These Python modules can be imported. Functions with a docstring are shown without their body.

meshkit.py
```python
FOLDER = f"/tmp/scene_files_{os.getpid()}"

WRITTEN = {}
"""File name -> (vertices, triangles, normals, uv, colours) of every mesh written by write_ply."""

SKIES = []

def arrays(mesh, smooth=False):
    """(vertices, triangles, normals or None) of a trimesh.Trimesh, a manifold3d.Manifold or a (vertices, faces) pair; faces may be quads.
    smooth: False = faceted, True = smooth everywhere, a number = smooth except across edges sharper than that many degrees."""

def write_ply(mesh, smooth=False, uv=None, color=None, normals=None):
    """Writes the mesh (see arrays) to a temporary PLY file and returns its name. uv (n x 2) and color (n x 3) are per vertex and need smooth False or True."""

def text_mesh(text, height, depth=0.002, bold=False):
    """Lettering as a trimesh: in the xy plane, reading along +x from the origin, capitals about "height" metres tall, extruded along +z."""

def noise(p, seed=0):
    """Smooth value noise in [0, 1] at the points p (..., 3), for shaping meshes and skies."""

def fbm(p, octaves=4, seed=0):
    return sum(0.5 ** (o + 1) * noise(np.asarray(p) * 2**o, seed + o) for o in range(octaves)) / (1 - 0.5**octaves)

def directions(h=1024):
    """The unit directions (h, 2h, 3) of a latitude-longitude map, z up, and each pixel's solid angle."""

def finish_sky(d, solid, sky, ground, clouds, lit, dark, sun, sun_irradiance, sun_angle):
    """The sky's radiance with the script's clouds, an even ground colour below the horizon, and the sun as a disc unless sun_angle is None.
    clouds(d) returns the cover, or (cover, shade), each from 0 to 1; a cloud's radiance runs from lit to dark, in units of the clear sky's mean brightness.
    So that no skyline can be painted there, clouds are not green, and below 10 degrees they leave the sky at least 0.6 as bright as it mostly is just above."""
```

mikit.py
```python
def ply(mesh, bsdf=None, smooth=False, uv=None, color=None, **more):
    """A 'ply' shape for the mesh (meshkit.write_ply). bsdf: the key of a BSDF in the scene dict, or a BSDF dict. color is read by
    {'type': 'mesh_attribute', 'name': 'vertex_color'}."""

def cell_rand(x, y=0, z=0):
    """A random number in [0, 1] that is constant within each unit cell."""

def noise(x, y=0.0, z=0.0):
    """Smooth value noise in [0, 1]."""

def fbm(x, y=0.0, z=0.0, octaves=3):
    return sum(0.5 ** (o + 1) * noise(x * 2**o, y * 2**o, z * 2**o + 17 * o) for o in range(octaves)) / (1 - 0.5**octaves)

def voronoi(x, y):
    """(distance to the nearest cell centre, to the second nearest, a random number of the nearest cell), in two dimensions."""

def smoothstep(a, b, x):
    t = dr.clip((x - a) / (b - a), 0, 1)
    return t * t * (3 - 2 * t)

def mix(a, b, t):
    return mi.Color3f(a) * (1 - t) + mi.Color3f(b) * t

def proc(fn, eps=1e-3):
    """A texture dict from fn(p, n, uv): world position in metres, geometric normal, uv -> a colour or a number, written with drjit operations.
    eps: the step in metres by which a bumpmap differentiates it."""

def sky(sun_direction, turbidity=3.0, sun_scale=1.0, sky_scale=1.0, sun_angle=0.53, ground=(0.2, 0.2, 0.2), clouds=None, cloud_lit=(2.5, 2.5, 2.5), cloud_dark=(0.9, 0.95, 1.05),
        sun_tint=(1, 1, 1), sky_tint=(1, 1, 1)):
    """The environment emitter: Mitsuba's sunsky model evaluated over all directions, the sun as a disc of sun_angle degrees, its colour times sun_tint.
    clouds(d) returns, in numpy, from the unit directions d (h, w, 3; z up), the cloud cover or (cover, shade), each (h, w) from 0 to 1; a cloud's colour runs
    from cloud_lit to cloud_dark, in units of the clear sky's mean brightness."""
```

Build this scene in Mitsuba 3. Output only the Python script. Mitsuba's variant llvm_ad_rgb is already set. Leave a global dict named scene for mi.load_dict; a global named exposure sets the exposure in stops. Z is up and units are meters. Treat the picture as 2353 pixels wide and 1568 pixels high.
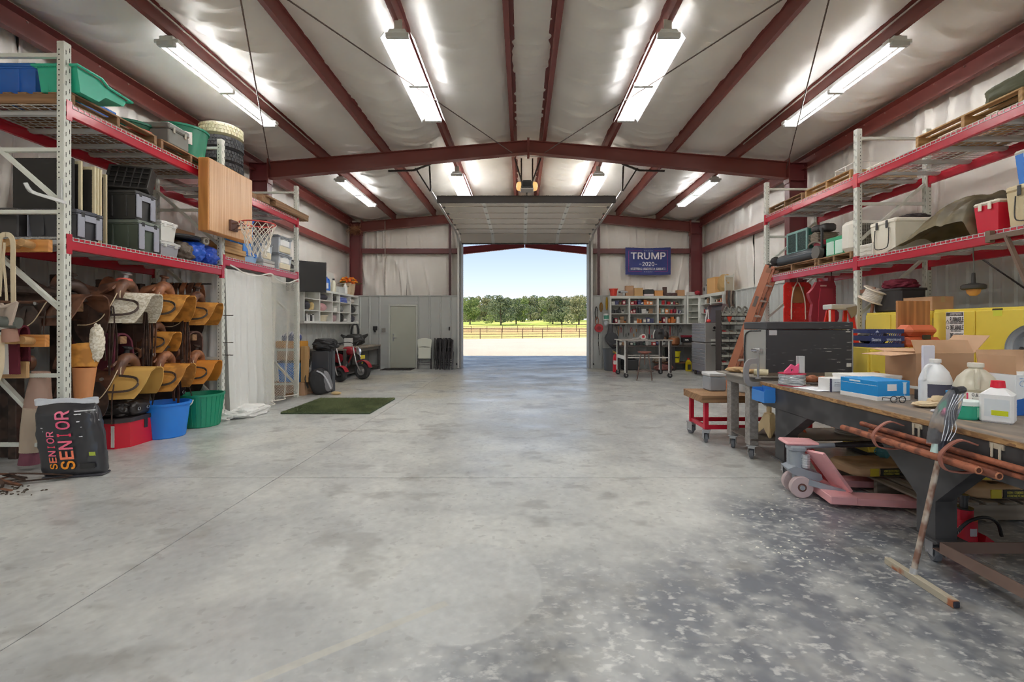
import math,random
import numpy as np
import trimesh,mitsuba as mi,drjit as dr
import mikit,meshkit
from mikit import noise,fbm,voronoi,cell_rand,smoothstep,mix
from scipy.spatial import ConvexHull
from shapely.geometry import Polygon
T=mi.ScalarTransform4f
scene,labels={},{}
rng=np.random.default_rng(7)
# ------------------------------------------------------------------ camera, sky, exposure
CX,CZ,FOC=-0.14,1.45,1050.0  # camera x, height, focal length in pixels of the 2353 x 1568 frame
HX,HY=1199.0,748.0  # where the level, straight-ahead view direction meets the picture
scene['camera']={'type':'perspective','fov':2*math.degrees(math.atan(1176.5/FOC)),'fov_axis':'x',
'principal_point_offset_x':(1176.5-HX)/2353,'principal_point_offset_y':(784-HY)/1568,
'near_clip':0.05,'far_clip':2000.0,
'to_world':T().look_at(origin=[CX,0,CZ],target=[CX,10,CZ],up=[0,0,1])}
exposure=0.0
SUN=(-0.30,-0.26,0.92)
scene['sky']=mikit.sky(SUN,turbidity=2.6,sun_scale=2.9,sky_scale=4.6,ground=(0.35,0.33,0.28),sky_tint=(1.35,1.12,1.03),
clouds=lambda d:0.55*np.exp(-np.maximum(d[...,2],0)/0.045),cloud_lit=(3.0,3.05,3.1),cloud_dark=(2.0,2.1,2.2))
TUBE=66.0  # radiance of the fluorescent tubes
# ------------------------------------------------------------------ colours and materials
def lin(*c):
 c=np.asarray(c,float)/255
 return np.where(c<=0.04045,c/12.92,((c+0.055)/1.055)**2.4)
def rgb(*c):
 return{'type':'rgb','value':[round(float(x),5)for x in lin(*c)]}
def bsdf(key,color,ro=0.5,me=0.0,bump=None,scale=1.0,two=True,**kw):
 b={'type':'principled','base_color':color,'roughness':ro,'metallic':me,**kw}
 if bump is not None:
  b={'type':'bumpmap','tex':bump,'scale':scale,'bsdf':b}
 scene[key]={'type':'twosided','bsdf':b}if two else b
 return key
def c(r,g,b,ro=0.5,me=0.0,**kw):
 """A plain paint, plastic, cloth or metal, made once per value."""
 key=f'paint_{r}_{g}_{b}_{int(ro * 100)}_{int(me * 100)}'+''.join(f'_{k}{v}' for k,v in kw.items()).replace('.','')
 if key not in scene:
  bsdf(key,rgb(r,g,b),ro,me,**kw)
 return key
 # ------------------------------------------------------------------ mesh helpers: a mesh is (vertices, triangles)
def cat(*ms):
 V,F,o=[],[],0
 for m in ms:
  if m is None:continue
  V.append(m[0]);F.append(m[1]+o);o+=len(m[0])
 return np.vstack(V),np.vstack(F)
def _boxes():
 p=np.array([[s*(1 if k==i else 0.8)for i,s in enumerate(q)]for q in np.ndindex(2,2,2)for q in[np.array(q)*2-1]for k in range(3)],float)
 f=ConvexHull(p).simplices.copy()
 n=np.cross(p[f[:,1]]-p[f[:,0]],p[f[:,2]]-p[f[:,0]])
 f[(n*p[f].mean(1)).sum(1)<0]=f[(n*p[f].mean(1)).sum(1)<0][:,::-1]
 return np.sign(p),np.abs(p)>0.9,f
_BS,_BX,_BF=_boxes()
_C8=np.array([[x,y,z]for x in(-1,1)for y in(-1,1)for z in(-1,1)],float)
_F12=np.array([[0,1,3],[0,3,2],[4,6,7],[4,7,5],[0,4,5],[0,5,1],[2,3,7],[2,7,6],[0,2,6],[0,6,4],[1,5,7],[1,7,3]])
def box(x0,x1,y0,y1,z0,z1,b=0.0):
 h=np.array([x1-x0,y1-y0,z1-z0])/2
 m=np.array([x1+x0,y1+y0,z1+z0])/2
 if b<=0:
  return _C8*h+m,_F12.copy()
 b=min(b,h.min()*0.95)
 return _BS*(h-np.where(_BX,0,b))+m,_BF.copy()
def cbox(cx,cy,cz,sx,sy,sz,b=0.0):
 return box(cx-sx/2,cx+sx/2,cy-sy/2,cy+sy/2,cz-sz/2,cz+sz/2,b)
def xf(m,t=(0,0,0),rx=0,ry=0,rz=0,s=1.0):
 v=m[0]*s
 for a,i,j in((rx,1,2),(ry,2,0),(rz,0,1)):
  if a:
   a=math.radians(a);w=v.copy()
   w[:,i]=v[:,i]*math.cos(a)-v[:,j]*math.sin(a)
   w[:,j]=v[:,i]*math.sin(a)+v[:,j]*math.cos(a)
   v=w
 f=m[1]
 if np.prod(np.broadcast_to(s,3))<0:f=f[:,::-1]
 return v+np.asarray(t,float),f
def frames(P,closed=False):
 P=np.asarray(P,float)
 d=np.roll(P,-1,0)-np.roll(P,1,0)
 if not closed:
  d[0]=P[1]-P[0];d[-1]=P[-1]-P[-2]
 d/=np.linalg.norm(d,axis=1,keepdims=True)+1e-12
 a=np.array([0,0,1.0])if abs(d[0,2])<0.9 else np.array([1.0,0,0])
 N=[]
 n=np.cross(d[0],a);n/=np.linalg.norm(n)
 for k in range(len(P)):
  n=n-d[k]*(n@d[k]);n/=np.linalg.norm(n)+1e-12
  N.append(n)
 N=np.array(N)
 return d,N,np.cross(d,N)
def sweep(P,ring,closed=False,cap=True,wd=None):
 """ring (k, 2) or (len(P), k, 2) swept along P; wd fixes the direction of the ring's first axis."""
 P=np.asarray(P,float)
 d,N,B=frames(P,closed)
 if wd is not None:
  N=np.asarray(wd,float)-d*(d@np.asarray(wd,float))[:,None]
  N/=np.linalg.norm(N,axis=1,keepdims=True)+1e-9
  B=np.cross(d,N)
 R=np.broadcast_to(np.asarray(ring,float),(len(P),)+np.asarray(ring).shape[-2:])
 k=R.shape[1]
 V=(P[:,None]+R[...,:1]*N[:,None]+R[...,1:]*B[:,None]).reshape(-1,3)
 n=len(P)if closed else len(P)-1
 i,j=np.meshgrid(np.arange(n),np.arange(k),indexing='ij')
 i,j=i.ravel(),j.ravel()
 a,b_,c_,d_=i*k+j,i*k+(j+1)%k,((i+1)%len(P))*k+(j+1)%k,((i+1)%len(P))*k+j
 F=np.vstack([np.stack([a,b_,c_],1),np.stack([a,c_,d_],1)])
 if cap and not closed:
  q=np.arange(1,k-1)
  e=(len(P)-1)*k
  F=np.vstack([F,np.stack([q*0,q+1,q],1),np.stack([q*0+e,e+q,e+q+1],1)])
 return V,F
def circ(n,r=1.0):
 a=np.arange(n)*2*np.pi/n
 return np.stack([np.cos(a),np.sin(a)],1)*r
def tube(P,r,n=8,closed=False,cap=True):
 P=np.asarray(P,float)
 r=np.broadcast_to(np.asarray(r,float),(len(P),))
 return sweep(P,circ(n)[None]*r[:,None,None],closed,cap)
def cyl(p0,p1,r0,r1=None,n=14):
 return tube([p0,p1],[r0,r0 if r1 is None else r1],n)
def spline(P,k=6,closed=False):
 P=np.asarray(P,float)
 Q=np.vstack([P[-1:],P,P[:2]])if closed else np.vstack([2*P[:1]-P[1:2],P,2*P[-1:]-P[-2:-1]])
 out=[]
 for i in range(1,len(Q)-2):
  for t in np.arange(k)/k:
   a,b_,c_,d_=Q[i-1],Q[i],Q[i+1],Q[i+2]
   out.append(0.5*(2*b_+(c_-a)*t+(2*a-5*b_+4*c_-d_)*t**2+(3*b_-a-3*c_+d_)*t**3))
 if not closed:out.append(P[-1])
 return np.array(out)
def strap(P,w,t=0.004,wd=(0,1,0),k=5):
 P=spline(P,k)if k>1 else np.asarray(P,float)
 return sweep(P,np.array([[-w/2,-t/2],[w/2,-t/2],[w/2,t/2],[-w/2,t/2]]),wd=wd)
def bar(p0,p1,w,h,wd=(0,0,1)):
 """A straight square bar: w along wd, h across."""
 return sweep([p0,p1],np.array([[-w/2,-h/2],[w/2,-h/2],[w/2,h/2],[-w/2,h/2]]),wd=wd)
def lathe(prof,n=24,at=(0,0,0)):
 P=np.asarray(prof,float);k=len(P)
 a=np.arange(n)*2*np.pi/n
 V=np.stack([np.cos(a)[:,None]*P[None,:,0],np.sin(a)[:,None]*P[None,:,0],np.broadcast_to(P[None,:,1],(n,k))],-1).reshape(-1,3)
 i,j=[q.ravel()for q in np.meshgrid(np.arange(n),np.arange(k-1),indexing='ij')]
 a_,b_,c_,d_=i*k+j,((i+1)%n)*k+j,((i+1)%n)*k+j+1,i*k+j+1
 F=np.vstack([np.stack([a_,b_,c_],1),np.stack([a_,c_,d_],1)])
 return V+np.asarray(at,float),F
def prism(poly,h):
 g=poly if hasattr(poly,'exterior')else Polygon(poly)
 m=trimesh.creation.extrude_polygon(g.buffer(0),h,engine='earcut')
 return np.array(m.vertices),np.array(m.faces)
def pxz(poly,y0,y1):
 v,f=prism(poly,y1-y0)
 return np.stack([v[:,0],y1-v[:,2],v[:,1]],1),f
def pyz(poly,x0,x1):
 v,f=prism(poly,x1-x0)
 return np.stack([x0+v[:,2],v[:,0],v[:,1]],1),f
def grid(fn,nu,nv):
 u,v=np.meshgrid(np.linspace(0,1,nu),np.linspace(0,1,nv),indexing='ij')
 V=np.stack([np.broadcast_to(q,u.shape)for q in fn(u,v)],-1).reshape(-1,3)
 i,j=[q.ravel()for q in np.meshgrid(np.arange(nu-1),np.arange(nv-1),indexing='ij')]
 a,b_,c_,d_=i*nv+j,(i+1)*nv+j,(i+1)*nv+j+1,i*nv+j+1
 return V.astype(float),np.vstack([np.stack([a,b_,c_],1),np.stack([a,c_,d_],1)])
def thick(m,t):
 """A sheet given a back face t behind it, the border closed."""
 v,f=m
 tm=trimesh.Trimesh(v,f,process=False)
 n=np.array(tm.vertex_normals)
 e=np.sort(f[:,[0,1,1,2,2,0]].reshape(-1,2),1)
 d=f[:,[0,1,1,2,2,0]].reshape(-1,2)
 _,idx,cnt=np.unique(e,axis=0,return_index=True,return_counts=True)
 d=d[idx[cnt==1]];o=len(v)
 side=np.vstack([np.stack([d[:,0],d[:,1]+o,d[:,1]],1),np.stack([d[:,0],d[:,0]+o,d[:,1]+o],1)])
 return np.vstack([v,v-n*t]),np.vstack([f,f[:,::-1]+o,side])
_ICO={k:trimesh.creation.icosphere(subdivisions=k)for k in(1,2,3,4)}
def blob(ctr,r,sub=3,amp=0.0,fr=3.0,seed=0,flat=None,sq=1.0):
 """A lump: an ellipsoid (sq < 1 squarer) with folds of noise, cut flat below height flat."""
 v=np.array(_ICO[sub].vertices)
 v=np.sign(v)*np.abs(v)**sq
 if amp:
  v=v*(1+amp*(meshkit.fbm(v*fr+9.7*seed+3,3,seed)*2-1))[:,None]
 v=v*np.asarray(r,float)+np.asarray(ctr,float)
 if flat is not None:v[:,2]=np.maximum(v[:,2],flat)
 return v,np.array(_ICO[sub].faces)
def torus(ctr,R,r,n=28,k=8,ax='z'):
 a=np.arange(n)*2*np.pi/n
 P=np.stack([np.cos(a)*R,np.sin(a)*R,a*0],1)
 if ax=='x':P=P[:,[2,0,1]]
 if ax=='y':P=P[:,[0,2,1]]
 return tube(P+np.asarray(ctr,float),r,k,closed=True)
def words(text,h,ctr,nx=(1,0,0),up=(0,0,1),wide=None,bold=True,d=0.0015):
 """Lettering centred on ctr, reading along nx."""
 m=meshkit.text_mesh(text,h,d,bold=bold)
 v=np.array(m.vertices)
 lo,hi=v.min(0),v.max(0)
 v[:,0]-=(lo[0]+hi[0])/2;v[:,1]-=(lo[1]+hi[1])/2
 if wide:v[:,0]*=wide/(hi[0]-lo[0])
 nx,up=np.asarray(nx,float),np.asarray(up,float)
 nx/=np.linalg.norm(nx);up/=np.linalg.norm(up)
 return v[:,:1]*nx+v[:,1:2]*up+v[:,2:]*np.cross(nx,up)+np.asarray(ctr,float),np.array(m.faces)
 # ------------------------------------------------------------------ entries of the scene
used=set()
def numbered(k):
 q,i=k,0
 while q in used:
  i+=1;q=f'{k}_{i:03d}'
 used.add(q)
 return q
def obj(name,mesh,m,parent=None,smooth=35,**kw):
 key=numbered(f'{parent}__{name}' if parent else name)
 scene[key]=mikit.ply(mesh,m,smooth,**kw)
 return key
def thing(name,label,cat_,group=None):
 key=numbered(name)
 labels[key]={'label':label,'category':cat_}
 if group:labels[key]['group']=group
 return key
def one(name,label,cat_,mesh,m,group=None,smooth=35,**kw):
 key=obj(name,mesh,m,smooth=smooth,**kw)
 labels[key]={'label':label,'category':cat_}
 if group:labels[key]['group']=group
 return key
def struct(name,mesh,m,label=None,smooth=35,**kw):
 key=obj(name,mesh,m,smooth=smooth,**kw)
 labels[key]={'kind':'structure',**({'label':label}if label else{})}
 return key
def holder(name,label=None):
 key=numbered(name)
 labels[key]={'kind':'structure',**({'label':label}if label else{})}
 return key
def woodgrain(mesh,seed=0,ax=None):
 """uv for wood: along the grain and across it, in metres."""
 v=mesh[0]
 e=v.max(0)-v.min(0)
 ax=int(np.argmax(e))if ax is None else ax
 o=[i for i in range(3)if i!=ax]
 return np.stack([v[:,ax]+seed*3.17,v[:,o[0]]+v[:,o[1]]*1.3+seed*1.71],1)
_ws=[0]
def wobj(name,mesh,m,parent=None,ax=None):
 _ws[0]+=1
 return obj(name,mesh,m,parent,smooth=False,uv=woodgrain(mesh,_ws[0],ax))
 # where a pixel of the photograph lies: at distance D, on the plane X, or on the height Z
def at(x,y,D):return np.array([CX+(x-HX)/FOC*D,D,CZ+(HY-y)/FOC*D])
def dX(x,X):return(X-CX)*FOC/(x-HX)
def onX(x,y,X):return at(x,y,dX(x,X))
def onZ(x,y,Z):return at(x,y,(Z-CZ)*FOC/(HY-y))
# ------------------------------------------------------------------ shared materials
def wood_fn(a,b_,k=9.0,dark=None):
 a,b_=lin(*a),lin(*b_)
 def fn(p,n,uv):
  w=fbm(uv.x*1.3,uv.y*22,3.0,octaves=3)
  ring=0.5+0.5*dr.sin((uv.y*40+fbm(uv.x*0.9,uv.y*6)*7)*2.2)
  t=dr.clip(w*0.75+ring*0.35-0.1,0,1)
  return mix(a.tolist(),b_.tolist(),t)
 return fn
bsdf('wood_pine',mikit.proc(wood_fn((196,158,108),(150,108,64))),0.6)
bsdf('wood_old',mikit.proc(wood_fn((158,122,88),(96,70,48))),0.75)
bsdf('wood_oak',mikit.proc(wood_fn((214,150,84),(176,112,54))),0.4)
bsdf('wood_grey',mikit.proc(wood_fn((150,142,130),(104,96,86))),0.8)
bsdf('wood_birch',mikit.proc(wood_fn((232,190,150),(208,156,112))),0.4)
bsdf('wood_ply',mikit.proc(wood_fn((198,138,84),(120,72,40))),0.55)
def mottle(a,b_,fr=6.0,lo=0.35,hi=0.65,oc=3):
 a,b_=lin(*a).tolist(),lin(*b_).tolist()
 return mikit.proc(lambda p,n,uv:mix(a,b_,smoothstep(lo,hi,fbm(p.x*fr,p.y*fr,p.z*fr,octaves=oc))))
bsdf('leather_brown',mottle((112,76,56),(78,50,38),9),0.42)
bsdf('leather_dark',mottle((72,54,46),(44,34,30),8),0.45)
bsdf('leather_tan',mottle((164,108,74),(120,76,52),9),0.45)
bsdf('leather_gold',mottle((212,148,66),(176,116,48),12),0.6)
bsdf('fleece',mottle((236,230,214),(200,190,166),60),0.95)
bsdf('rust',mottle((150,88,62),(104,58,42),24),0.7)
bsdf('black_steel',mottle((58,58,60),(38,38,41),5),0.5)
bsdf('galvanised',mottle((206,208,206),(186,188,188),14),0.42,0.15)
bsdf('cardboard',mottle((190,152,120),(172,134,102),3),0.8)
bsdf('tarp_olive',mottle((112,102,78),(84,76,58),5),0.35)
RED=c(176,22,44,0.24,clearcoat=1.0,clearcoat_gloss=0.95);RACK=c(214,216,206,0.45);MAROON=c(104,50,44,0.42);DKRED=c(92,36,38,0.42)
WHITE=c(226,226,222,0.45);BLACK=c(26,26,29,0.5);STEEL=c(190,192,194,0.32,0.85);CHROME=c(222,222,224,0.16,1.0)
GREY=c(128,130,132,0.5);RUBBER=c(34,34,36,0.75);DKGREY=c(64,66,70,0.55);TAN=c(196,182,150,0.6)
# ------------------------------------------------------------------ the building shell
Y0,YE,YW=-5.0,15.38,15.75  # rear wall, liner of the end wall, its insulation
XL,XI=5.95,6.15  # liner and insulation of the side walls
DXA,DXB,DZ=-2.17,2.11,4.30  # the big door's opening
def zr(x):return 5.62-np.abs(x)/12
def floor_fn(p,n,uv):
 x,y=p.x,p.y
 big=fbm(x*0.45+3,y*0.45,1.0,octaves=4)
 mid=fbm(x*2.2,y*2.2,5.0,octaves=4)
 fine=fbm(x*24,y*24,9.0,octaves=3)
 base=mix(lin(186,187,182).tolist(),lin(158,160,159).tolist(),smoothstep(0.3,0.7,big*0.55+mid*0.45))
 tan=smoothstep(0.48,0.7,fbm(x*0.5+11,y*0.4+4,2.0,octaves=3))*smoothstep(4.0,9.0,y)
 base=mix(base,lin(182,176,158).tolist(),tan*0.65)
 # the dark worn patch in front, on the right and below
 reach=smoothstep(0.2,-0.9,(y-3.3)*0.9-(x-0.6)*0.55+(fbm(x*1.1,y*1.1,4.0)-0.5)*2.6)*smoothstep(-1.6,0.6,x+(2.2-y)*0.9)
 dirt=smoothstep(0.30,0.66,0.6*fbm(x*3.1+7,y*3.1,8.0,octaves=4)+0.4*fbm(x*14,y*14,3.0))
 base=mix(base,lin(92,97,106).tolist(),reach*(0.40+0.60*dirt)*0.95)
 base=mix(base,lin(204,204,200).tolist(),reach*smoothstep(0.56,0.82,fbm(x*26,y*40,2.0,octaves=4))*0.6)
 spot=smoothstep(0.60,0.80,fbm(x*3.4,y*5.1,14.0,octaves=4))
 base=mix(base,lin(132,131,126).tolist(),spot*0.5)
 speck=smoothstep(0.74,0.80,fbm(x*21,y*26,4.0,octaves=2))
 base=mix(base,lin(120,118,114).tolist(),speck*0.22)
 # the lighter patch left by something round, and two chalked strips
 dx,dy=x+0.45,y-2.55
 ring=smoothstep(0.43,0.41,dr.sqrt(dx*dx+dy*dy*0.75))
 base=mix(base,lin(176,178,176).tolist(),ring*0.6)
 u,v=(x+1.02)*0.80+(y-2.02)*0.6,-(x+1.02)*0.6+(y-2.02)*0.80
 strip=smoothstep(0.028,0.02,dr.abs(v))*smoothstep(0.62,0.6,dr.abs(u))
 base=mix(base,lin(176,174,164).tolist(),strip*0.7)
 return base*(0.9+0.2*fine)
def floor_rough(p,n,uv):
 return 0.12+0.36*fbm(p.x*1.3,p.y*2.6,3.0,octaves=4)+0.10*fbm(p.x*9,p.y*16,1.0)
def floor_bump(p,n,uv):
 return fbm(p.x*7,p.y*7,2.0,octaves=4)
bsdf('concrete',mikit.proc(floor_fn),mikit.proc(floor_rough),0.0,bump=mikit.proc(floor_bump,4e-3),scale=0.0025,specular=0.7)
bsdf('vinyl',mottle((240,235,226),(229,224,216),0.7),0.42)
bsdf('liner',c and rgb(182,184,180),0.34,0.0)
bsdf('joint',rgb(92,92,90),0.9)
fl=holder('floor','grey concrete floor of the shop, stained and worn')
obj('base',box(-6.2,6.2,Y0,21.75,-0.35,-0.008),'joint',fl)
xs,ys=[-6.2,-2.46,2.70,6.2],[Y0,-1.2,4.34,9.85,15.4,21.75]
for i in range(3):
 for j in range(5):
  obj('slab',box(xs[i]+0.003,xs[i+1]-0.003,ys[j]+0.003,ys[j+1]-0.003,-0.012,0,0.0),'concrete',fl,smooth=False)
  # roof insulation: one strip between each pair of purlins, hanging a little and wrinkled across
PUR=[0.31,1.69,3.09,4.46,5.93]
def wrinkle(a,b_,seed,amp=0.010):
 """Long folds across the strip (a along the strip, b across), some sharp."""
 q=np.stack([a*3.2,b_*0.45,a*0+seed],-1)
 r=1-np.abs(meshkit.fbm(q,2,seed)*2-1)*3.2
 q2=np.stack([a*1.1,b_*0.4,a*0+seed+5],-1)
 q3=np.stack([a*13,b_*0.8,a*0+seed+9],-1)
 on=np.clip(meshkit.noise(np.stack([a*0.7,b_*0.5,a*0+2*seed],-1),seed+3)*2.2-0.5,0.15,1)
 return on*amp*(3.6*np.maximum(r,0)**1.6+0.8*meshkit.noise(q3,seed))+0.03*(meshkit.noise(q2,seed)-0.5)
ce=holder('ceiling','white vinyl faced roof insulation between the red purlins')
edges=[-6.15,-5.93]+[-p for p in PUR[::-1]][1:]+PUR[:-1]+[5.93,6.15]
for k,(xa,xb)in enumerate(zip(edges[:-1],edges[1:])):
 narrow=xb-xa<0.7
 def strip(u,v,xa=xa,xb=xb,k=k):
  x=xa+(xb-xa)*v
  y=Y0+(15.85-Y0)*u
  sag=np.sin(np.pi*v)*(0.02 if narrow else 0.11)
  yy=y+0.22*np.cos(np.pi*v)**2+0.10*np.sin(3*v+k)
  return x,y,zr(x)-sag-wrinkle(yy,x,k+1,0.014)*np.sin(np.pi*v)**0.7
 obj('insulation_strip',grid(strip,700,12 if not narrow else 6),'vinyl',ce,smooth=True)
struct('roof',cat(*[pxz([(s*0,5.72),(s*6.25,5.2),(s*6.25,5.26),(s*0,5.78)],Y0-0.1,21.7)for s in(-1,1)]),c(150,150,146,0.6),'metal roof sheet over the shop and its porch')
# side walls: insulation above, ribbed liner panels below
for s,side in((-1,'left'),(1,'right')):
 w=holder(f'wall_{side}',f'{side} wall with white insulation above ribbed metal liner')
 for k in range(6):
  ya,yb=Y0+k*3.47,Y0+(k+1)*3.47
  def sheet(u,v,ya=ya,yb=yb,k=k):
   y=ya+(yb-ya)*u;z=0.0+5.16*v
   return s*(XI-wrinkle(y+0.12*np.sin(z*1.4),z,k+3+7*(s+1),0.016)),y,z
  obj('insulation_sheet',grid(sheet,150,30),'vinyl',w,smooth=True)
 obj('cladding',box(s*6.2-0.02,s*6.2+0.02,Y0-0.1,15.9,-0.1,5.2),c(150,150,146,0.6),w)
 prof=[(0,0)]
 for k in range(3):
  q=k*0.305
  prof+=[(q+0.10,0),(q+0.125,0.004),(q+0.15,0),(q+0.20,0),(q+0.225,0.004),(q+0.25,0),(q+0.272,0.022),(q+0.30,0.022)]+([(q+0.32,0)]if k<2 else[])
 prof=np.array(prof+[(0.914,0.022),(0.914,-0.003),(0,-0.003)])
 k=0
 while Y0+k*0.914<15.3:
  ya=Y0+k*0.914
  pp=[(s*(XL-d),min(ya+q,YE))for q,d in prof]
  v,f=prism(pp,2.43)
  obj('liner_panel',(v,f),'liner',w,smooth=False);k+=1
 obj('cap_trim',box(s*XL-0.035,s*XL+0.035,Y0,YE,2.43,2.455,0.004),'liner',w)
 # the end wall with the big door, and the closed wall behind the camera
we=holder('wall_end','end wall with the big door opening, white insulation above grey liner')
for k,(xa,xb,za,zb)in enumerate([(-6.15,-4.1,2.3,5.5),(-4.1,-2.3,2.3,5.5),(-2.3,0,4.25,5.62),(0,2.24,4.25,5.62),(2.24,4.1,2.3,5.5),(4.1,6.15,2.3,5.5)]):
 def sheet(u,v,xa=xa,xb=xb,za=za,zb=zb,k=k):
  x=xa+(xb-xa)*u;z=za+(np.minimum(zb,zr(x))-za)*v
  slope=0.25*np.sin(k*2.3)
  return x,YW-wrinkle(x+slope*(z-za),z,k+41,0.028),z
 obj('insulation_sheet',grid(sheet,110,26),'vinyl',we,smooth=True)
def cladding(xa,xb,za):
 return pxz([(xa,za),(xb,za),(xb,float(zr(xb))+0.05),((xa+xb)/2 if xa*xb>0 else 0,float(zr(0 if xa*xb<0 else(xa+xb)/2))+0.05),(xa,float(zr(xa))+0.05)],15.82,15.86)
obj('cladding',cat(cladding(-6.2,DXA,-0.1),cladding(DXB,6.2,-0.1),cladding(DXA,DXB,DZ)),c(150,150,146,0.6),we)
eprof=[]
def end_panel(xa,xb):
 pts=[(xa,0)];q=xa
 pts=[]
 n=max(1,round((xb-xa)/0.305))
 st=(xb-xa)/n
 for k in range(n):
  q=xa+k*st
  pts+=[(q,0),(q+0.02,0.022),(q+0.05,0.022),(q+0.07,0)]
 pts+=[(xb,0),(xb,-0.004),(xa,-0.004)]
 v,f=prism([(x,YE-d)for x,d in pts],2.43)
 return v,f
DOORX=(-4.62,-3.64)
for xa,xb in[(-5.95,-5.30),(-5.30,DOORX[0]),(DOORX[1],-2.90),(-2.90,-2.22),(2.2,3.1),(3.1,4.01),(4.01,4.92),(4.92,5.95)]:
 obj('liner_panel',end_panel(xa,xb),'liner',we,smooth=False)
v,f=prism([(DOORX[0],YE),(DOORX[1],YE),(DOORX[1],YE+0.004),(DOORX[0],YE+0.004)],0.27)
obj('liner_panel',(v+[0,0,2.16],f),'liner',we,smooth=False)
for xa,xb in((-5.95,-2.2),(2.15,5.95)):
 obj('cap_trim',box(xa,xb,YE-0.04,YE+0.05,2.43,2.46,0.004),'liner',we)
for s,xj in((-1,DXA),(1,DXB)):
 obj('jamb',cat(box(xj+min(0,s*0.14),xj+max(0,s*0.14),YE-0.02,YE+0.45,0,DZ,0.004),box(xj+s*0.06-0.015,xj+s*0.06+0.015,YE-0.05,YE-0.02,0,DZ+0.1,0.003)),c(150,150,148,0.5),we)
obj('header_trim',box(DXA-0.1,DXB+0.1,YE+0.28,YE+0.47,DZ,DZ+0.16,0.004),WHITE,we)
struct('wall_rear',cat(box(-6.2,-2.6,Y0-0.1,Y0,-0.1,5.15),box(2.6,6.2,Y0-0.1,Y0,-0.1,5.15),pxz([(-6.2,5.15),(-2.6,5.15),(-2.6,4.4),(2.6,4.4),(2.6,5.15),(6.2,5.15),(6.2,5.2),(0,5.7),(-6.2,5.2)],Y0-0.1,Y0)),'vinyl','white wall behind the viewer around the second big door',smooth=False)
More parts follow.
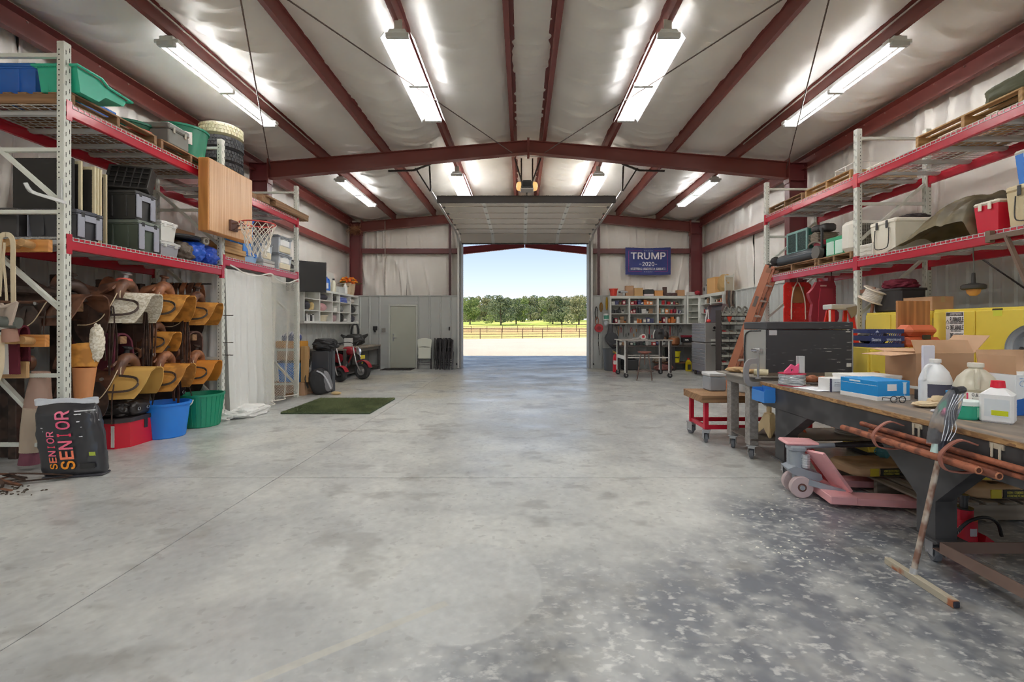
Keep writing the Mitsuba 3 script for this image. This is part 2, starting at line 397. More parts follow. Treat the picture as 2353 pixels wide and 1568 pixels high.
# steel: frames, purlins, girts
def ibeam_rafter(xa,xb,yc,ridge_d,eave_d,fw=0.16,top=0.2):
 """A roof beam between xa and xb, its top flange below the purlins."""
 def d(x):return ridge_d+(eave_d-ridge_d)*abs(x)/5.9
 def t(x):return float(zr(x))-top
 pts=[xa,xb]
 web=pxz([(xa,t(xa)-d(xa)),(xb,t(xb)-d(xb)),(xb,t(xb)),(xa,t(xa))],yc-0.005,yc+0.005)
 up=pxz([(xa,t(xa)-0.012),(xb,t(xb)-0.012),(xb,t(xb)),(xa,t(xa))],yc-fw/2,yc+fw/2)
 lo=pxz([(xa,t(xa)-d(xa)),(xb,t(xb)-d(xb)),(xb,t(xb)-d(xb)+0.012),(xa,t(xa)-d(xa)+0.012)],yc-fw/2,yc+fw/2)
 return cat(web,up,lo)
def frame(yc,ridge_d,eave_d,lean=None):
 for s in(-1,1):
  r=struct('rafter',ibeam_rafter(s*0.012,s*5.58,yc,ridge_d,eave_d),MAROON,'dark red steel roof beam across the shop')
  obj('end_plate',cat(box(s*5.57-0.012,s*5.57+0.012,yc-0.1,yc+0.1,4.50,5.02),box(s*0.012-0.012,s*0.012+0.012,yc-0.1,yc+0.1,5.08,5.46)),MAROON,r)
  x0,x1=5.585,5.95
  cw=cat(box(min(s*x0,s*x1),max(s*x0,s*x1),yc-0.005,yc+0.005,0,4.93),box(s*x0-0.007,s*x0+0.007,yc-0.09,yc+0.09,0,4.93),box(s*x1-0.007,s*x1+0.007,yc-0.09,yc+0.09,0,4.93),
  box(min(s*x0,s*x1),max(s*x0,s*x1),yc-0.09,yc+0.09,4.55,4.565),box(min(s*x0,s*x1),max(s*x0,s*x1),yc-0.09,yc+0.09,4.918,4.93))
  struct('column',cw,DKRED,'dark red steel column against the side wall')
frame(9.85,0.26,0.36)
frame(15.52,0.24,0.34)
frame(-1.2,0.26,0.36)
for s in(-1,1):
 struct('porch_rafter',ibeam_rafter(s*0.01,s*5.9,21.4,0.26,0.42,top=0.26),c(130,48,60,0.45),'maroon roof beam of the porch outside the big door')
 struct('porch_column',cat(box(s*5.7-0.15,s*5.7+0.15,21.395,21.405,0,4.9),box(s*5.55-0.006,s*5.55+0.006,21.32,21.48,0,4.9),box(s*5.85-0.006,s*5.85+0.006,21.32,21.48,0,4.9)),DKRED,'maroon porch column outside')
def zee(ya,yb,x,s,dpt=0.2):
 z1=float(zr(x))-0.004;z0=z1-dpt;w=0.065;t=0.004
 return cat(box(x-t/2,x+t/2,ya,yb,z0,z1),box(min(x,x-s*w),max(x,x-s*w),ya,yb,z0,z0+t),box(min(x,x+s*w),max(x,x+s*w),ya,yb,z1-t,z1),
 box(x-s*w-t/2,x-s*w+t/2,ya,yb,z0,z0+0.022))
for x in PUR[:-1]:
 for s in(-1,1):
  for ya,yb in((Y0,9.85),(9.85,15.7),(15.9,21.6)):
   p=struct('purlin',zee(ya,yb,s*x,-s),MAROON,'dark red roof purlin running the length of the shop',smooth=False)
for s in(-1,1):
 x1=s*5.97
 for ya,yb in((Y0,9.85),(9.85,15.7)):
  m=cat(box(x1-0.003,x1+0.003,ya,yb,4.79,5.05),box(min(x1,x1-s*0.09),max(x1,x1-s*0.09),ya,yb,4.79,4.795),box(min(x1,x1-s*0.14),max(x1,x1-s*0.14),ya,yb,5.045,5.05),box(x1-s*0.09-0.003,x1-s*0.09+0.003,ya,yb,4.79,4.815))
  e=struct('eave_strut',m,MAROON,'dark red eave beam along the top of the side wall',smooth=False)
  y=max(ya,4.0)
  while y<yb-0.2:
   obj('bolt',cyl((x1-s*0.003,y,5.02),(x1-s*0.016,y,5.02),0.011,n=6),c(150,130,124,0.4,0.5),e);y+=0.46
 for ya,yb in((Y0,9.76),(9.94,15.6)):
  xa,xb=s*5.95,s*6.13
  m=cat(box(min(xa,xb),max(xa,xb),ya,yb,3.90,3.905),box(xa-0.003,xa+0.003,ya,yb,3.90,4.07),box(min(xa,xb),max(xa,xb),ya,yb,4.065,4.07))
  struct('girt',m,c(104,46,42,0.42),'dark red wall girt along the side wall',smooth=False)
for xa,xb in((-5.57,-2.62),(-2.53,DXA-0.15),(DXB+0.15,2.42),(2.51,5.57)):
 struct('girt',cat(box(xa,xb,15.50,15.506,3.90,4.06),box(xa,xb,15.506,15.7,3.90,3.906),box(xa,xb,15.506,15.7,4.054,4.06)),c(84,34,36,0.42),'dark red wall girt across the end wall',smooth=False)
for x in(-2.575,2.465):
 struct('column',cat(box(x-0.045,x+0.045,15.49,15.498,0,float(zr(x))-0.45),box(x-0.004,x+0.004,15.498,15.68,0,float(zr(x))-0.45)),c(70,40,42,0.45),'dark steel column beside the big door',smooth=False)
 # bracing rods of the roof
RODS=[((-5.5,9.75,4.78),(-0.35,-0.9,5.14)),((-0.35,9.75,5.14),(-5.5,-0.9,4.78)),((5.5,9.75,4.78),(0.35,-0.9,5.14)),((0.35,9.75,5.14),(5.5,-0.9,4.78))]
for a,b_ in RODS:
 struct('brace_rod',cyl(a,b_,0.009,n=6),c(96,84,78,0.4,0.6),'thin steel bracing rod under the roof')
 # the personnel door in the end wall
d1=holder('door_1','beige steel personnel door in the end wall')
xa,xb=DOORX
obj('leaf',box(xa+0.06,xb-0.06,YE-0.01,YE+0.03,0.02,2.09,0.003),c(176,178,164,0.5),d1)
obj('door_frame',cat(box(xa,xa+0.055,YE-0.03,YE+0.1,0,2.15,0.004),box(xb-0.055,xb,YE-0.03,YE+0.1,0,2.15,0.004),box(xa,xb,YE-0.03,YE+0.1,2.095,2.155,0.004)),c(196,198,190,0.5),d1)
lf=xa+0.16
obj('handle',cat(cbox(lf,YE-0.018,1.0,0.05,0.012,0.16,0.004),tube([(lf,YE-0.02,1.03),(lf,YE-0.07,1.03),(lf+0.11,YE-0.07,1.03)],0.011)),STEEL,d1)
obj('deadbolt',cyl((lf,YE-0.01,1.14),(lf,YE-0.045,1.14),0.028),STEEL,d1)
# the big sectional door, rolled up under the roof
d2=holder('door_2','white sectional overhead door rolled up under the roof')
DX0,DX1=-2.15,2.09
yy=np.linspace(11.05,14.72,7);zz=np.linspace(4.50,4.42,7)
secs=[((yy[k],zz[k]),(yy[k+1],zz[k+1]))for k in range(6)]+[((14.72,4.42),(15.27,4.20))]
CREAM=c(214,204,190,0.45)
for k,((ya,za),(yb,zb))in enumerate(secs):
 sec=obj('section',pyz([(ya+0.012,za),(yb-0.012,zb),(yb-0.012,zb+0.045),(ya+0.012,za+0.045)],DX0,DX1),CREAM,d2,smooth=False)
 obj('rail',pyz([(ya,za-0.012),(ya+0.05,za-0.012),(ya+0.05,za+0.01),(ya,za+0.01)],DX0,DX1),c(196,186,174,0.4),d2,smooth=False)
 for x in(-1.09,-0.03,1.03):
  obj('stile',pyz([(ya+0.015,za-0.009),(yb-0.015,zb-0.009),(yb-0.015,zb),(ya+0.015,za)],x-0.05,x+0.05),c(232,230,222,0.35),d2,smooth=False)
  obj('hinge',cbox(x,ya+0.01,za-0.02,0.05,0.06,0.02,0.003),c(150,148,142,0.35,0.6),d2)
 for x in(DX0+0.03,DX1-0.03):
  obj('roller_hinge',cat(cbox(x,ya+0.03,za-0.02,0.05,0.09,0.03,0.004),cyl((x,ya+0.03,za-0.02),(x+(0.09 if x>0 else-0.09),ya+0.03,za-0.02),0.007,n=6)),c(90,88,86,0.4,0.5),d2)
obj('top_strut',cat(box(DX0-0.03,DX1+0.03,10.98,11.04,4.40,4.56,0.004),box(DX0-0.03,DX1+0.03,10.96,11.10,4.555,4.565)),c(58,54,52,0.45,0.3),d2,smooth=False)
obj('bottom_seal',box(DX0,DX1,15.26,15.30,4.16,4.21,0.01),BLACK,d2)
for s,x in((-1,DX0-0.11),(1,DX1+0.11)):
 P=spline([(x,10.7,4.58),(x,12.5,4.53),(x,14.6,4.47),(x,15.05,4.38),(x,15.24,4.1),(x,15.26,3.6),(x,15.26,0.02)],5)
 obj('track',sweep(P,np.array([[-0.03,-0.012],[0.03,-0.012],[0.03,0.012],[-0.03,0.012]]),wd=(1,0,0)),c(196,196,192,0.35,0.6),d2)
 st=c(52,48,46,0.45,0.4)
 h=x+s*0.02
 obj('track_hanger',cat(bar((h-s*0.55+s*0.95,10.75,5.22-0.12),(h+s*1.5-s*0.95-s*0.55,10.75,5.25),0.04,0.03),bar((h,10.75,4.58),(h+s*0.03,10.75,5.2),0.035,0.03,(1,0,0)),bar((h,10.75,4.58),(h+s*0.36,10.75,5.15),0.035,0.03,(0,1,0)),
 bar((h+s*0.4,10.75,5.10),(h+s*1.0,10.75,5.08),0.04,0.03)),st,d2,smooth=False)
op=thing('garage_door_opener','grey garage door opener with two amber lit covers hanging at the ridge','door opener')
oy=10.62
obj('body',cat(box(-0.16,0.12,oy-0.16,oy+0.16,4.60,4.76,0.02),box(-0.12,0.08,oy-0.1,oy+0.1,4.76,4.80,0.01)),c(72,72,72,0.45),op)
for s in(-1,1):
 x0=-0.02+s*0.16
 m=blob((x0,oy,4.68),(0.09,0.15,0.09),3,sq=0.7)
 scene_key=obj('light_cover',m,c(236,190,120,0.35),op)
 scene[scene_key]['emitter']={'type':'area','radiance':{'type':'rgb','value':[0.75,0.42,0.16]}}
 obj('hanger',cat(bar((-0.02+s*0.13,oy,4.78),(-0.02+s*0.13,oy,5.33),0.032,0.03,(0,1,0)),bar((-0.02+s*0.12,oy,4.78),(s*0.30,oy,5.33),0.032,0.03,(0,1,0))),c(60,56,54,0.45,0.4),op)
obj('control_panel',cbox(-0.02,oy-0.17,4.69,0.20,0.02,0.11,0.004),c(36,36,36,0.4),op)
obj('lower_cover',box(-0.17,0.13,oy-0.15,oy+0.15,4.575,4.61,0.012),c(196,190,184,0.5),op)
obj('rail',bar((-0.02,oy+0.15,4.64),(-0.02,15.4,4.60),0.04,0.03),c(44,42,42,0.4,0.4),op)
# ------------------------------------------------------------------ lamps: twin fluorescent fixtures under the purlins
def fixture(xc,ya,yb,zc,n,w,label,group,vis=True):
 t=thing('fluorescent_fixture',label,'ceiling light',group)
 half=(yb-ya)/2
 up=zc+0.05
 if n==2:
  obj('housing',cat(box(xc-0.085,xc+0.085,ya,yb,zc+0.035,zc+0.10,0.006),*[box(xc-w/2,xc+w/2,y-0.05,y+0.05,zc+0.01,zc+0.06,0.006)for y in(ya+0.05,yb-0.05)]),c(228,232,228,0.4),t,smooth=False)
 else:
  for sx in(-1,1):
   obj('reflector',pxz([(xc+sx*w*0.40,zc+0.035),(xc+sx*w*0.52,zc-0.035),(xc+sx*(w*0.52+0.006),zc-0.033),(xc+sx*(w*0.40+0.006),zc+0.039)][::sx],ya,yb),c(228,232,228,0.4),t,smooth=False)
  obj('housing',pxz([(xc-w*0.30,up-0.012),(xc+w*0.30,up-0.012),(xc+w*0.24,up+0.03),(xc-w*0.24,up+0.03)],ya,yb),c(228,232,228,0.4),t,smooth=False)
 for k,y in enumerate((ya+0.015,(ya+yb)/2,yb-0.015)):
  obj('lamp_holder',box(xc-w*0.36,xc+w*0.36,y-0.03,y+0.03,zc-0.03,zc+0.03,0.006),c(206,208,204,0.4),t)
 for h in range(2):
  a,b_=ya+h*half+0.045,ya+(h+1)*half-0.045
  for k in range(n):
   x=xc+(k-(n-1)/2)*w*0.62/max(n-1,1)
   key=obj('tube',cyl((x,a,zc),(x,b_,zc),0.017,n=8),WHITE,t,smooth=True)
   scene[key]['emitter']={'type':'area','radiance':{'type':'rgb','value':[TUBE,TUBE*1.0,TUBE*0.985]}}
 top=float(zr(xc))-0.2
 for y in(ya+0.05,yb-0.05):
  obj('hanger',cat(cbox(xc,y,(zc+0.08+top)/2,0.10,0.006,max(top-zc-0.06,0.03)),cbox(xc,y,zc+0.085,0.16,0.05,0.012,0.003)),c(200,198,190,0.4),t,smooth=False)
 return t
for s,sd in((-1,'left'),(1,'right')):
 fixture(s*1.69,5.68,8.05,5.06,3,0.40,f'wide six-tube fluorescent fixture above the middle of the floor, near bay, {sd} of the ridge','wide fluorescent fixtures')
 fixture(s*4.52,5.62,7.95,4.92,2,0.30,f'narrow twin-tube fluorescent strip above the {sd} hand rack, near bay','narrow fluorescent strips')
 fixture(s*1.70,10.95,13.35,5.06,3,0.40,f'wide six-tube fluorescent fixture beside the open overhead door, far bay, {sd} of the opener','wide fluorescent fixtures')
 fixture(s*4.50,10.95,13.30,4.92,2,0.30,f'narrow twin-tube fluorescent strip in the far bay above the {sd} hand corner','narrow fluorescent strips')
 fixture(s*1.69,0.3,2.7,5.06,3,0.40,f'wide six-tube fluorescent fixture overhead, {sd} of the ridge','wide fluorescent fixtures')
 fixture(s*4.52,-1.0,1.4,4.92,2,0.30,f'narrow twin-tube fluorescent strip overhead on the {sd}','narrow fluorescent strips')
 fixture(s*1.69,-5.5,-3.1,5.06,3,0.40,f'wide six-tube fluorescent fixture behind, {sd} of the ridge','wide fluorescent fixtures')
 # conduit and junction boxes
for pts,nm in(([(-4.42,0.5,5.18),(-4.42,9.4,5.18)],'left'),([(4.42,0.5,5.18),(4.42,9.4,5.18)],'right')):
 struct('conduit',tube(pts,0.012,6),c(190,184,176,0.35,0.5),f'steel conduit along the {nm} purlin')
struct('conduit',tube([(-4.72,15.30,2.46),(-4.72,15.30,4.95)],0.014,6),c(150,140,130,0.4,0.3),'thin conduit up the end wall left of the door')
struct('conduit',tube([(-4.4,10.3,4.93),(-1.7,10.3,5.17),(-0.2,10.3,5.28),(1.7,10.3,5.17)],0.010,6),c(190,184,176,0.35,0.5),'conduit crossing the far bay below the purlins')
# ------------------------------------------------------------------ outdoors
def gz(x,y):
 return np.interp(y,[15,21.7,40,85,110,150,200,260,500],[-0.12,-0.14,-0.22,-0.6,0.7,1.75,3.3,4.5,7.0])
def gravel_edge(x):return 66+0.55*x  # the far edge of the yard, farther on the right
def ground_fn(p,n,uv):
 g=fbm(p.x*14,p.y*14,3.0,octaves=2)
 big=fbm(p.x*0.3,p.y*0.3,1.0)
 return mix(lin(184,180,168).tolist(),lin(160,156,146).tolist(),0.5*g+0.5*big)
def field_fn(p,n,uv):
 k=smoothstep(88,104,p.y+14*(fbm(p.x*0.05,p.y*0.05,2.0)-0.5))
 dry=mix(lin(176,170,112).tolist(),lin(158,152,100).tolist(),fbm(p.x*1.5,p.y*0.6,3.0))
 red=mix(lin(170,140,104).tolist(),lin(178,160,112).tolist(),fbm(p.x*0.8,p.y*0.2,5.0))
 green=mix(lin(150,168,84).tolist(),lin(186,184,110).tolist(),smoothstep(0.35,0.65,fbm(p.x*0.10,p.y*0.05,6.0)))
 g=mix(dry,red,k)
 return mix(g,green,smoothstep(112,128,p.y+10*(fbm(p.x*0.06,p.y*0.06,9.0)-0.5)))
bsdf('pale_gravel',mikit.proc(ground_fn),0.95)
bsdf('meadow',mikit.proc(field_fn),0.95)
def yard(u,v):
 x=-60+120*u;y=15.9+(gravel_edge(x)-15.9)*v
 return x,y,gz(x,y)+0.01*meshkit.noise(np.stack([x*3,y*3,x*0],-1))
key=struct('ground',grid(yard,60,60),'pale_gravel','pale gravel yard outside the big door',smooth=True)
def fieldm(u,v):
 x=-200+400*u;e=np.clip(gravel_edge(x),15.9,200)
 y=e+(460-e)*v**1.5
 return x,y,gz(x,y)-0.03
struct('field',grid(fieldm,60,80),'meadow','grass field rising to the trees beyond the yard',smooth=True)
struct('terrain',cat(box(-400,400,-200,15.5,-0.9,-0.5)),'meadow','ground around the building',smooth=False)
# the pipe fence along the yard
FENCE=c(122,100,78,0.7)
def fence_at(x):return gravel_edge(x)+1.6
def fence(xs_,yfun,label,rails=(0.25,0.62,0.98,1.38)):
 t=thing('pipe_fence',label,'fence')
 pts=[(x,yfun(x))for x in xs_]
 for x,y in pts:
  z=float(gz(x,y))
  obj('post',cyl((x,y,z-0.1),(x,y,z+1.45),0.06,n=6),FENCE,t)
 for r in rails:
  P=[(x,y,float(gz(x,y))+r)for x,y in pts]
  obj('rail',tube(P,0.05 if r>1.3 else 0.03,5),FENCE,t)
fence(np.arange(-33,36,3.0),fence_at,'brown pipe fence along the far edge of the gravel yard')
fence(np.arange(-33,40,3.2),lambda x:97+0.25*x,'brown pipe fence of the paddock farther back in the field',(0.5,0.95,1.38))
# trees
rt=np.random.default_rng(3)
def crown_mesh(h,w,n,seed,low=0.20):
 r=np.random.default_rng(seed)
 k=16
 ctr=np.stack([r.normal(0,0.27,k)*w,r.normal(0,0.27,k)*w,r.uniform(low,0.92,k)*h],1)
 rad=r.uniform(0.16,0.27,k)*w*(1.15-0.5*(ctr[:,2]/h-0.3))
 i=r.integers(0,k,n)
 d=r.normal(size=(n,3));d/=np.linalg.norm(d,axis=1,keepdims=True)
 p=ctr[i]+d*(rad[i]*r.uniform(0.55,1.0,n)**0.5)[:,None]*[1,1,0.85]
 a=r.normal(size=(n,3));a/=np.linalg.norm(a,axis=1,keepdims=True)
 b_=np.cross(a,r.normal(size=(n,3)));b_/=np.linalg.norm(b_,axis=1,keepdims=True)
 s=r.uniform(0.16,0.42,n)[:,None]
 V=np.stack([p-a*s,p+b_*s*0.7,p+a*s,p-b_*s*0.7],1).reshape(-1,3)
 q=np.arange(n)*4
 return V,np.vstack([np.stack([q,q+1,q+2],1),np.stack([q,q+2,q+3],1)])
def trunk_mesh(h,w,seed):
 r=np.random.default_rng(seed)
 ms=[tube([(0,0,-0.3),(0.05,0,h*0.25),(0.1,0.1,h*0.6)],[0.28,0.22,0.10],7)]
 for k in range(5):
  a=r.uniform(0,6.28);z=h*r.uniform(0.2,0.4)
  ms.append(tube([(0,0,z),(math.cos(a)*w*0.2,math.sin(a)*w*0.2,z+h*0.2),(math.cos(a)*w*0.33,math.sin(a)*w*0.33,z+h*0.36)],[0.14,0.09,0.04],5))
 return cat(*ms)
LEAF=[]
for k,col in enumerate([(150,168,112),(160,166,134),(140,152,122),(172,174,138)]):
 scene[f'leaf_{k}']={'type':'principledthin','base_color':rgb(*col),'roughness':0.7,'diff_trans':0.5}
 LEAF.append(f'leaf_{k}')
BARK=c(104,92,80,0.9)
CR_small=crown_mesh(8,9.0,90,99)
CR=[mikit.ply(crown_mesh(10,8.0,2600,50+k),None,False)for k in range(5)]
CR+=[mikit.ply(crown_mesh(10,8.0,2600,70+k,0.04),None,False)for k in range(5)]
TR=[mikit.ply(trunk_mesh(10,8.0,60+k),None,True)for k in range(5)]
def tree(x,y,h,k,leaf,label,group=None):
 t=thing('tree',label,'tree',group)
 m=T().translate([x,y,float(gz(x,y))]).rotate([0,0,1],(x*37)%360).scale([h/10*1.05,h/10*1.05,h/10])
 for nm,d,mat in(('crown',CR[k],LEAF[leaf]),('trunk',TR[k%5],BARK)):
  scene[numbered(f'{t}__{nm}')]={**d,'bsdf':{'type':'ref','id':mat},'to_world':m}
for px_,D,hpx,k,lf,lab in[(1080,150,60,0,0,'bright green oak at the left edge of the big door opening'),(1151,142,66,1,2,'dark spreading oak standing alone in the field, left of the opening\'s middle'),
(1186,150,58,2,2,'dark narrow oak right beside the lone oak in the field'),(1270,155,62,3,1,'grey green oak standing alone in the field right of the middle'),
(1291,150,64,4,2,'dark full oak in the field near the right side of the opening'),(1330,148,66,0,3,'yellowish green oak before the tree line at the right edge of the opening')]:
 x=CX+(px_-HX)/FOC*D
 tree(x,D,hpx/FOC*D,k,lf,lab)
nb=420
bx,by=rt.uniform(-110,110,nb),rt.uniform(288,300,nb)
bm=[]
for i in range(nb):
 v,f=CR_small
 bm.append((v*rt.uniform(0.7,1.1)+[bx[i],by[i],float(gz(bx[i],by[i]))],f))
k_=struct('undergrowth',cat(*bm),LEAF[2],'low undergrowth beneath the trees of the tree line',smooth=False)
labels[k_]={'kind':'stuff','label':'low green undergrowth beneath the far tree line','category':'undergrowth'}
WH=['front','second','third','fourth']
for r_ in range(4):
 for i in range(13):
  tree(-66+i*11+4.1*r_%11+rt.uniform(-0.5,0.5),190+25*r_,rt.uniform(9.2,11.2)*(1+0.07*r_),5+int(rt.integers(0,5)),int(rt.integers(0,4)),f'tree in the {WH[r_]} rank of the wooded line closing the field',f'trees of the far tree line, {WH[r_]} rank')
  # ------------------------------------------------------------------ builders of common goods
def pallet(x0,x1,y0,y1,z,label,m='wood_old',h=0.13,run='x'):
 """Boards run along run, the stringers across."""
 t=thing('wooden_pallet',label,'pallet')
 def b(u0,u1,v0,v1,z0,z1):  # u along the boards
  return box(u0,u1,v0,v1,z0,z1,0.003)if run=='x' else box(v0,v1,u0,u1,z0,z1,0.003)
 U0,U1,V0,V1=(x0,x1,y0,y1)if run=='x' else(y0,y1,x0,x1)
 n=7
 for k in range(n):
  v=V0+(V1-V0-0.09)*k/(n-1)
  wobj('top_board',b(U0,U1,v,v+0.09,z+h-0.018,z+h),m,t)
 for k in range(3):
  u=U0+(U1-U0-0.04)*k/2
  wobj('stringer',b(u,u+0.04,V0+0.002,V1-0.002,z+0.016,z+h-0.018),m,t)
  v=V0+(V1-V0-0.09)*k/2
  wobj('bottom_board',b(U0,U1,v,v+0.09,z,z+0.016),m,t)
 return t
def tote(label,x0,x1,y0,y1,z0,z1,col,lid,face=None,group=None,name='storage_tote',cat_='storage bin',tp=0.025,hand='x'):
 """A tapered tote with ribs, a lid with a lip and end handles; face = colour of the moulded end panel towards the aisle."""
 t=thing(name,label,cat_,group)
 zl=z1-0.05
 def ring(d,z):return[(x0+d,y0+d,z),(x1-d,y0+d,z),(x1-d,y1-d,z),(x0+d,y1-d,z)]
 V=np.array(ring(tp,z0)+ring(0.008,zl));F=np.array([[0,1,5],[0,5,4],[1,2,6],[1,6,5],[2,3,7],[2,7,6],[3,0,4],[3,4,7],[0,2,1],[0,3,2],[4,5,6],[4,6,7]])
 ribs=[box(x0+(x1-x0)*q-0.012,x0+(x1-x0)*q+0.012,y0+0.006,y0+0.03,z0+0.03,zl,0.002)for q in(0.3,0.7)]
 obj('body',cat((V,F),box(x0,x1,y0,y1,zl-0.02,zl,0.004),*ribs),col,t,smooth=False)
 obj('lid',cat(box(x0-0.008,x1+0.008,y0-0.008,y1+0.008,zl,z1-0.015,0.006),box(x0+0.025,x1-0.025,y0+0.025,y1-0.025,z1-0.016,z1,0.008)),lid,t)
 for s,xe in((-1,x0),(1,x1)):
  ym=(y0+y1)/2;w=(y1-y0)*0.36
  if face:
   obj('end_panel',cat(box(xe+s*0.004-0.006,xe+s*0.004+0.006,y0+0.01,ym-w*0.62,z0+0.02,zl-0.005,0.002),box(xe+s*0.004-0.006,xe+s*0.004+0.006,ym+w*0.62,y1-0.01,z0+0.02,zl-0.005,0.002),
   box(xe+s*0.004-0.006,xe+s*0.004+0.006,ym-w*0.62,ym+w*0.62,zl-0.07,zl-0.005,0.002)),face,t)
  obj('handle',cat(box(xe-0.012,xe+0.012,ym-w,ym-w*0.6,zl-0.03,zl+0.02,0.004),box(xe-0.012,xe+0.012,ym+w*0.6,ym+w,zl-0.03,zl+0.02,0.004)),BLACK if face else lid,t)
 return t
def carton(label,x0,x1,y0,y1,z0,z1,m='cardboard',name='cardboard_box',cat_='cardboard box',group=None,rz=0,tape=c(176,150,112,0.4)):
 t=thing(name,label,cat_,group)
 cx,cy=(x0+x1)/2,(y0+y1)/2
 def R(mm):return xf(xf(mm,(-cx,-cy,0)),(cx,cy,0),rz=rz)
 obj('body',R(box(x0,x1,y0,y1,z0,z1-0.004,0.004)),m,t)
 if x1-x0>y1-y0:
  obj('top_flap',R(box(x0,x1,y0,cy-0.002,z1-0.004,z1,0.001)),m,t);obj('top_flap',R(box(x0,x1,cy+0.002,y1,z1-0.004,z1,0.001)),m,t)
  obj('tape',R(cat(box(x0-0.0006,x1+0.0006,cy-0.025,cy+0.025,z1,z1+0.0008),box(x0-0.0008,x0,cy-0.025,cy+0.025,z1-0.07,z1))),tape,t,smooth=False)
 else:
  obj('top_flap',R(box(x0,cx-0.002,y0,y1,z1-0.004,z1,0.001)),m,t);obj('top_flap',R(box(cx+0.002,x1,y0,y1,z1-0.004,z1,0.001)),m,t)
  obj('tape',R(cat(box(cx-0.025,cx+0.025,y0-0.0006,y1+0.0006,z1,z1+0.0008),box(cx-0.025,cx+0.025,y0-0.0008,y0,z1-0.07,z1))),tape,t,smooth=False)
 return t
def tub(label,x,y,z,r0,r1,h,col,handles=None,name='muck_tub',cat_='tub',ribs=0,group=None):
 t=thing(name,label,cat_,group)
 w=0.008
 m=lathe([(0,0),(r0-0.01,0),(r0,0.01),(r1,h-0.03),(r1+0.018,h-0.028),(r1+0.02,h),(r1-0.004,h),(r0-w,0.02),(0,0.015)],40,(x,y,z))
 if ribs:
  rr=[]
  for k in range(ribs):
   a=2*math.pi*k/ribs
   rr.append(cyl((x+math.cos(a)*r0,y+math.sin(a)*r0,z+0.02),(x+math.cos(a)*(r1+0.002),y+math.sin(a)*(r1+0.002),z+h-0.03),0.006,n=5))
  m=cat(m,*rr)
 obj('body',m,col,t)
 if handles:
  for s in(-1,1):
   yy=y+s*(r1+0.02)
   obj('rope_handle',tube(spline([(x-0.09,yy,z+h-0.05),(x-0.08,yy+s*0.03,z+h-0.11),(x,yy+s*0.04,z+h-0.14),(x+0.08,yy+s*0.03,z+h-0.11),(x+0.09,yy,z+h-0.05)],4),0.009,6),handles,t)
 return t
def tyre(label,x,y,z,R,w,col,group=None,ax='z',name='tyre'):
 """A tyre lying flat (ax z) or standing (ax x or y), with its tread blocks."""
 t=thing(name,label,'tyre',group)
 prof=[(R*0.60,0.02),(R*0.66,0.0),(R*0.85,-0.012),(R*0.955,0.012),(R*0.985,0.035),(R*0.985,w-0.035),(R*0.955,w-0.012),(R*0.85,w+0.012),(R*0.66,w),(R*0.60,w-0.02),(R*0.60,0.02)]
 m=lathe(prof,40)
 blocks=[]
 for k in range(40):
  a=k*9
  for j,q in enumerate((0.2,0.5,0.8)):
   blocks.append(xf(cbox(R*0.985,0,w*q,0.02,R*0.11,w*0.24),rz=a+(4.5 if j==1 else 0)))
 def put(mm):return xf(mm,(x,y,z))if ax=='z' else(xf(mm,(x-w/2,y,z),ry=90)if ax=='x' else xf(mm,(x,y+w/2,z),rx=90))
 obj('carcass',put(m),col,t)
 k=obj('tread',put(cat(*blocks)),col,t,smooth=False);labels[k]={'kind':'stuff'}
 return t
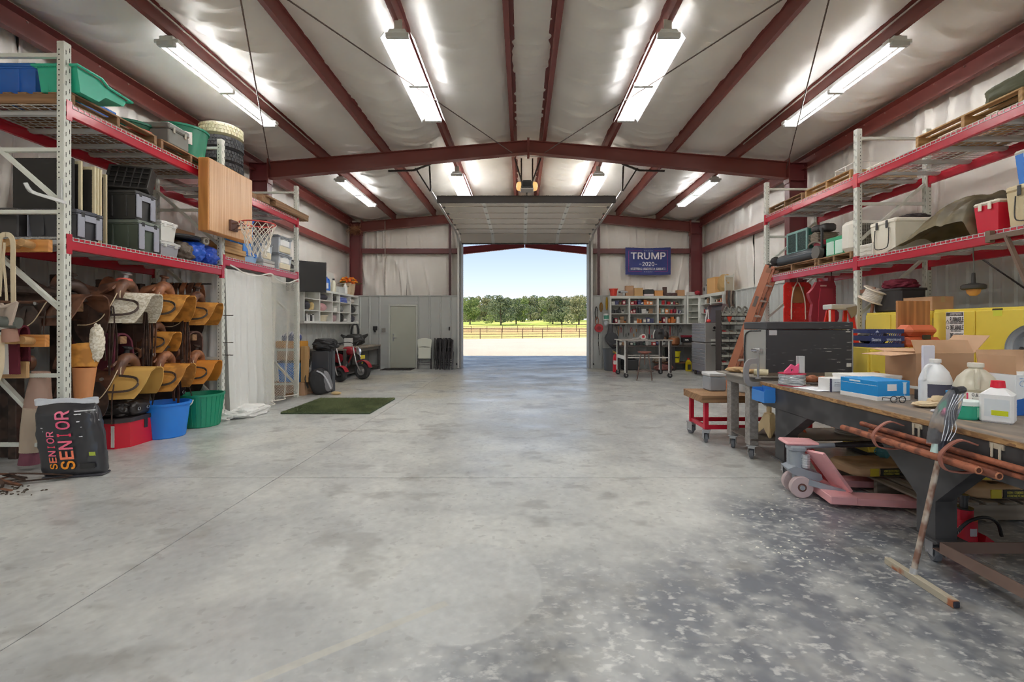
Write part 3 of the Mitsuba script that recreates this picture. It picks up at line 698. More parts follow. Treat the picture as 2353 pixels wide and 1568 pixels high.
 # ------------------------------------------------------------------ pallet racks
def rack(side,xf_,ys_,bays,label,feet=True):
 """side -1: the front faces +x. bays: per gap the deck heights."""
 t=thing('pallet_rack',label,'pallet rack')
 s=-side  # towards the aisle
 depth=1.07;p=0.076
 def X(d0,d1):a,b_=xf_-s*d0,xf_-s*d1;return min(a,b_),max(a,b_)
 hole=c(30,30,30,0.8)
 for y in ys_:
  for d in(0,depth-p):
   xa,xb=X(d,d+p)
   post=obj('post',cat(box(xa,xb,y-p/2,y+p/2,0.006,4.27,0.004),box(xa-0.02,xb+0.02,y-0.055,y+0.055,0,0.008)),RACK,t,smooth=False)
   hs=[]
   zq=np.arange(0.12,4.2,0.0508)
   for z in zq:
    hs.append(box((xa+xb)/2-0.006-s*0.012,(xa+xb)/2+0.006-s*0.012,y-p/2-0.0008,y-p/2+0.002,z-0.006,z+0.006))
   fx=xb if s>0 else xa
   for z in zq[::2]:
    for dy in(-0.018,0.018):
     hs.append(box(fx-0.001,fx+0.001,y+dy-0.003,y+dy+0.003,z-0.022+dy,z+0.022+dy))
   k=obj('punched_slot',cat(*hs),hole,post,smooth=False);labels[k]={'kind':'stuff'}
  xa,xb=X(p,depth-p)
  zs=[0.26,0.95,2.58,3.20,4.14]
  for z in zs:
   obj('cross_brace',box(xa,xb,y-0.02,y+0.02,z-0.02,z+0.02,0.003),RACK,t,smooth=False)
  for za,zb in((1.24,0.28),(2.42,1.62),(3.48,2.68)):
   a,b_=np.array([xf_-s*(depth-p),y,za]),np.array([xf_-s*p,y,zb])
   obj('diagonal_brace',sweep([a,b_],np.array([[-0.022,-0.018],[0.022,-0.018],[0.022,0.018],[-0.022,0.018]]),wd=(0,1,0)),RACK,t,smooth=False)
 for(ya,yb),lev in zip(zip(ys_[:-1],ys_[1:]),bays):
  a,b_=ya+p/2,yb-p/2
  for z in lev:
   for d,sg in((0,1),(depth-0.05,-1)):
    xa,xb=X(d,d+0.05)
    m=cat(box(xa,xb,a,b_,z-0.125,z-0.03,0.006),box(*X(d+(0 if sg>0 else 0.018),d+(0.032 if sg>0 else 0.05)),a,b_,z-0.04,z,0.004))
    bm=obj('beam',m,RED,t)
    for yy,sy in((a,-1),(b_,1)):
     obj('connector',cat(box(*X(d-0.006,d+0.04),yy-0.004+min(0,sy*0.05),yy+0.004+max(0,sy*0.05),z-0.17,z+0.03,0.002)),RED,bm,smooth=False)
   n=2
   wz=z+0.004
   for k in range(n):
    y0,y1=a+(b_-a)*k/n+0.01,a+(b_-a)*(k+1)/n-0.01
    w=[]
    for yy in np.arange(y0,y1,0.062):
     w.append(box(*X(-0.004,depth+0.004),yy-0.0032,yy+0.0032,wz-0.003,wz+0.003))
     w.append(box(*X(-0.006,-0.001),yy-0.0025,yy+0.0025,wz-0.036,wz+0.0025))
    for dd in np.arange(0.0,depth,0.105):
     xw=xf_-s*dd
     w.append(box(xw-0.0032,xw+0.0032,y0,y1,wz-0.007,wz-0.002))
    xw=xf_+s*0.004
    w.append(box(xw-0.002,xw+0.003,y0,y1,wz-0.04,wz-0.034))
    dk=obj('wire_deck',cat(*w),'galvanised',t,smooth=False)
    for q in(0.12,0.5,0.88):
     yy=y0+(y1-y0)*q
     obj('deck_channel',cat(box(*X(0.03,depth-0.03),yy-0.028,yy+0.028,z-0.045,z-0.004,0.003)),c(200,202,202,0.45,0.1),dk,smooth=False)
 return t
LZ=3.67
LY=[4.56,6.94,9.26]
rack(-1,-4.67,LY,[(3.67,2.335),(3.60,2.50)],'left hand pallet rack with red beams, saddles hanging in its lower bay')
# ---- top level of the left rack
pallet(-5.70,-4.69,4.62,5.70,LZ+0.012,'weathered pallet on the left rack\'s top deck nearest the viewer, under the blue tote',run='y')
pallet(-5.70,-4.70,5.78,6.84,LZ+0.012,'weathered pallet on the left rack\'s top deck under the green tub',run='y')
PZ=LZ+0.142
t=tote('dusty blue flip-lid tote on the pallet at the left rack\'s top',-5.72,-5.10,4.66,5.12,PZ,PZ+0.33,c(28,92,176,0.4),c(36,104,188,0.4))
tote('second blue tote half hidden behind the teal cart tub, left rack top',-5.72,-5.12,5.16,5.60,PZ,PZ+0.26,c(30,84,160,0.4),c(32,92,172,0.4))
t=thing('cart_tub','teal plastic cart tub with a sloping front on the left rack\'s top pallet','cart tub')
TE=c(46,172,140,0.38)
def tubshell(pf,pb,x0,x1,wall=0.012):
 out=pyz(pf,x0,x1)
 return out
sh=[(4.64,PZ+0.005),(4.84,PZ+0.005),(4.92,PZ+0.09),(5.14,PZ+0.10),(5.18,PZ+0.175),(4.92,PZ+0.20),(4.84,PZ+0.245),(4.60,PZ+0.245)]
obj('body',pyz(sh,-5.02,-4.62),TE,t,smooth=False)
obj('rim',tube(np.array([(-5.05,4.58,PZ+0.25),(-4.59,4.58,PZ+0.25),(-4.59,4.84,PZ+0.25),(-4.60,4.93,PZ+0.205),(-4.58,5.21,PZ+0.18),(-5.06,5.21,PZ+0.18),(-5.04,4.93,PZ+0.205),(-5.05,4.84,PZ+0.25)]),0.014,6,closed=True),TE,t)
for x in(-4.93,-4.85,-4.72):
 obj('rib',box(x-0.008,x+0.008,4.628,4.65,PZ+0.02,PZ+0.24,0.003),TE,t)
one('round_cover','faded red plastic disc lying on the top pallet of the left rack','disc',lathe([(0,0),(0.15,0),(0.155,0.015),(0.15,0.03),(0,0.035)],28,(-4.88,5.63,PZ)),c(204,96,78,0.5))
tub('dark green rubber feed pan on the left rack\'s top pallet, left of the grey toolbox',-5.18,5.93,PZ,0.20,0.25,0.22,c(30,100,78,0.45))
t=thing('toolbox','dusty grey lidded toolbox with latches on the left rack\'s top pallet','toolbox')
GT=c(118,118,112,0.55)
obj('body',box(-5.04,-4.70,5.90,6.26,PZ,PZ+0.19,0.012),GT,t)
obj('lid',cat(box(-5.05,-4.69,5.89,6.27,PZ+0.195,PZ+0.27,0.014),box(-4.98,-4.76,5.95,6.20,PZ+0.268,PZ+0.282,0.005)),GT,t)
for y in(5.98,6.18):obj('latch',cbox(-4.688,y,PZ+0.19,0.012,0.035,0.07,0.003),c(176,172,160,0.4,0.5),t)
g=tub('big green round muck tub with a torn label on the left rack\'s top',-4.96,6.52,PZ,0.235,0.285,0.42,c(26,116,88,0.38),None)
obj('torn_label',(lambda m:(m[0],m[1]))(grid(lambda u,v:(-4.96+np.cos(-1.15+0.55*u)*0.283,6.52+np.sin(-1.15+0.55*u)*0.283,PZ+0.15+0.17*v),8,3)),c(232,228,220,0.6),g)
for k in range(5):
 tyre(['black tyre at the bottom of the stack on the left rack\'s top','second black tyre from the bottom of the stack on the left rack\'s top','middle black tyre of the stack on the left rack\'s top','black tyre just under the pale tyre on the left rack\'s top','pale dusty tyre crowning the stack on the left rack\'s top'][k],
 -4.98+0.012*(k%2),7.36,3.625+k*0.205,0.30,0.18,c(196,186,150,0.85)if k==4 else c(54,54,56,0.8),'stacked tyres on the left rack')
for k,(x0,x1,y0,y1,z,h,lab)in enumerate([(-5.60,-4.72,7.75,7.90,3.615,0.10,'short timber offcut lying on the far top deck of the left rack'),(-4.95,-4.62,8.05,9.62,3.72,0.035,'long plank overhanging the far end of the left rack\'s top deck'),
(-5.02,-4.60,8.30,9.56,3.62,0.10,'brown timber beam under the plank on the far top deck of the left rack'),(-5.30,-4.66,7.96,8.20,3.615,0.13,'block of timber on the far top deck of the left rack')]):
 key=obj('timber',box(x0,x1,y0,y1,z,z+h,0.006),'wood_old',smooth=False,uv=woodgrain(box(x0,x1,y0,y1,z,z+h,0.006),k))
 labels[key]={'label':lab,'category':'timber'}
 # backboard with hoop and net
t=thing('basketball_backboard','square plywood basketball backboard with red hoop and rope net on the left rack','basketball hoop')
wobj('board',box(-4.47,-4.45,6.31,7.30,2.77,3.76,0.003),'wood_birch',t,ax=2)
obj('mount',cat(*[box(-4.66,-4.59,y,y+0.05,z_,z_+0.05,0.004)for y in(6.9,6.98)for z_ in(3.3,3.6)]),STEEL,t)
wobj('edge_frame',cat(box(-4.60,-4.455,6.29,6.33,2.76,3.77,0.008)),'wood_oak',t,ax=2)
wobj('edge_frame',cat(box(-4.60,-4.455,7.28,7.32,2.76,3.77,0.008)),'wood_oak',t,ax=2)
wobj('edge_frame',box(-4.60,-4.455,6.33,7.28,2.76,2.80,0.006),'wood_oak',t,ax=1)
wobj('edge_frame',box(-4.60,-4.455,6.33,7.28,3.73,3.77,0.006),'wood_oak',t,ax=1)
hx,hy,hz,hr=-4.07,6.80,2.96,0.235
HO=c(196,66,62,0.4)
obj('hoop',torus((hx,hy,hz),hr,0.010,36,8),HO,t)
obj('bracket',cat(cbox(-4.43,6.80,2.93,0.04,0.16,0.16,0.006),bar((-4.43,6.74,2.95),(hx-0.21,6.72,2.955),0.02,0.02),bar((-4.43,6.86,2.95),(hx-0.21,6.88,2.955),0.02,0.02),bar((-4.43,6.80,2.86),(hx-0.1,6.62,2.95),0.014,0.014),bar((-4.43,6.80,2.86),(hx-0.1,6.98,2.95),0.014,0.014)),c(92,66,60,0.5,0.3),t)
net=[]
N=12
for k in range(N):
 for sg in(-1,1):
  P=[]
  for j in range(13):
   q=j/12
   a=2*math.pi*(k+sg*q*3.2)/N
   r=hr*(1-0.52*q**0.8)+0.012*math.sin(9*q+k)
   P.append((hx+math.cos(a)*r,hy+math.sin(a)*r,hz-0.48*q))
  net.append(tube(P,0.006,4))
k=obj('rope_net',cat(*net),c(226,220,208,0.8),t);labels[k]={'kind':'stuff'}
# ---- lower level of the left rack, near bay
Z1=2.335+0.012
one('rubber_mat','big black rubber stall mat standing on the left rack behind the near upright','rubber mat',box(-5.72,-5.06,5.00,5.04,Z1,Z1+0.94,0.012),c(44,43,42,0.75))
t=thing('storage_chest','low black trunk at the back of the left rack\'s middle deck by the near upright','chest')
obj('body',box(-5.73,-5.26,4.64,4.96,Z1,Z1+0.24,0.012),c(38,36,38,0.5),t)
obj('lid',box(-5.735,-5.255,4.635,4.965,Z1+0.245,Z1+0.30,0.012),c(46,44,44,0.5),t)
obj('latch',cbox(-5.40,4.63,Z1+0.24,0.10,0.015,0.03,0.004),STEEL,t)
FR=c(226,214,178,0.6)
for k,(xr,y,h,lab)in enumerate([(-5.03,5.07,0.93,'tallest cream framed window screen, leftmost of the row on the left rack'),(-4.98,5.18,0.905,'cream framed window screen, second of the row on the left rack'),(-4.975,5.21,0.90,'cream framed window screen, third of the row on the left rack'),
(-4.97,5.24,0.895,'cream framed window screen, fourth of the row on the left rack'),(-5.00,5.34,0.87,'shortest cream framed window screen, last of the row beside the black basket')]):
 t=thing('window_screen',lab,'window screen','framed window screens on the left rack')
 w=0.55
 for a in((xr-0.035,xr,0,h),(xr-w,xr-w+0.035,0,h)):
  obj('stile',box(a[0],a[1],y,y+0.022,Z1,Z1+h,0.003),FR,t)
 for z in(0,h-0.035):
  obj('rail',box(xr-w+0.035,xr-0.035,y,y+0.022,Z1+z,Z1+z+0.035,0.003),FR,t)
 obj('screen',box(xr-w+0.035,xr-0.035,y+0.009,y+0.012,Z1+0.035,Z1+h-0.035),c(44,42,40,0.7),t,smooth=False)
GP=c(150,152,164,0.45)
GR='black and green storage totes on the left rack'
tote('black storage tote with a grey end panel, just right of the left rack\'s near upright',-5.22,-4.71,4.69,4.98,Z1,Z1+0.31,c(52,53,58,0.45),c(56,58,66,0.45),GP,GR)
tote('dark green storage tote with a grey end panel under a black tote',-5.16,-4.71,5.44,5.76,Z1,Z1+0.375,c(70,80,70,0.4),c(104,112,104,0.45),GP,GR)
tote('black storage tote with a grey end panel stacked on the dark green tote',-5.16,-4.74,5.44,5.74,Z1+0.38,Z1+0.73,c(46,46,46,0.4),c(50,50,50,0.45),GP,GR)
t=thing('storage_basket','black ribbed basket tilted up on top of the stacked totes on the left rack','basket')
bm=[]
for k in range(6):
 bm.append(box(-0.20+k*0.08-0.006,-0.20+k*0.08+0.006,-0.16,0.16,-0.012,0.012,0.002))
for k in range(5):
 bm.append(box(-0.20,0.20,-0.16+k*0.08-0.006,-0.16+k*0.08+0.006,-0.012,0.012,0.002))
def bp(m):return xf(m,(-4.96,5.60,Z1+0.92),rx=62,rz=20)
obj('bottom_grid',bp(cat(*bm)),c(40,38,36,0.5),t,smooth=False)
obj('bottom_plate',bp(box(-0.20,0.20,-0.16,0.16,-0.035,-0.015,0.004)),c(30,29,28,0.5),t)
obj('rim',bp(cat(box(-0.22,0.22,-0.18,-0.16,-0.14,0.015,0.006),box(-0.22,0.22,0.16,0.18,-0.14,0.015,0.006),box(-0.22,-0.20,-0.16,0.16,-0.14,0.015,0.006),box(0.20,0.22,-0.16,0.16,-0.14,0.015,0.006))),c(44,42,40,0.5),t)
tote('white plastic storage bin on the left rack beside the stacked totes',-5.14,-4.74,5.83,6.10,Z1+0.20,Z1+0.46,c(226,226,220,0.35),c(232,232,228,0.35),None,None)
tote('grey storage tote under the white bin on the left rack',-5.16,-4.72,5.80,6.12,Z1,Z1+0.195,c(150,152,158,0.45),c(196,196,192,0.4),None,None)
carton('wide brown cardboard box at the back of the left rack\'s middle deck',-5.55,-4.96,6.16,6.74,Z1,Z1+0.46)
t=thing('wheel_cover','flat black round cover lying on the cloth bundles on the left rack','cover')
obj('disc',lathe([(0,0),(0.25,0),(0.27,0.02),(0.27,0.045),(0.24,0.05),(0.2,0.04),(0,0.055)],36,(-4.93,6.36,Z1+0.30)),BLACK,t)
def bundle(label,ctr,r,m,seed,cat_='tarp',name='folded_tarp',amp=0.28,fr=2.2,flat=None):
 return one(name,label,cat_,blob(ctr,r,4,amp,fr,seed,flat,0.75),m,smooth=30)
BT=c(38,86,190,0.3);BT2=c(32,70,172,0.28)
bundle('mottled brown tarp bundle at the front of the left rack under the blue tarps',(-4.86,6.10+0.20,Z1+0.12),(0.17,0.13,0.13),mottle and c(98,88,78,0.6),3,flat=Z1)
bundle('bright blue crumpled tarp, left of two, on the left rack\'s middle deck',(-4.86,6.46,Z1+0.13),(0.20,0.17,0.16),BT,5,flat=Z1)
bundle('bright blue crumpled tarp, right of two, against the left rack\'s middle upright',(-4.86,6.74,Z1+0.12),(0.20,0.15,0.15),BT2,9,flat=Z1)
t=thing('rolled_mat','grey patterned mat rolled up on top of the blue tarps on the left rack','rolled mat')
for r in(0.03,0.045,0.06):
 obj('turn',cyl((-4.70,6.60,Z1+0.32),(-5.10,6.66,Z1+0.32),r,n=18)if r>0.05 else cyl((-4.695+0.001*(0.06-r),6.60,Z1+0.32),(-4.80,6.615,Z1+0.32),r,n=18),c(150,146,134,0.8)if r>0.05 else(c(196,192,180,0.8)if r>0.04 else c(110,106,98,0.8)),t)
 # ---- lower level, far bay
Z2=2.50+0.012
for k,(x0,x1,y0,y1,z0,z1,lab)in enumerate([(-5.40,-4.74,7.05,7.60,Z2,Z2+0.07,'lowest of three boards stacked on the left rack under the hoop'),(-5.36,-4.70,7.02,7.56,Z2+0.072,Z2+0.16,'middle of three boards stacked on the left rack under the hoop'),(-5.30,-4.72,7.04,7.50,Z2+0.162,Z2+0.26,'top board of the stack on the left rack under the hoop')]):
 m=box(x0,x1,y0,y1,z0,z1,0.005)
 key=obj('wooden_board',m,'wood_pine',smooth=False,uv=woodgrain(m,k+5,1))
 labels[key]={'label':lab,'category':'board'}
tote('tall bright blue lidded tub on the left rack behind the hoop net',-5.20,-4.85,7.74,8.04,Z2+0.20,Z2+0.80,c(70,138,214,0.35),c(24,80,170,0.35))
tote('light blue plastic bin with a lid on the left rack under the tall blue tub',-5.16,-4.80,7.70,8.06,Z2,Z2+0.195,c(150,186,222,0.35),c(52,112,196,0.35))
CLR=c(186,190,194,0.18);
for k,(x0,x1,y0,y1,z0,z1,lab)in enumerate([(-5.20,-4.76,8.14,8.48,Z2+0.125,Z2+0.46,'clear plastic bin with grey lid, front one of three on the left rack\'s far end'),(-5.30,-4.72,8.62,9.10,Z2,Z2+0.31,'clear plastic bin with grey lid, lower of the stacked pair on the left rack'),(-5.30,-4.72,8.62,9.10,Z2+0.315,Z2+0.66,'clear plastic bin with grey lid, upper of the stacked pair on the left rack')]):
 t=tote(lab,x0,x1,y0,y1,z0,z1,CLR,c(120,124,128,0.35),None,'clear plastic bins at the far end of the left rack')
 obj('contents',box(x0+0.03,x1+0.0015,y0+0.05,y1-0.05,z0+0.02,z0+0.02+(z1-z0)*0.35,0.01),c(224,214,186,0.6),t)
 obj('contents',box(x0+0.03,x1+0.001,y0+0.07,y1-0.09,z0+0.02+(z1-z0)*0.37,z0+(z1-z0)*0.78,0.01),c(244,244,240,0.5),t)
for k in range(2):
 one('flat_case',['lower flat grey case under the front clear bin on the left rack','upper flat grey case under the front clear bin on the left rack'][k],'case',box(-5.20,-4.73,8.12,8.50,Z2+k*0.062,Z2+0.058+k*0.062,0.01),c(178,176,170,0.4)if k else c(206,204,198,0.4))
 # hook arm on the near upright
t=thing('hanging_hook','bent white steel hook arm bolted to the left rack\'s near upright','hook')
hk=spline([at(150,466,4.50),at(125,458,4.36),at(78,443,4.26),at(66,434,4.22),at(58,420,4.20)],5)
obj('arm',sweep(hk,np.array([[-0.014,-0.010],[0.014,-0.010],[0.014,0.010],[-0.014,0.010]]),wd=(0,0,1)),c(206,208,206,0.4,0.1),t)
obj('plate',cbox(-4.70,4.513,2.78,0.045,0.012,0.24,0.004),c(190,192,190,0.4,0.2),t)
# ------------------------------------------------------------------ saddles on their wall racks, front towards the aisle (+x)
STITCH=c(214,196,166,0.6);CONCHO=c(214,214,212,0.2,0.9)
def saddle(label,x,y,z,m_seat,m_front,m_dark='leather_dark',horn='leather_dark',yaw=0,sc=1.0,flip=False,wrap=None,stir=True):
 """x, y, z: the top of the bar under the saddle's front arch."""
 t=thing('western_saddle',label,'saddle','western saddles hanging on the left rack')
 def P(m):return xf(m,(x,y,z),rz=yaw,s=sc)
 def drape(x0,x1,r0,r1,drop,a=1.95,nu=10,nv=25,round_=0.0,dx=0.0,s0=-1.0,s1=1.0):
  """A sheet bent over the bar between x0 and x1, its side edges hanging down by drop."""
  def fn(u,v):
   s=s0+(s1-s0)*v
   w=1-round_*(np.abs(s)**4)
   xx=x0+(x1-x0)*u*w+dx*s*s
   ang=s*a*0.62
   r=r0+(r1-r0)*u
   over=np.maximum(np.abs(s)-0.55,0)/0.45
   yy=np.sin(ang)*r*1.05+np.sign(s)*over*0.03
   zz=np.cos(ang)*r-r*0.55-over*drop
   return xx,yy,zz
  return thick(grid(fn,nu,nv),0.014)
  # skirts: the brown rear one and the pale fleece-lined front one
 obj('rear_skirt',P(drape(-0.42,0.06,0.235,0.23,0.16)),m_seat,t)
 obj('front_skirt',P(drape(0.00,0.43,0.225,0.20,0.21,round_=0.30,s0=-1.0,s1=-0.25)),m_front,t)
 obj('front_skirt',P(drape(0.00,0.43,0.225,0.20,0.21,round_=0.30,s0=0.25,s1=1.0)),m_front,t)
 edge=spline([(0.29,s_*0.0+yy,zz)for s_,yy,zz in[(0,-0.17,-0.02)]]+[(0.31,-0.215,-0.10),(0.24,-0.238,-0.155),(0.12,-0.25,-0.16)],6)
 obj('seat',P(thick(grid(lambda u,v:(-0.36+0.46*u,(v-0.5)*0.42*(0.82+0.25*np.cos(2*np.pi*u)),0.155+0.10*(u-0.5)**2*4*0.75-0.34*(v-0.5)**2-0.02*u),14,14),0.02)),m_seat,t)
 obj('seat_jockey',P(drape(-0.32,0.12,0.26,0.252,0.19,a=1.85,dx=-0.03,round_=0.12)),m_seat,t)
 # the swell: an arch with a dark gullet, and the horn on top
 A=np.linspace(-0.18,np.pi+0.18,17)
 arch=np.stack([0.12+0.0*A,np.cos(A)*0.145,0.04+np.sin(A)*0.15],1)
 rr=0.046+0.016*np.sin(np.clip(A,0,np.pi))
 obj('swell',P(tube(arch,rr,12)),m_seat,t)
 obj('swell_cover',P(thick(grid(lambda u,v:(0.13-0.22*u,np.cos(-0.1+3.34*v)*(0.185-0.06*u),0.05+np.sin(-0.1+3.34*v)*(0.19-0.055*u)),8,18),0.015)),m_seat,t)
 obj('swell_binding',P(tube(np.stack([0.150+0*A,np.cos(A)*0.178,0.04+np.sin(A)*0.186],1),0.006,5)),STITCH,t)
 hc=c(176,178,180,0.3,0.7)if horn=='metal' else horn
 obj('horn',P(xf(lathe([(0,0),(0.030,0),(0.024,0.05),(0.026,0.075),(0.048,0.085),(0.052,0.098),(0.036,0.108),(0,0.11)],20),(0.10,0,0.215),ry=14)),hc,t)
 if wrap:
  obj('horn_wrap',P(torus((0.10,0,0.225),0.05,0.028,20,8)),wrap,t)
  # cantle at the back
 A2=np.linspace(0.15,np.pi-0.15,13)
 obj('cantle',P(thick(grid(lambda u,v:(-0.36-0.10*u,np.cos(0.15+2.85*v)*(0.20+0.02*u),0.06+np.sin(0.15+2.85*v)*(0.16+0.08*u)),6,16),0.03)),m_seat,t)
 # straps, stitching and silver on the near side
 for s in(-1,1):
  loop=spline([(0.16,s*0.225,0.01),(0.31,s*0.215,-0.02),(0.345,s*0.235,-0.09),(0.28,s*0.256,-0.15),(0.14,s*0.270,-0.165),(0.02,s*0.285,-0.155)],6)
  obj('rigging_strap',P(sweep(loop,np.array([[-0.012,-0.004],[0.012,-0.004],[0.012,0.004],[-0.012,0.004]]),wd=(0,0,1))),m_dark,t)
  obj('jockey_binding',P(tube(spline([(0.135,s*0.20,0.07),(0.125,s*0.262,-0.03),(0.085,s*0.285,-0.13),(0.03,s*0.30,-0.22),(-0.06,s*0.305,-0.27),(-0.16,s*0.305,-0.275)],5),0.005,5)),STITCH,t)
  for q in((0.02,-0.02),(-0.18,-0.03)):
   obj('concho',P(cyl((q[0],s*0.255,q[1]),(q[0],s*0.272,q[1]-0.004),0.018,n=10)),CONCHO,t)
   # fender and stirrup
  if stir:
   f=grid(lambda u,v:(-0.06+(v-0.5)*(0.10+0.20*np.sin(np.pi*np.clip(u*1.05,0,1))**0.7),s*(0.262+0.012*np.sin(3*u))+0*v,-0.05-0.44*u),10,7)
   obj('fender',P(thick(f,0.010)),m_dark,t)
   obj('stirrup_strap',P(strap([(-0.06,s*0.268,-0.46),(-0.06,s*0.275,-0.52),(-0.06,s*0.27,-0.56)],0.05,0.008,(1,0,0),3)),m_dark,t)
   a=np.linspace(0,2*np.pi,17)[:-1]
   obj('stirrup',P(sweep(np.stack([-0.06+np.cos(a)*0.065,s*0.27+0*a,-0.63+np.sin(a)*0.075*(1-0.15*np.sin(a))],1),np.array([[-0.025,-0.007],[0.025,-0.007],[0.025,0.007],[-0.025,0.007]]),closed=True,wd=(0,1,0))),m_dark if s>0 else 'leather_brown',t)
 r=np.random.default_rng(abs(hash(label))%1000 if False else len(label))
 for k in range(3):
  xx=-0.30+0.22*k
  obj('saddle_string',P(strap([(xx,-0.27,-0.08),(xx+r.uniform(-.02,.02),-0.285,-0.25),(xx+r.uniform(-.04,.04),-0.28,-0.42-0.1*r.uniform())],0.012,0.004,(1,0,0),4)),m_dark,t)
 return t
 # the wooden saddle stands behind
for k,y in enumerate((5.42,6.00,6.60)):
 t=thing('saddle_stand',['dark wooden saddle stand nearest the viewer on the left wall','middle dark wooden saddle stand on the left wall','farthest dark wooden saddle stand on the left wall'][k],'saddle stand','saddle stands under the left rack')
 wobj('post',box(-5.70,-5.61,y-0.045,y+0.045,0,2.05,0.005),'leather_dark',t)
 for z in(0.80,1.28,1.70):
  wobj('arm',box(-5.61,-4.86,y-0.045,y+0.045,z-0.05,z+0.04,0.006),'wood_old',t)
 wobj('foot',box(-5.62,-4.95,y-0.045,y+0.045,0,0.07,0.005),'wood_old',t)
saddle('dark brown saddle with a red wrapped horn and pale fleece, top of the nearest stand',-4.98,5.42,1.745,'leather_brown','fleece',horn='metal',wrap=c(196,92,76,0.6),yaw=14,sc=1.06)
saddle('reddish saddle with a bright gold front skirt, top of the middle stand',-4.98,6.00,1.765,'leather_tan','leather_gold',horn='leather_brown',yaw=12,sc=1.06)
saddle('brown saddle with a mustard front skirt, top of the farthest stand',-4.96,6.60,1.70,'leather_brown','leather_gold',yaw=12,sc=0.98)
saddle('small brown saddle with a round tan front skirt, middle height of the middle stand',-5.02,5.98,1.30,'leather_brown','leather_gold',yaw=10,sc=0.80,stir=False)
saddle('dark saddle with a black horn and mustard front skirt, bottom of the nearest stand',-4.96,5.42,0.865,'leather_brown',c(204,160,84,0.6),horn=BLACK,yaw=12,sc=1.04)
saddle('russet saddle with an orange tan front skirt, bottom of the middle stand',-4.96,6.00,0.86,'leather_tan','leather_gold',yaw=12,sc=1.02)
saddle('russet saddle with a bright orange front skirt, bottom of the farthest stand',-4.96,6.60,0.86,'leather_tan',c(214,136,52,0.6),yaw=12,sc=0.95)
saddle('very dark saddle in the shade behind the near upright, beside the nearest stand',-5.16,4.98,1.70,'leather_dark','leather_brown',yaw=-4,sc=1.0)
t=thing('saddle_stand','dark wooden saddle stand hidden behind the left rack\'s near upright','saddle stand','saddle stands under the left rack')
wobj('post',box(-5.70,-5.61,4.94,5.03,0,2.05,0.005),'leather_dark',t)
wobj('arm',box(-5.61,-4.96,4.94,5.03,1.60,1.70,0.006),'wood_old',t)
def blanket(label,y,z,w,drop,m,x0=-5.35,x1=-4.86,seed=0,name='saddle_blanket'):
 def fn(u,v):
  x=x0+(x1-x0)*u+0.02*np.sin(6*v+seed)
  s=v*2-1
  ang=np.clip(s*2.6,-1.45,1.45)
  over=np.maximum(np.abs(s)-0.5,0)*2
  yy=y+np.sin(ang)*w+np.sign(s)*over*0.02+0.015*np.sin(x*21+seed)*over
  zz=z+(np.cos(ang)-1)*w-over*drop
  return x,yy,zz
 return one(name,label,'saddle blanket',thick(grid(fn,16,40),0.022),m)
blanket('maroon felt saddle blanket folded over an arm between the saddles of the nearest stand',5.42,1.36,0.145,0.30,c(92,38,52,0.95),seed=1)
blanket('brown felt saddle blanket folded over an arm of the farthest stand',6.60,1.37,0.15,0.27,c(98,74,66,0.95),seed=4)
# stirrups hung on a rod under the deck
t=thing('stirrup_rail','steel rod under the deck carrying tan leather stirrups','rod')
obj('rod',cyl((-5.60,6.74,2.06),(-4.72,6.74,2.06),0.012,n=8),c(60,56,54,0.5,0.4),t)
for k in range(6):
 x=-5.42+0.105*k
 s_=thing('leather_stirrup',f'leather covered stirrup on the rod under the left rack, {["leftmost", "second", "third", "fourth", "fifth", "rightmost"][k]} of six','stirrup','stirrups hanging on the rod')
 obj('tread',cbox(x,6.74,1.86,0.07,0.15,0.018,0.006),'leather_tan',s_)
 obj('bow',sweep(spline([(x,6.665,1.86),(x,6.675,1.96),(x,6.70,2.03),(x,6.74,2.076),(x,6.78,2.03),(x,6.805,1.96),(x,6.815,1.86)],4),np.array([[-0.035,-0.005],[0.035,-0.005],[0.035,0.005],[-0.035,0.005]]),wd=(1,0,0)),'leather_tan' if k%2 else 'leather_brown',s_)
 # reins and straps hanging between the saddles
r5=np.random.default_rng(5)
for k,(x,y,z0,z1,w,m)in enumerate([(-4.86,5.20,1.72,0.95,0.030,'leather_dark'),(-4.84,5.24,1.66,0.78,0.022,'leather_dark'),(-4.80,5.70,1.75,0.86,0.030,'leather_dark'),(-4.78,5.74,1.70,1.05,0.020,'leather_brown'),(-4.80,5.66,1.60,0.70,0.024,'leather_dark'),(-4.80,6.30,1.70,0.70,0.035,'leather_dark'),(-4.79,6.34,1.60,0.58,0.022,'leather_brown'),(-4.68,6.00,0.74,0.36,0.030,'leather_brown'),(-4.80,6.27,0.98,0.50,0.024,'leather_dark')]):
 t=thing('leather_strap',['dark strap hanging left of the top saddle on the nearest stand','thin dark strap hanging left of the nearest saddle stand','dark strap hanging between the nearest and middle saddles','narrow brown strap hanging between the nearest and middle saddles','dark looped strap behind the two narrow ones between the saddle stands','broad dark strap hanging between the middle and farthest saddles','brown strap hanging between the middle and farthest saddles','brown strap dangling into the blue tub','dark strap above the green tub'][k],'strap','straps hanging between the saddles')
 d=0.03
 obj('leather',strap([(x,y-d,z1+0.1),(x-0.01,y-d,(z0+z1)/2),(x,y-d*0.6,z0-0.03),(x,y,z0),(x,y+d*0.6,z0-0.03),(x+0.01,y+d+r5.uniform(0,.03),(z0+z1)/2),(x,y+d,z1)],w,0.006,(1,0,0),5),m,t)
 obj('buckle',torus((x,y+d,z1+0.03),0.02,0.004,14,5,'x'),CONCHO,t)
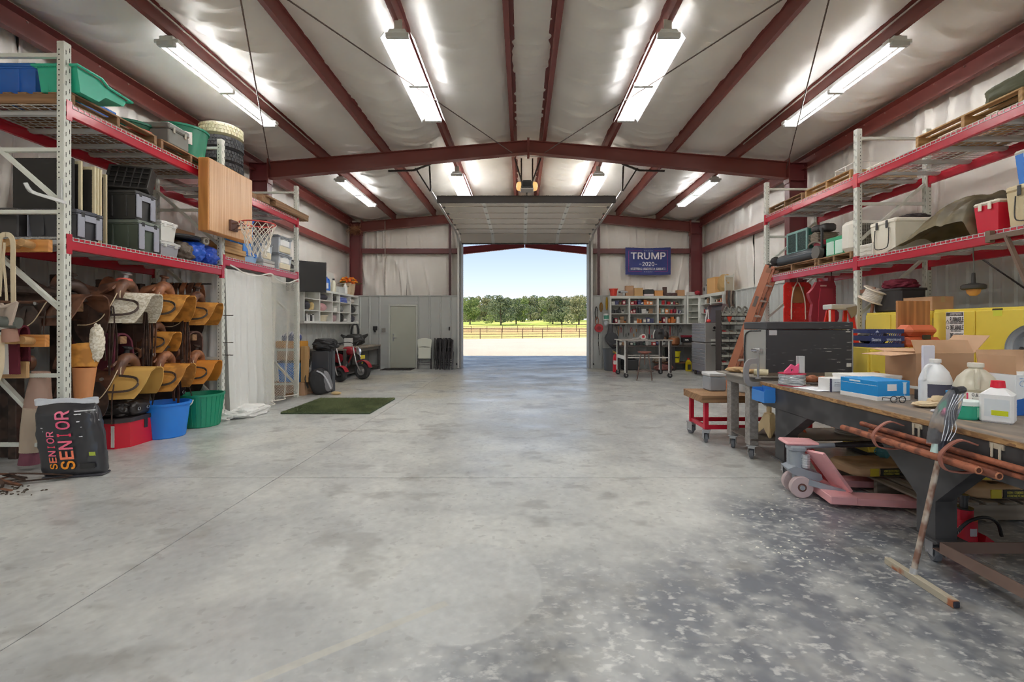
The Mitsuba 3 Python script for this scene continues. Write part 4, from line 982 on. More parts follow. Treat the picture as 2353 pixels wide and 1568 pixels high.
 # pegs, bridles and leathers on the near frame of the rack
for k,(za,lab)in enumerate([(2.22,'wooden peg rail with round pegs, upper one, at the left rack\'s near end'),(1.30,'wooden peg rail with round pegs, lower one, at the left rack\'s near end')]):
 t=thing('peg_rail',lab,'peg rail','peg rails at the near end of the left rack')
 m=box(-5.75,-4.70 if k==0 else-4.73,4.40,4.445,za-0.06,za+0.06,0.004)
 wobj('board',m,'wood_oak',t)
 for x in np.arange(-5.66,-4.78,0.135):
  obj('peg',cyl((x,4.40,za),(x,4.30,za+0.012),0.034,0.038,16),'wood_pine',t,smooth=30)
def hang(label,pts,w,m,wd=(1,0,0),name='leather_strap',cat_='strap',tk=0.007,buckle=None,grp=None):
 t=thing(name,label,cat_,grp)
 obj('leather',strap(pts,w,tk,wd,5),m,t)
 if buckle is not None:obj('buckle',torus(buckle,0.024,0.005,14,5,'y'),CONCHO,t)
 return t
CANV=c(206,190,160,0.7)
yq=4.27
hang('cream webbing girth looped over the rightmost peg of the upper rail',[(-5.03,yq,1.72),(-5.015,yq,2.0),(-5.02,yq,2.24),(-4.97,yq,2.30),(-4.90,yq,2.25),(-4.895,yq,2.0),(-4.89,yq,1.66)],0.045,CANV,name='webbing_girth',cat_='girth')
hang('pair of cream cords hanging beside the cream girth',[(-4.95,yq-0.02,2.22),(-4.96,yq-0.02,2.05),(-4.945,yq-0.02,1.90),(-4.93,yq-0.02,1.68)],0.020,CANV)
# the wide stirrup with a wrapped tread hanging below it
t=thing('oxbow_stirrup','big pale leather stirrup with a round dark tread hanging at the left rack\'s near upright','stirrup')
PAL=c(178,160,146,0.6)
obj('leather_body',thick(grid(lambda u,v:(-5.02+0.26*v+0.03*(u-0.5)*(v-0.5)*4*(1-2*v),4.20+0.05*np.cos(3*v),1.66-0.21*u-0.05*(1-u)*np.sin(np.pi*v)),10,12),0.02),PAL,t)
obj('roll',tube(spline([(-5.06,4.18,1.665),(-4.98,4.17,1.625),(-4.88,4.18,1.62),(-4.78,4.20,1.66)],5),0.016,8),PAL,t)
obj('tread',cyl((-5.06,4.12,1.50),(-4.78,4.22,1.47),0.048,0.052,16),c(84,88,82,0.6),t)
obj('tread_end',cyl((-5.075,4.115,1.502),(-5.05,4.123,1.50),0.044,n=16),c(206,192,172,0.7),t)
obj('boot',tube([(-4.86,4.21,1.42),(-4.86,4.22,1.30)],[0.05,0.06],12),c(150,112,96,0.6),t)
obj('cord',tube(spline([(-4.91,4.16,1.43),(-4.88,4.14,1.25),(-4.87,4.14,1.14)],4),0.008,5),CANV,t)
# striped wool blanket roll on the lower rail
t=thing('wool_blanket','white wool blanket with blue, red and maroon stripes draped over the lower peg rail','blanket')
xs_b=[-5.62,-5.55,-5.475,-5.37,-5.27,-5.16,-5.06,-4.97]
cols=[c(216,214,206,0.95),c(216,214,206,0.95),c(38,46,138,0.95),c(216,214,206,0.95),c(222,70,44,0.95),c(216,214,206,0.95),c(88,26,40,0.95)]
for k in range(7):
 a,b_=xs_b[k],xs_b[k+1]
 prof=[(4.44,1.10),(4.445,1.36),(4.47,1.43),(4.50,1.44),(4.53,1.43),(4.55,1.36),(4.55,1.10)]
 P=spline([((a+b_)/2,yy,zz)for yy,zz in[(4.395,0.98),(4.39,1.2),(4.385,1.37),(4.41,1.43),(4.45,1.44),(4.48,1.38),(4.485,1.1)]],5)
 obj('stripe',sweep(P,np.array([[-(b_-a)/2,-0.01],[(b_-a)/2,-0.01],[(b_-a)/2,0.01],[-(b_-a)/2,0.01]]),wd=(1,0,0)),cols[k],t)
one('hoof_pick_handle','black handled tool lying on the striped blanket','tool',tube(spline([(-5.33,4.30,1.37),(-5.15,4.28,1.385),(-4.98,4.28,1.40),(-4.90,4.29,1.385)],4),[0.004]*4+[0.012]*5+[0.018]*3+[0.016],7),c(34,34,36,0.5))
# leathers hanging from the lower pegs
hang('long brown rein looped over the lower rail, reaching the floor',[(-5.56,4.2,0.9),(-5.56,4.19,1.2),(-5.52,4.18,1.345),(-5.42,4.17,1.36),(-5.26,4.17,1.36),(-5.20,4.18,1.30),(-5.205,4.19,0.9),(-5.20,4.2,0.45),(-5.18,4.2,0.08)],0.034,'leather_dark',name='leather_rein',cat_='rein')
hang('brown strap with a buckle on the second lower peg',[(-5.41,4.2,1.32),(-5.41,4.19,1.1),(-5.40,4.19,0.88),(-5.38,4.2,0.72)],0.030,'leather_brown',buckle=(-5.40,4.18,0.90),grp='straps on the lower peg rail')
hang('thin dark strap hanging from the third lower peg',[(-5.10,4.2,1.30),(-5.08,4.19,1.1),(-5.05,4.19,0.98)],0.022,'leather_dark')
hang('dark strap curving from the leftmost lower peg',[(-5.62,4.2,1.28),(-5.64,4.18,1.05),(-5.58,4.17,0.92),(-5.50,4.18,0.86)],0.034,'leather_dark')
hang('brown strap hanging far left down to the floor',[(-5.68,4.15,1.15),(-5.70,4.12,0.8),(-5.66,4.12,0.5),(-5.68,4.12,0.2),(-5.70,4.12,0.10)],0.030,'leather_brown')
t=hang('cream edged maroon breast collar hanging in a loop on the right lower peg',[(-4.93,4.19,1.36),(-4.89,4.17,1.32),(-4.895,4.17,1.05),(-4.97,4.16,0.85),(-5.12,4.15,0.76),(-5.20,4.15,0.78),(-5.14,4.16,0.92),(-5.01,4.17,1.04),(-4.97,4.18,1.2),(-4.965,4.19,1.35)],0.045,CANV,(0,1,0),name='breast_collar',cat_='breast collar')
obj('felt_lining',thick(grid(lambda u,v:(-5.18+0.26*u,4.19+0.02*np.sin(6*u),0.78+0.05*u-(0.12+0.05*u)*v*np.sin(np.pi*(0.15+0.75*u))),10,6),0.01),c(92,44,60,0.9),t)
# metal bits, spurs under the upper rail
for k,(x,z)in enumerate([(-5.55,2.05),(-5.38,2.06),(-5.26,1.98),(-5.20,1.86),(-5.10,2.03),(-5.42,1.93)]):
 t=thing('bridle_bit',['steel bit on a thong under the first upper peg','steel bit under the second upper peg','copper coloured bit under the upper peg rail','bit with a curb chain hanging lowest under the upper peg rail','steel bit beside the cream girth','steel bit hanging low on the left of the upper peg rail'][k],'bit','bits hanging under the upper peg rail')
 mm=c(178,128,104,0.3,0.8)if k in(2,3)else c(190,184,176,0.28,0.85)
 obj('cheek',tube(spline([(x-0.03,4.20,z+0.05),(x-0.045,4.20,z),(x-0.02,4.20,z-0.06),(x+0.02,4.20,z-0.08)],4),0.007,6),mm,t)
 obj('mouthpiece',cyl((x-0.04,4.20,z),(x+0.05,4.22,z-0.01),0.008,n=8),mm,t)
 obj('ring',torus((x+0.03,4.20,z-0.08),0.018,0.004,14,5,'y'),mm,t)
 obj('thong',strap([(x-0.02,4.2,z+0.05),(x-0.01,4.21,(z+2.2)/2+0.03),(x+0.02,4.24,2.20)],0.012,0.004,(1,0,0),3),'leather_dark',t)
t=thing('curved_hanger','dark bent wooden hanger with a brown hoop behind the left rack\'s near frame','hanger')
obj('bar',tube(spline([(-5.74,4.75,1.84),(-5.4,4.76,1.83),(-5.05,4.78,1.80),(-4.92,4.80,1.74)],4),0.045,8),'leather_dark',t)
obj('loop',tube(spline([(-5.74,4.70,1.75),(-5.6,4.70,1.70),(-5.2,4.72,1.69),(-4.92,4.74,1.72)],4),0.016,6),'leather_brown',t)
# leather boots (chaps) and fleece rolls at the upright
t=thing('leather_holster','tall golden tan leather scabbard with a fleece lining standing behind the near upright','scabbard')
obj('upper',tube([(-4.83,4.90,1.0),(-4.84,4.92,1.13),(-4.86,4.93,1.24)],[0.10,0.125,0.14],14),'leather_gold',t)
obj('lower',tube([(-4.85,4.90,0.42),(-4.84,4.90,0.75),(-4.83,4.90,1.0)],[0.055,0.08,0.10],14),c(206,140,92,0.5),t)
obj('fleece_roll',blob((-4.72,4.93,1.26),(0.055,0.07,0.20),3,0.25,5,4),'fleece',t)
t=thing('leather_chaps','pale suede chaps hanging behind the lower peg rail','chaps')
obj('upper',tube([(-5.00,4.62,0.98),(-5.02,4.62,0.80),(-5.03,4.62,0.62)],[0.07,0.09,0.11],14),c(160,132,118,0.85),t)
obj('leg',tube([(-5.03,4.62,0.62),(-5.05,4.60,0.4),(-5.06,4.58,0.18)],[0.11,0.10,0.085],14),c(184,166,146,0.85),t)
obj('cuff',tube([(-5.06,4.58,0.20),(-5.07,4.57,0.06)],[0.075,0.08],14),c(112,64,78,0.85),t)
one('cowhide_panel','tan leather panel with rivets hanging below the striped blanket','leather panel',box(-5.60,-4.98,4.47,4.50,0.93,1.10,0.008),c(200,160,112,0.6))
one('timber_post','dark timber post behind the left rack\'s near frame','post',box(-5.88,-5.76,5.0,5.12,0,2.3,0.006),'leather_dark')
# heap of tack on the floor by the feed bag
t=thing('tack_heap','tangle of leather straps and bits lying on the floor left of the feed bag','tack')
for k in range(7):
 p0=np.array([-5.0+r5.uniform(-0.35,0.3),4.15+r5.uniform(-0.1,0.12),0.015])
 P=[p0+[0,0,0.01],p0+[r5.uniform(-.25,.25),r5.uniform(-.12,.12),0.03+0.05*r5.uniform()],p0+[r5.uniform(-.3,.4),r5.uniform(-.15,.15),0.02],p0+[r5.uniform(-.4,.5),r5.uniform(-.2,.1),0.012]]
 obj('strap',strap(P,0.022,0.005,(0,1,0.2),5),['leather_dark','leather_brown'][k%2],t)
one('red_handled_tool','red handled steel tool lying on the floor at the left picture edge','tool',cat(cyl((-5.32,4.0,0.02),(-5.05,4.12,0.02),0.012,n=8),cyl((-5.45,3.93,0.025),(-5.32,4.0,0.02),0.022,n=10)),c(150,30,40,0.4))
# ------------------------------------------------------------------ tubs, chest and feed bag
tub('bright blue muck tub standing on the floor in front of the saddles',-4.80,5.98,0,0.215,0.262,0.45,c(40,130,228,0.35),None)
tub('green muck tub with ribs standing on the floor beside the blue one',-4.78,6.62,0,0.225,0.275,0.47,c(30,138,104,0.38),c(220,220,214,0.7),ribs=26)
k=[q for q in scene if q.startswith('muck_tub')]
t=thing('feed_chest','bright red plastic chest with a white stripe on the floor beside the blue tub','chest')
oct_=[(-5.30,5.34),(-4.90,5.34),(-4.80,5.44),(-4.80,5.80),(-5.30,5.80)]
v,f=prism(oct_,0.30)
obj('body',xf((v,f),(0,0,0)),c(206,22,48,0.35),t,smooth=False)
v,f=prism([(x*1.0+(0.012 if x>-5.2 else-0.012),y+(0.012 if y>5.5 else-0.012))for x,y in oct_],0.05)
obj('lid',(v+[0,0,0.30],f),c(40,34,36,0.4),t,smooth=False)
obj('white_stripe',box(-4.94,-4.90,5.337,5.342,0.02,0.27),c(236,232,230,0.4),t,smooth=False)
obj('latch',cbox(-4.795,5.66,0.25,0.012,0.05,0.12,0.004),c(30,28,28,0.4),t)
t=thing('saddlebag','black leather saddlebag with buckles lying on the red chest','saddlebag')
obj('bag',blob((-5.06,5.58,0.45),(0.22,0.20,0.11),4,0.22,2.4,8,0.352,0.7),c(34,30,30,0.35),t)
obj('pocket',blob((-4.88,5.62,0.44),(0.09,0.15,0.10),3,0.15,3,2,0.352,0.75),c(38,34,34,0.35),t)
for y in(5.55,5.68):obj('buckle',torus((-4.785,y,0.44),0.018,0.004,14,5,'x'),CONCHO,t)
t=thing('feed_bag','black plastic feed bag with pink and orange SENIOR lettering leaning by the left rack','feed bag')
bx_,by_=-4.42,4.40
BW,BT_,BH=0.27,0.085,0.70
def bagfn(u,v):
 a=v*2*np.pi
 s=np.sin(np.pi*np.clip(u,0,1))**0.35
 wx=BW*(0.86+0.14*s)*(1-0.05*u)
 ty=BT_*np.where(u>0.86,np.clip((1.02-u)/0.16,0.12,1),1)*np.clip(u*9+0.35,0,1)
 cx,sx=np.cos(a),np.sin(a)
 px_=np.sign(cx)*np.abs(cx)**0.55*wx
 py_=np.sign(sx)*np.abs(sx)**0.8*ty
 n=meshkit.fbm(np.stack([px_*11,py_*11+3,u*7],-1),3,4)-0.5
 return px_+0.02*n,py_+0.035*n*(0.4+u),u*BH+0.015*n*(u>0.9)
lean=dict(t=(bx_,by_,0.004),rz=14)
bagm=grid(bagfn,46,64)
def blean(m):
 v=m[0].copy();v[:,0]+=-0.11*v[:,2]/BH;v[:,1]+=0.05*v[:,2]/BH
 return xf((v,m[1]),**lean)
obj('bag',blean(bagm),c(44,44,48,0.22),t,smooth=True)
obj('clear_top',blean(grid(lambda u,v:(np.cos(v*2*np.pi)*BW*0.96,np.sin(v*2*np.pi)*0.02+0.006*np.sin(v*30),BH*0.985+0.045*u+0.012*np.sin(v*19)),5,48)),c(214,218,224,0.2),t,smooth=True)
obj('bottom',blean(box(-BW*0.9,BW*0.9,-0.07,0.07,0.0,0.02,0.01)),c(60,60,66,0.3),t)
def bagtext(txt,h,u,z,col,wide,d=0.006):
 m=words(txt,h,(u,0,z),(0,0,1),(-1,0,0),wide)
 v=m[0].copy()
 front=-BT_*(np.clip(1-(np.abs(v[:,0])/BW)**3,0.2,1))*np.where(v[:,2]/BH>0.86,np.clip((1.02-v[:,2]/BH)/0.16,0.12,1),1)
 v[:,1]=front-0.016-v[:,1]*0
 obj('lettering',blean((v,m[1])),col,t,smooth=False)
for txt,u,h,wide,z0 in(('SENIOR',0.0,0.105,0.56,0.36),('SENIOR',-0.115,0.062,0.36,0.27)):
 n=len(txt)
 cols_=[(244,150,40),(244,128,96),(236,110,136),(226,62,96),(232,96,132),(238,120,150)]
 for i,ch in enumerate(txt):
  w=wide/n
  zc=z0-wide/2+w*(i+0.5)
  bagtext(ch,h,u,zc,c(*cols_[i],0.35),w*(0.86 if ch!='I' else 0.3))
for k,(u,z,w,h)in enumerate([(0.17,0.62,0.14,0.010),(0.17,0.59,0.15,0.010),(0.18,0.52,0.15,0.012),(0.18,0.47,0.10,0.006),(0.17,0.38,0.12,0.008),(-0.21,0.60,0.06,0.012),(-0.20,0.47,0.05,0.008),(-0.20,0.44,0.05,0.008)]):
 m=box(u-w/2,u+w/2,-BT_-0.012,-BT_-0.010,z,z+h)
 v=m[0].copy();v[:,1]+=BT_*(1-np.clip(1-(np.abs(v[:,0])/BW)**3,0.2,1))
 obj('print_line',blean((v,m[1])),c(214,214,218,0.4),t,smooth=False)
bagtext('GROSTRONG',0.025,0.14,0.13,c(226,226,226,0.4),0.0001)if False else None
m=box(0.09,0.21,-BT_-0.014,-BT_-0.011,0.085,0.135)
obj('print_panel',blean(m),c(30,30,32,0.3),t,smooth=False)
obj('print_panel',blean(box(0.17,0.22,-BT_-0.006,-BT_-0.003,0.20,0.235)),c(170,186,70,0.4),t,smooth=False)
# pellets spilled by the bag
pl=[]
for k in range(60):
 x,y=-4.62+r5.normal(0,0.16),3.98+r5.normal(0,0.07)
 pl.append(xf(cbox(0,0,0.004,0.016,0.007,0.007),(x,y,0),rz=r5.uniform(0,180)))
k=one('feed_pellets','dark feed pellets spilled on the concrete before the feed bag','pellets',cat(*pl),c(64,54,44,0.9),smooth=False)
labels[k]['kind']='stuff'
# ------------------------------------------------------------------ white sheet and netting hanging in the rack's far bay
def curtain(x,ya,yb,zt,zb,seed,amp=0.045,nfold=7):
 def fn(u,v):
  y=ya+(yb-ya)*u
  zz=zt+(zb-zt)*v
  f=np.sin(u*nfold*2*np.pi+seed+0.6*np.sin(3*v))+0.5*np.sin(u*nfold*4.7+2*seed)
  return x+amp*(0.3+0.7*v)*f+0.03*v*meshkit.noise(np.stack([u*9,v*5,u*0],-1),seed),y+0.02*v*np.cos(9*u),zz
 return fn
SHEET=c(226,226,222,0.8)
t=thing('white_sheet','white cloth sheet hanging from the left rack\'s lower beam and pooling on the floor','sheet')
obj('front_drape',thick(grid(curtain(-4.72,7.02,8.34,2.33,0.02,1),60,26),0.004),SHEET,t,smooth=True)
def side(u,v):
 x=-5.24+0.50*u
 return x,7.06+0.03*np.sin(u*17+v)*(0.4+v),2.26-2.24*v
obj('side_drape',thick(grid(side,24,22),0.004),SHEET,t,smooth=True)
obj('pooled_hem',blob((-4.58,7.40,0.06),(0.24,0.36,0.10),4,0.30,2.5,6,0.003,0.8),SHEET,t)
obj('pooled_hem',blob((-4.92,6.99,0.06),(0.34,0.14,0.10),4,0.30,2.5,8,0.003,0.8),SHEET,t)
t=thing('sports_net','white knotted net hanging beside the white sheet at the far end of the left rack','net')
def netpt(u,v):
 y=7.04+2.14*u
 zt=2.38-0.10*np.sin(np.pi*np.clip((u-0.0)/0.52,0,1))*(u<0.52)-0.12*np.sin(np.pi*np.clip((u-0.52)/0.48,0,1))*(u>=0.52)
 z=zt+(0.04+0.05*u-zt)*v
 x=-4.63+0.05*np.sin(u*26+1.5*v)*(0.3+v)+0.10*v*np.exp(-((u-0.42)/0.15)**2)
 return np.stack([x,y-0.10*v*u,z],-1)
lines=[]
stp=0.048
nu_,nv_=int(2.14/stp),int(2.3/stp)
for k in range(-nv_,nu_+nv_,1):
 for sg in(1,-1):
  vv=np.arange(0,nv_+1,2.0)/nv_
  uu=(k+sg*vv*nv_)/nu_
  ok=(uu>=0.40)&(uu<=1)
  if ok.sum()>2:
   lines.append(tube(netpt(uu[ok],vv[ok]),0.0032,3,cap=False))
k=obj('mesh_cords',cat(*lines),c(232,228,216,0.8),t);labels[k]={'kind':'stuff'}
uu=np.linspace(0.0,1,40)
obj('head_rope',tube(netpt(uu,uu*0),0.012,6),c(232,230,222,0.7),t)
obj('edge_rope',tube(netpt(np.ones(20),np.linspace(0,1,20)),0.010,6),c(226,222,210,0.7),t)
obj('foot_rope',tube(netpt(np.linspace(0.42,1,24),np.ones(24)),0.010,6),c(226,222,210,0.7),t)
for k,z in enumerate((1.60,1.19,1.0)):
 one('steel_peg',['steel peg sticking out of the left rack\'s middle upright, highest','steel peg sticking out of the left rack\'s middle upright, middle','steel peg sticking out of the left rack\'s middle upright, lowest'][k],'peg',cyl((-4.675,6.93,z),(-4.50,6.90,z),0.007,n=6),c(110,108,106,0.4,0.6),'pegs in the upright')
 # ------------------------------------------------------------------ far left: cabinet, screen, bench, minibikes, chairs
def jug(label,x,y,z,r,h,col,cap,name='jug',cat_='jug',lab=None,neck=0.35,sq=False,handle=False,rz=0,group=None,cap_h=None):
 t=thing(name,label,cat_,group)
 nr=r*neck;ch=cap_h or h*0.12
 m=lathe([(0,0),(r*0.92,0),(r,h*0.03),(r,h*0.60),(r*0.9,h*0.70),(nr*1.15,h*0.86),(nr,h*0.88),(nr,h-ch),(0,h-ch)],28 if not sq else 4)
 if sq:m=xf(m,rz=45,s=(1.2,1.2,1))
 obj('body',xf(m,(x,y,z),rz=rz),col,t,smooth=40 if not sq else False)
 obj('cap',xf(lathe([(0,0),(nr*1.25,0),(nr*1.25,ch*0.9),(nr*1.1,ch),(0,ch)],20),(x,y,z+h-ch)),cap,t)
 if lab:obj('label',xf(grid(lambda u,v:(np.cos(-2.6+2.1*u)*(r+0.0015),np.sin(-2.6+2.1*u)*(r+0.0015),h*(0.14+0.4*v)),12,3),(x,y,z))if not sq else xf(box(-r*0.6,r*0.6,-r*0.862,-r*0.856,h*0.12,h*0.52),(x,y,z),rz=rz),lab,t)
 if handle:
  obj('handle',xf(tube(spline([(nr,0,h*0.84),(r*0.75,0,h*0.86),(r*1.0,0,h*0.75),(r*0.97,0,h*0.58)],5),r*0.12,8),(x,y,z),rz=rz),col,t)
 return t
XF_,XB_=-5.60,-5.945
Yc=[11.47,12.36,13.18,13.72,14.59,15.30]
t=thing('wall_cabinet','white open pigeonhole cabinet on the left wall in the far corner','cabinet')
MEL=c(222,222,216,0.5)
obj('back',box(XB_,XB_+0.01,Yc[0],Yc[-1],1.50,2.42),c(176,174,168,0.6),t,smooth=False)
for z,h in((1.50,0.06),(2.37,0.06)):obj('rail',box(XB_+0.01,XF_,Yc[0],Yc[-1],z,z+h,0.003),MEL,t)
for y in Yc:obj('divider',box(XB_+0.01,XF_,y-0.022,y+0.022,1.56,2.37,0.002),MEL,t)
for k in range(5):
 for z in(1.83,2.13):obj('shelf',box(XB_+0.01,XF_-0.004,Yc[k]+0.023,Yc[k+1]-0.023,z,z+0.022,0.002),MEL,t)
rowz=[1.562,1.854,2.154]
xc_=-5.74
def lump(label,k,row,dy,r,m,cat_,name,seed=1,amp=0.2,x=xc_):
 z=rowz[row]
 return one(name,label,cat_,blob((x,Yc[k]+dy,z+r[2]*0.96),r,3,amp,2.5,seed,z+0.001,0.8),m)
for q in range(6):
 jug(f'spray can in the left cabinet\'s lower left pigeonhole, {["nearest", "second nearest", "third nearest", "fourth nearest", "fifth nearest", "farthest"][q]} of six',xc_+0.03,Yc[0]+0.12+q*0.12,rowz[0],0.032,0.19,[c(214,214,212,0.3),c(40,40,42,0.4),c(232,232,230,0.4)][q%3],c(30,30,30,0.4)if q%2 else c(210,208,204,0.3),'spray_can','can',neck=0.7,group='cans in the pigeonhole')
lump('dark helmet in the cabinet\'s middle left pigeonhole',0,1,0.30,(0.12,0.16,0.12),c(44,44,50,0.3),'helmet','helmet',2,0.06)
lump('yellowish foam figure beside the dark helmet in the cabinet',0,1,0.64,(0.08,0.10,0.11),c(218,190,132,0.7),'ornament','ornament',4)
lump('black box bag in the cabinet\'s upper second pigeonhole',1,2,0.40,(0.12,0.26,0.085),c(36,34,42,0.5),'bag','bag',6,0.08)
lump('pink and white toy basket in the cabinet\'s middle second pigeonhole',1,1,0.36,(0.12,0.22,0.11),c(206,158,160,0.6),'basket','basket',7)
tub('cream oval bowl in the cabinet\'s lower second pigeonhole',xc_,Yc[1]+0.41,rowz[0],0.12,0.155,0.17,c(226,216,190,0.5),name='bowl',cat_='bowl')
lump('black shoe in the cabinet\'s upper narrow pigeonhole',2,2,0.26,(0.11,0.19,0.09),c(34,32,32,0.5),'shoe','shoe',9)
jug('white bottle in the cabinet\'s middle narrow pigeonhole, left one',xc_,Yc[2]+0.15,rowz[1],0.045,0.23,c(222,222,216,0.4),c(90,90,90,0.4),'bottle','bottle')
jug('white tub in the cabinet\'s middle narrow pigeonhole, right one',xc_+0.04,Yc[2]+0.36,rowz[1],0.085,0.16,c(232,230,222,0.4),WHITE,'tub','tub',neck=0.9)
lump('mauve cloth in the cabinet\'s lower narrow pigeonhole',2,0,0.27,(0.11,0.2,0.10),c(170,144,146,0.8),'cloth','cloth',12)
for q in range(3):
 one('folded_towel',['lowest folded blue towel in the cabinet\'s upper pigeonhole','middle folded blue towel in the cabinet\'s upper pigeonhole','topmost folded blue towel in the cabinet\'s upper pigeonhole'][q],'towel',box(-5.86,-5.62,Yc[3]+0.12,Yc[3]+0.66-0.03*q,rowz[2]+q*0.052,rowz[2]+0.05+q*0.052,0.02),c(96+12*q,112+10*q,178+6*q,0.9))
lump('grey bag in the cabinet\'s middle fourth pigeonhole',3,1,0.30,(0.10,0.14,0.12),c(120,120,118,0.6),'bag','bag',15)
lump('black boot in the cabinet\'s lower fourth pigeonhole',3,0,0.30,(0.11,0.18,0.13),c(28,28,28,0.5),'boot','boot',16)
lump('white sports shoe in the cabinet\'s lower fourth pigeonhole',3,0,0.62,(0.10,0.13,0.055),c(220,218,214,0.6),'shoe','shoe',17)
lump('pale gloves in the cabinet\'s upper right pigeonhole',4,2,0.30,(0.11,0.22,0.08),c(190,182,172,0.8),'gloves','gloves',18)
lump('black bag in the cabinet\'s middle right pigeonhole',4,1,0.34,(0.12,0.24,0.12),c(44,44,46,0.5),'bag','bag',19)
lump('dark blue case in the cabinet\'s lower right pigeonhole',4,0,0.32,(0.11,0.22,0.11),c(58,58,70,0.5),'case','case',20)
# on top of the cabinet
jug('bright blue detergent jug with a white label on top of the left cabinet',-5.72,12.98,2.432,0.13,0.40,c(40,104,196,0.35),c(30,80,168,0.35),lab=c(226,228,232,0.5),handle=True,rz=60)
jug('cream spray bottle on top of the left cabinet beside the blue jug',-5.70,13.50,2.432,0.07,0.40,c(224,220,196,0.4),c(40,40,40,0.4),'spray_bottle','bottle')
one('storage_box','grey plastic box on top of the left cabinet','box',box(-5.84,-5.62,13.70,14.16,2.432,2.62,0.012),c(196,198,196,0.4))
jug('white bottle beside the grey box on top of the left cabinet',-5.64,14.24,2.432,0.065,0.34,c(234,234,230,0.4),WHITE,'bottle','bottle')
one('white_board','white panel leaning on the wall behind the bottles on the left cabinet','panel',xf(box(-0.012,0.012,12.86,14.0,0,0.62,0.004),(-5.88,0,2.432),ry=-2),c(220,220,212,0.5))
rf=np.random.default_rng(21)
for k,y in enumerate((14.52,14.86)):
 t=thing('flower_vase',['beige vase of orange autumn flowers on the left cabinet, left of two','beige vase of orange autumn flowers on the left cabinet, right of two'][k],'vase of flowers')
 obj('vase',lathe([(0,0),(0.09,0),(0.12,0.15),(0.14,0.36),(0.125,0.36),(0.10,0.05),(0,0.04)],20,(-5.70,y,2.432)),c(206,184,152,0.6),t)
 pet,lf_=[[],[],[]],[]
 for j in range(46):
  d=rf.normal(size=3);d/=np.linalg.norm(d);d[2]=abs(d[2])*0.9
  p=np.array([-5.70,y,2.80])+d*rf.uniform(0.10,0.26)*np.array([0.8,1.15,0.9])
  pet[j%3].append(blob(p,(0.042,0.042,0.026),1,0.3,3,j))
 for j in range(14):
  d=rf.normal(size=3)*[0.14,0.18,0.05]
  lf_.append(blob(np.array([-5.70,y,2.78])+d,(0.05,0.05,0.015),1,0.2,2,j))
 for j,col in enumerate([(228,122,28),(190,70,30),(236,160,50)]):k2=obj('blossoms',cat(*pet[j]),c(*col,0.8),t);labels[k2]={'kind':'stuff'}
 obj('leaves',cat(*lf_),c(78,78,48,0.8),t)
 # television on its wall arm
t=thing('television','flat black television on a wall arm above the left cabinet\'s near end','television')
def tvp(m):return xf(m,(-5.46,11.30,2.66),rz=38)
obj('body',tvp(box(-0.46,0.46,-0.02,0.025,-0.38,0.38,0.008)),c(24,24,26,0.4),t)
obj('screen',tvp(box(-0.445,0.445,-0.022,-0.019,-0.36,0.365)),c(26,27,29,0.18),t,smooth=False)
obj('wall_arm',cat(bar((-5.94,11.7,2.62),(-5.66,11.48,2.62),0.05,0.04),bar((-5.66,11.48,2.62),(-5.46,11.33,2.62),0.05,0.04),cbox(-5.94,11.7,2.62,0.02,0.1,0.25)),BLACK,t)
# low bench in the corner
t=thing('work_bench','grey topped work bench in the far left corner under the cabinet','work bench')
wobj('top',box(-5.94,-4.87,12.3,15.34,0.765,0.81,0.004),'wood_grey',t)
for x,y in((-4.92,15.28),(-5.86,15.28),(-4.92,12.36),(-5.86,12.36)):obj('leg',box(x-0.04,x+0.04,y-0.04,y+0.04,0,0.765,0.004),c(72,70,68,0.6),t)
obj('apron',box(-4.95,-4.91,12.36,15.28,0.67,0.765,0.003),c(92,88,82,0.6),t)
obj('lower_shelf',box(-5.9,-4.9,12.4,15.24,0.10,0.14,0.003),c(60,56,54,0.7),t)
carton('white box with a dark picture on the corner bench',-5.55,-5.35,13.9,14.1,0.812,1.06,m=c(226,226,222,0.6),name='white_box',cat_='box')
t=thing('leaf_blower','black machine with pointed ends on the corner bench under the hanging pack','machine')
obj('body',blob((-5.40,14.40,1.0),(0.30,0.20,0.18),4,0.2,2,3,0.812,0.8),c(50,50,50,0.5),t)
obj('nozzle',cat(tube([(-5.2,14.4,1.04),(-4.98,14.36,1.16)],[0.09,0.03],10),tube([(-5.6,14.4,1.0),(-5.82,14.36,1.15)],[0.09,0.03],10)),c(56,56,56,0.5),t)
t=thing('hanging_harness','black and white harness hanging below the left cabinet over the corner bench','harness')
for dx in(-0.10,0.10):
 obj('strap',strap([(-5.46+dx*0.3,14.6,1.49),(-5.46+dx,14.57,1.35),(-5.46+dx*1.1,14.56,1.15),(-5.46+dx*0.6,14.55,1.02)],0.06,0.02,(1,0,0)),c(36,36,38,0.7),t)
obj('pad',strap([(-5.46,14.585,1.45),(-5.45,14.57,1.28),(-5.46,14.56,1.12)],0.09,0.02,(1,0,0)),c(196,192,184,0.7),t)
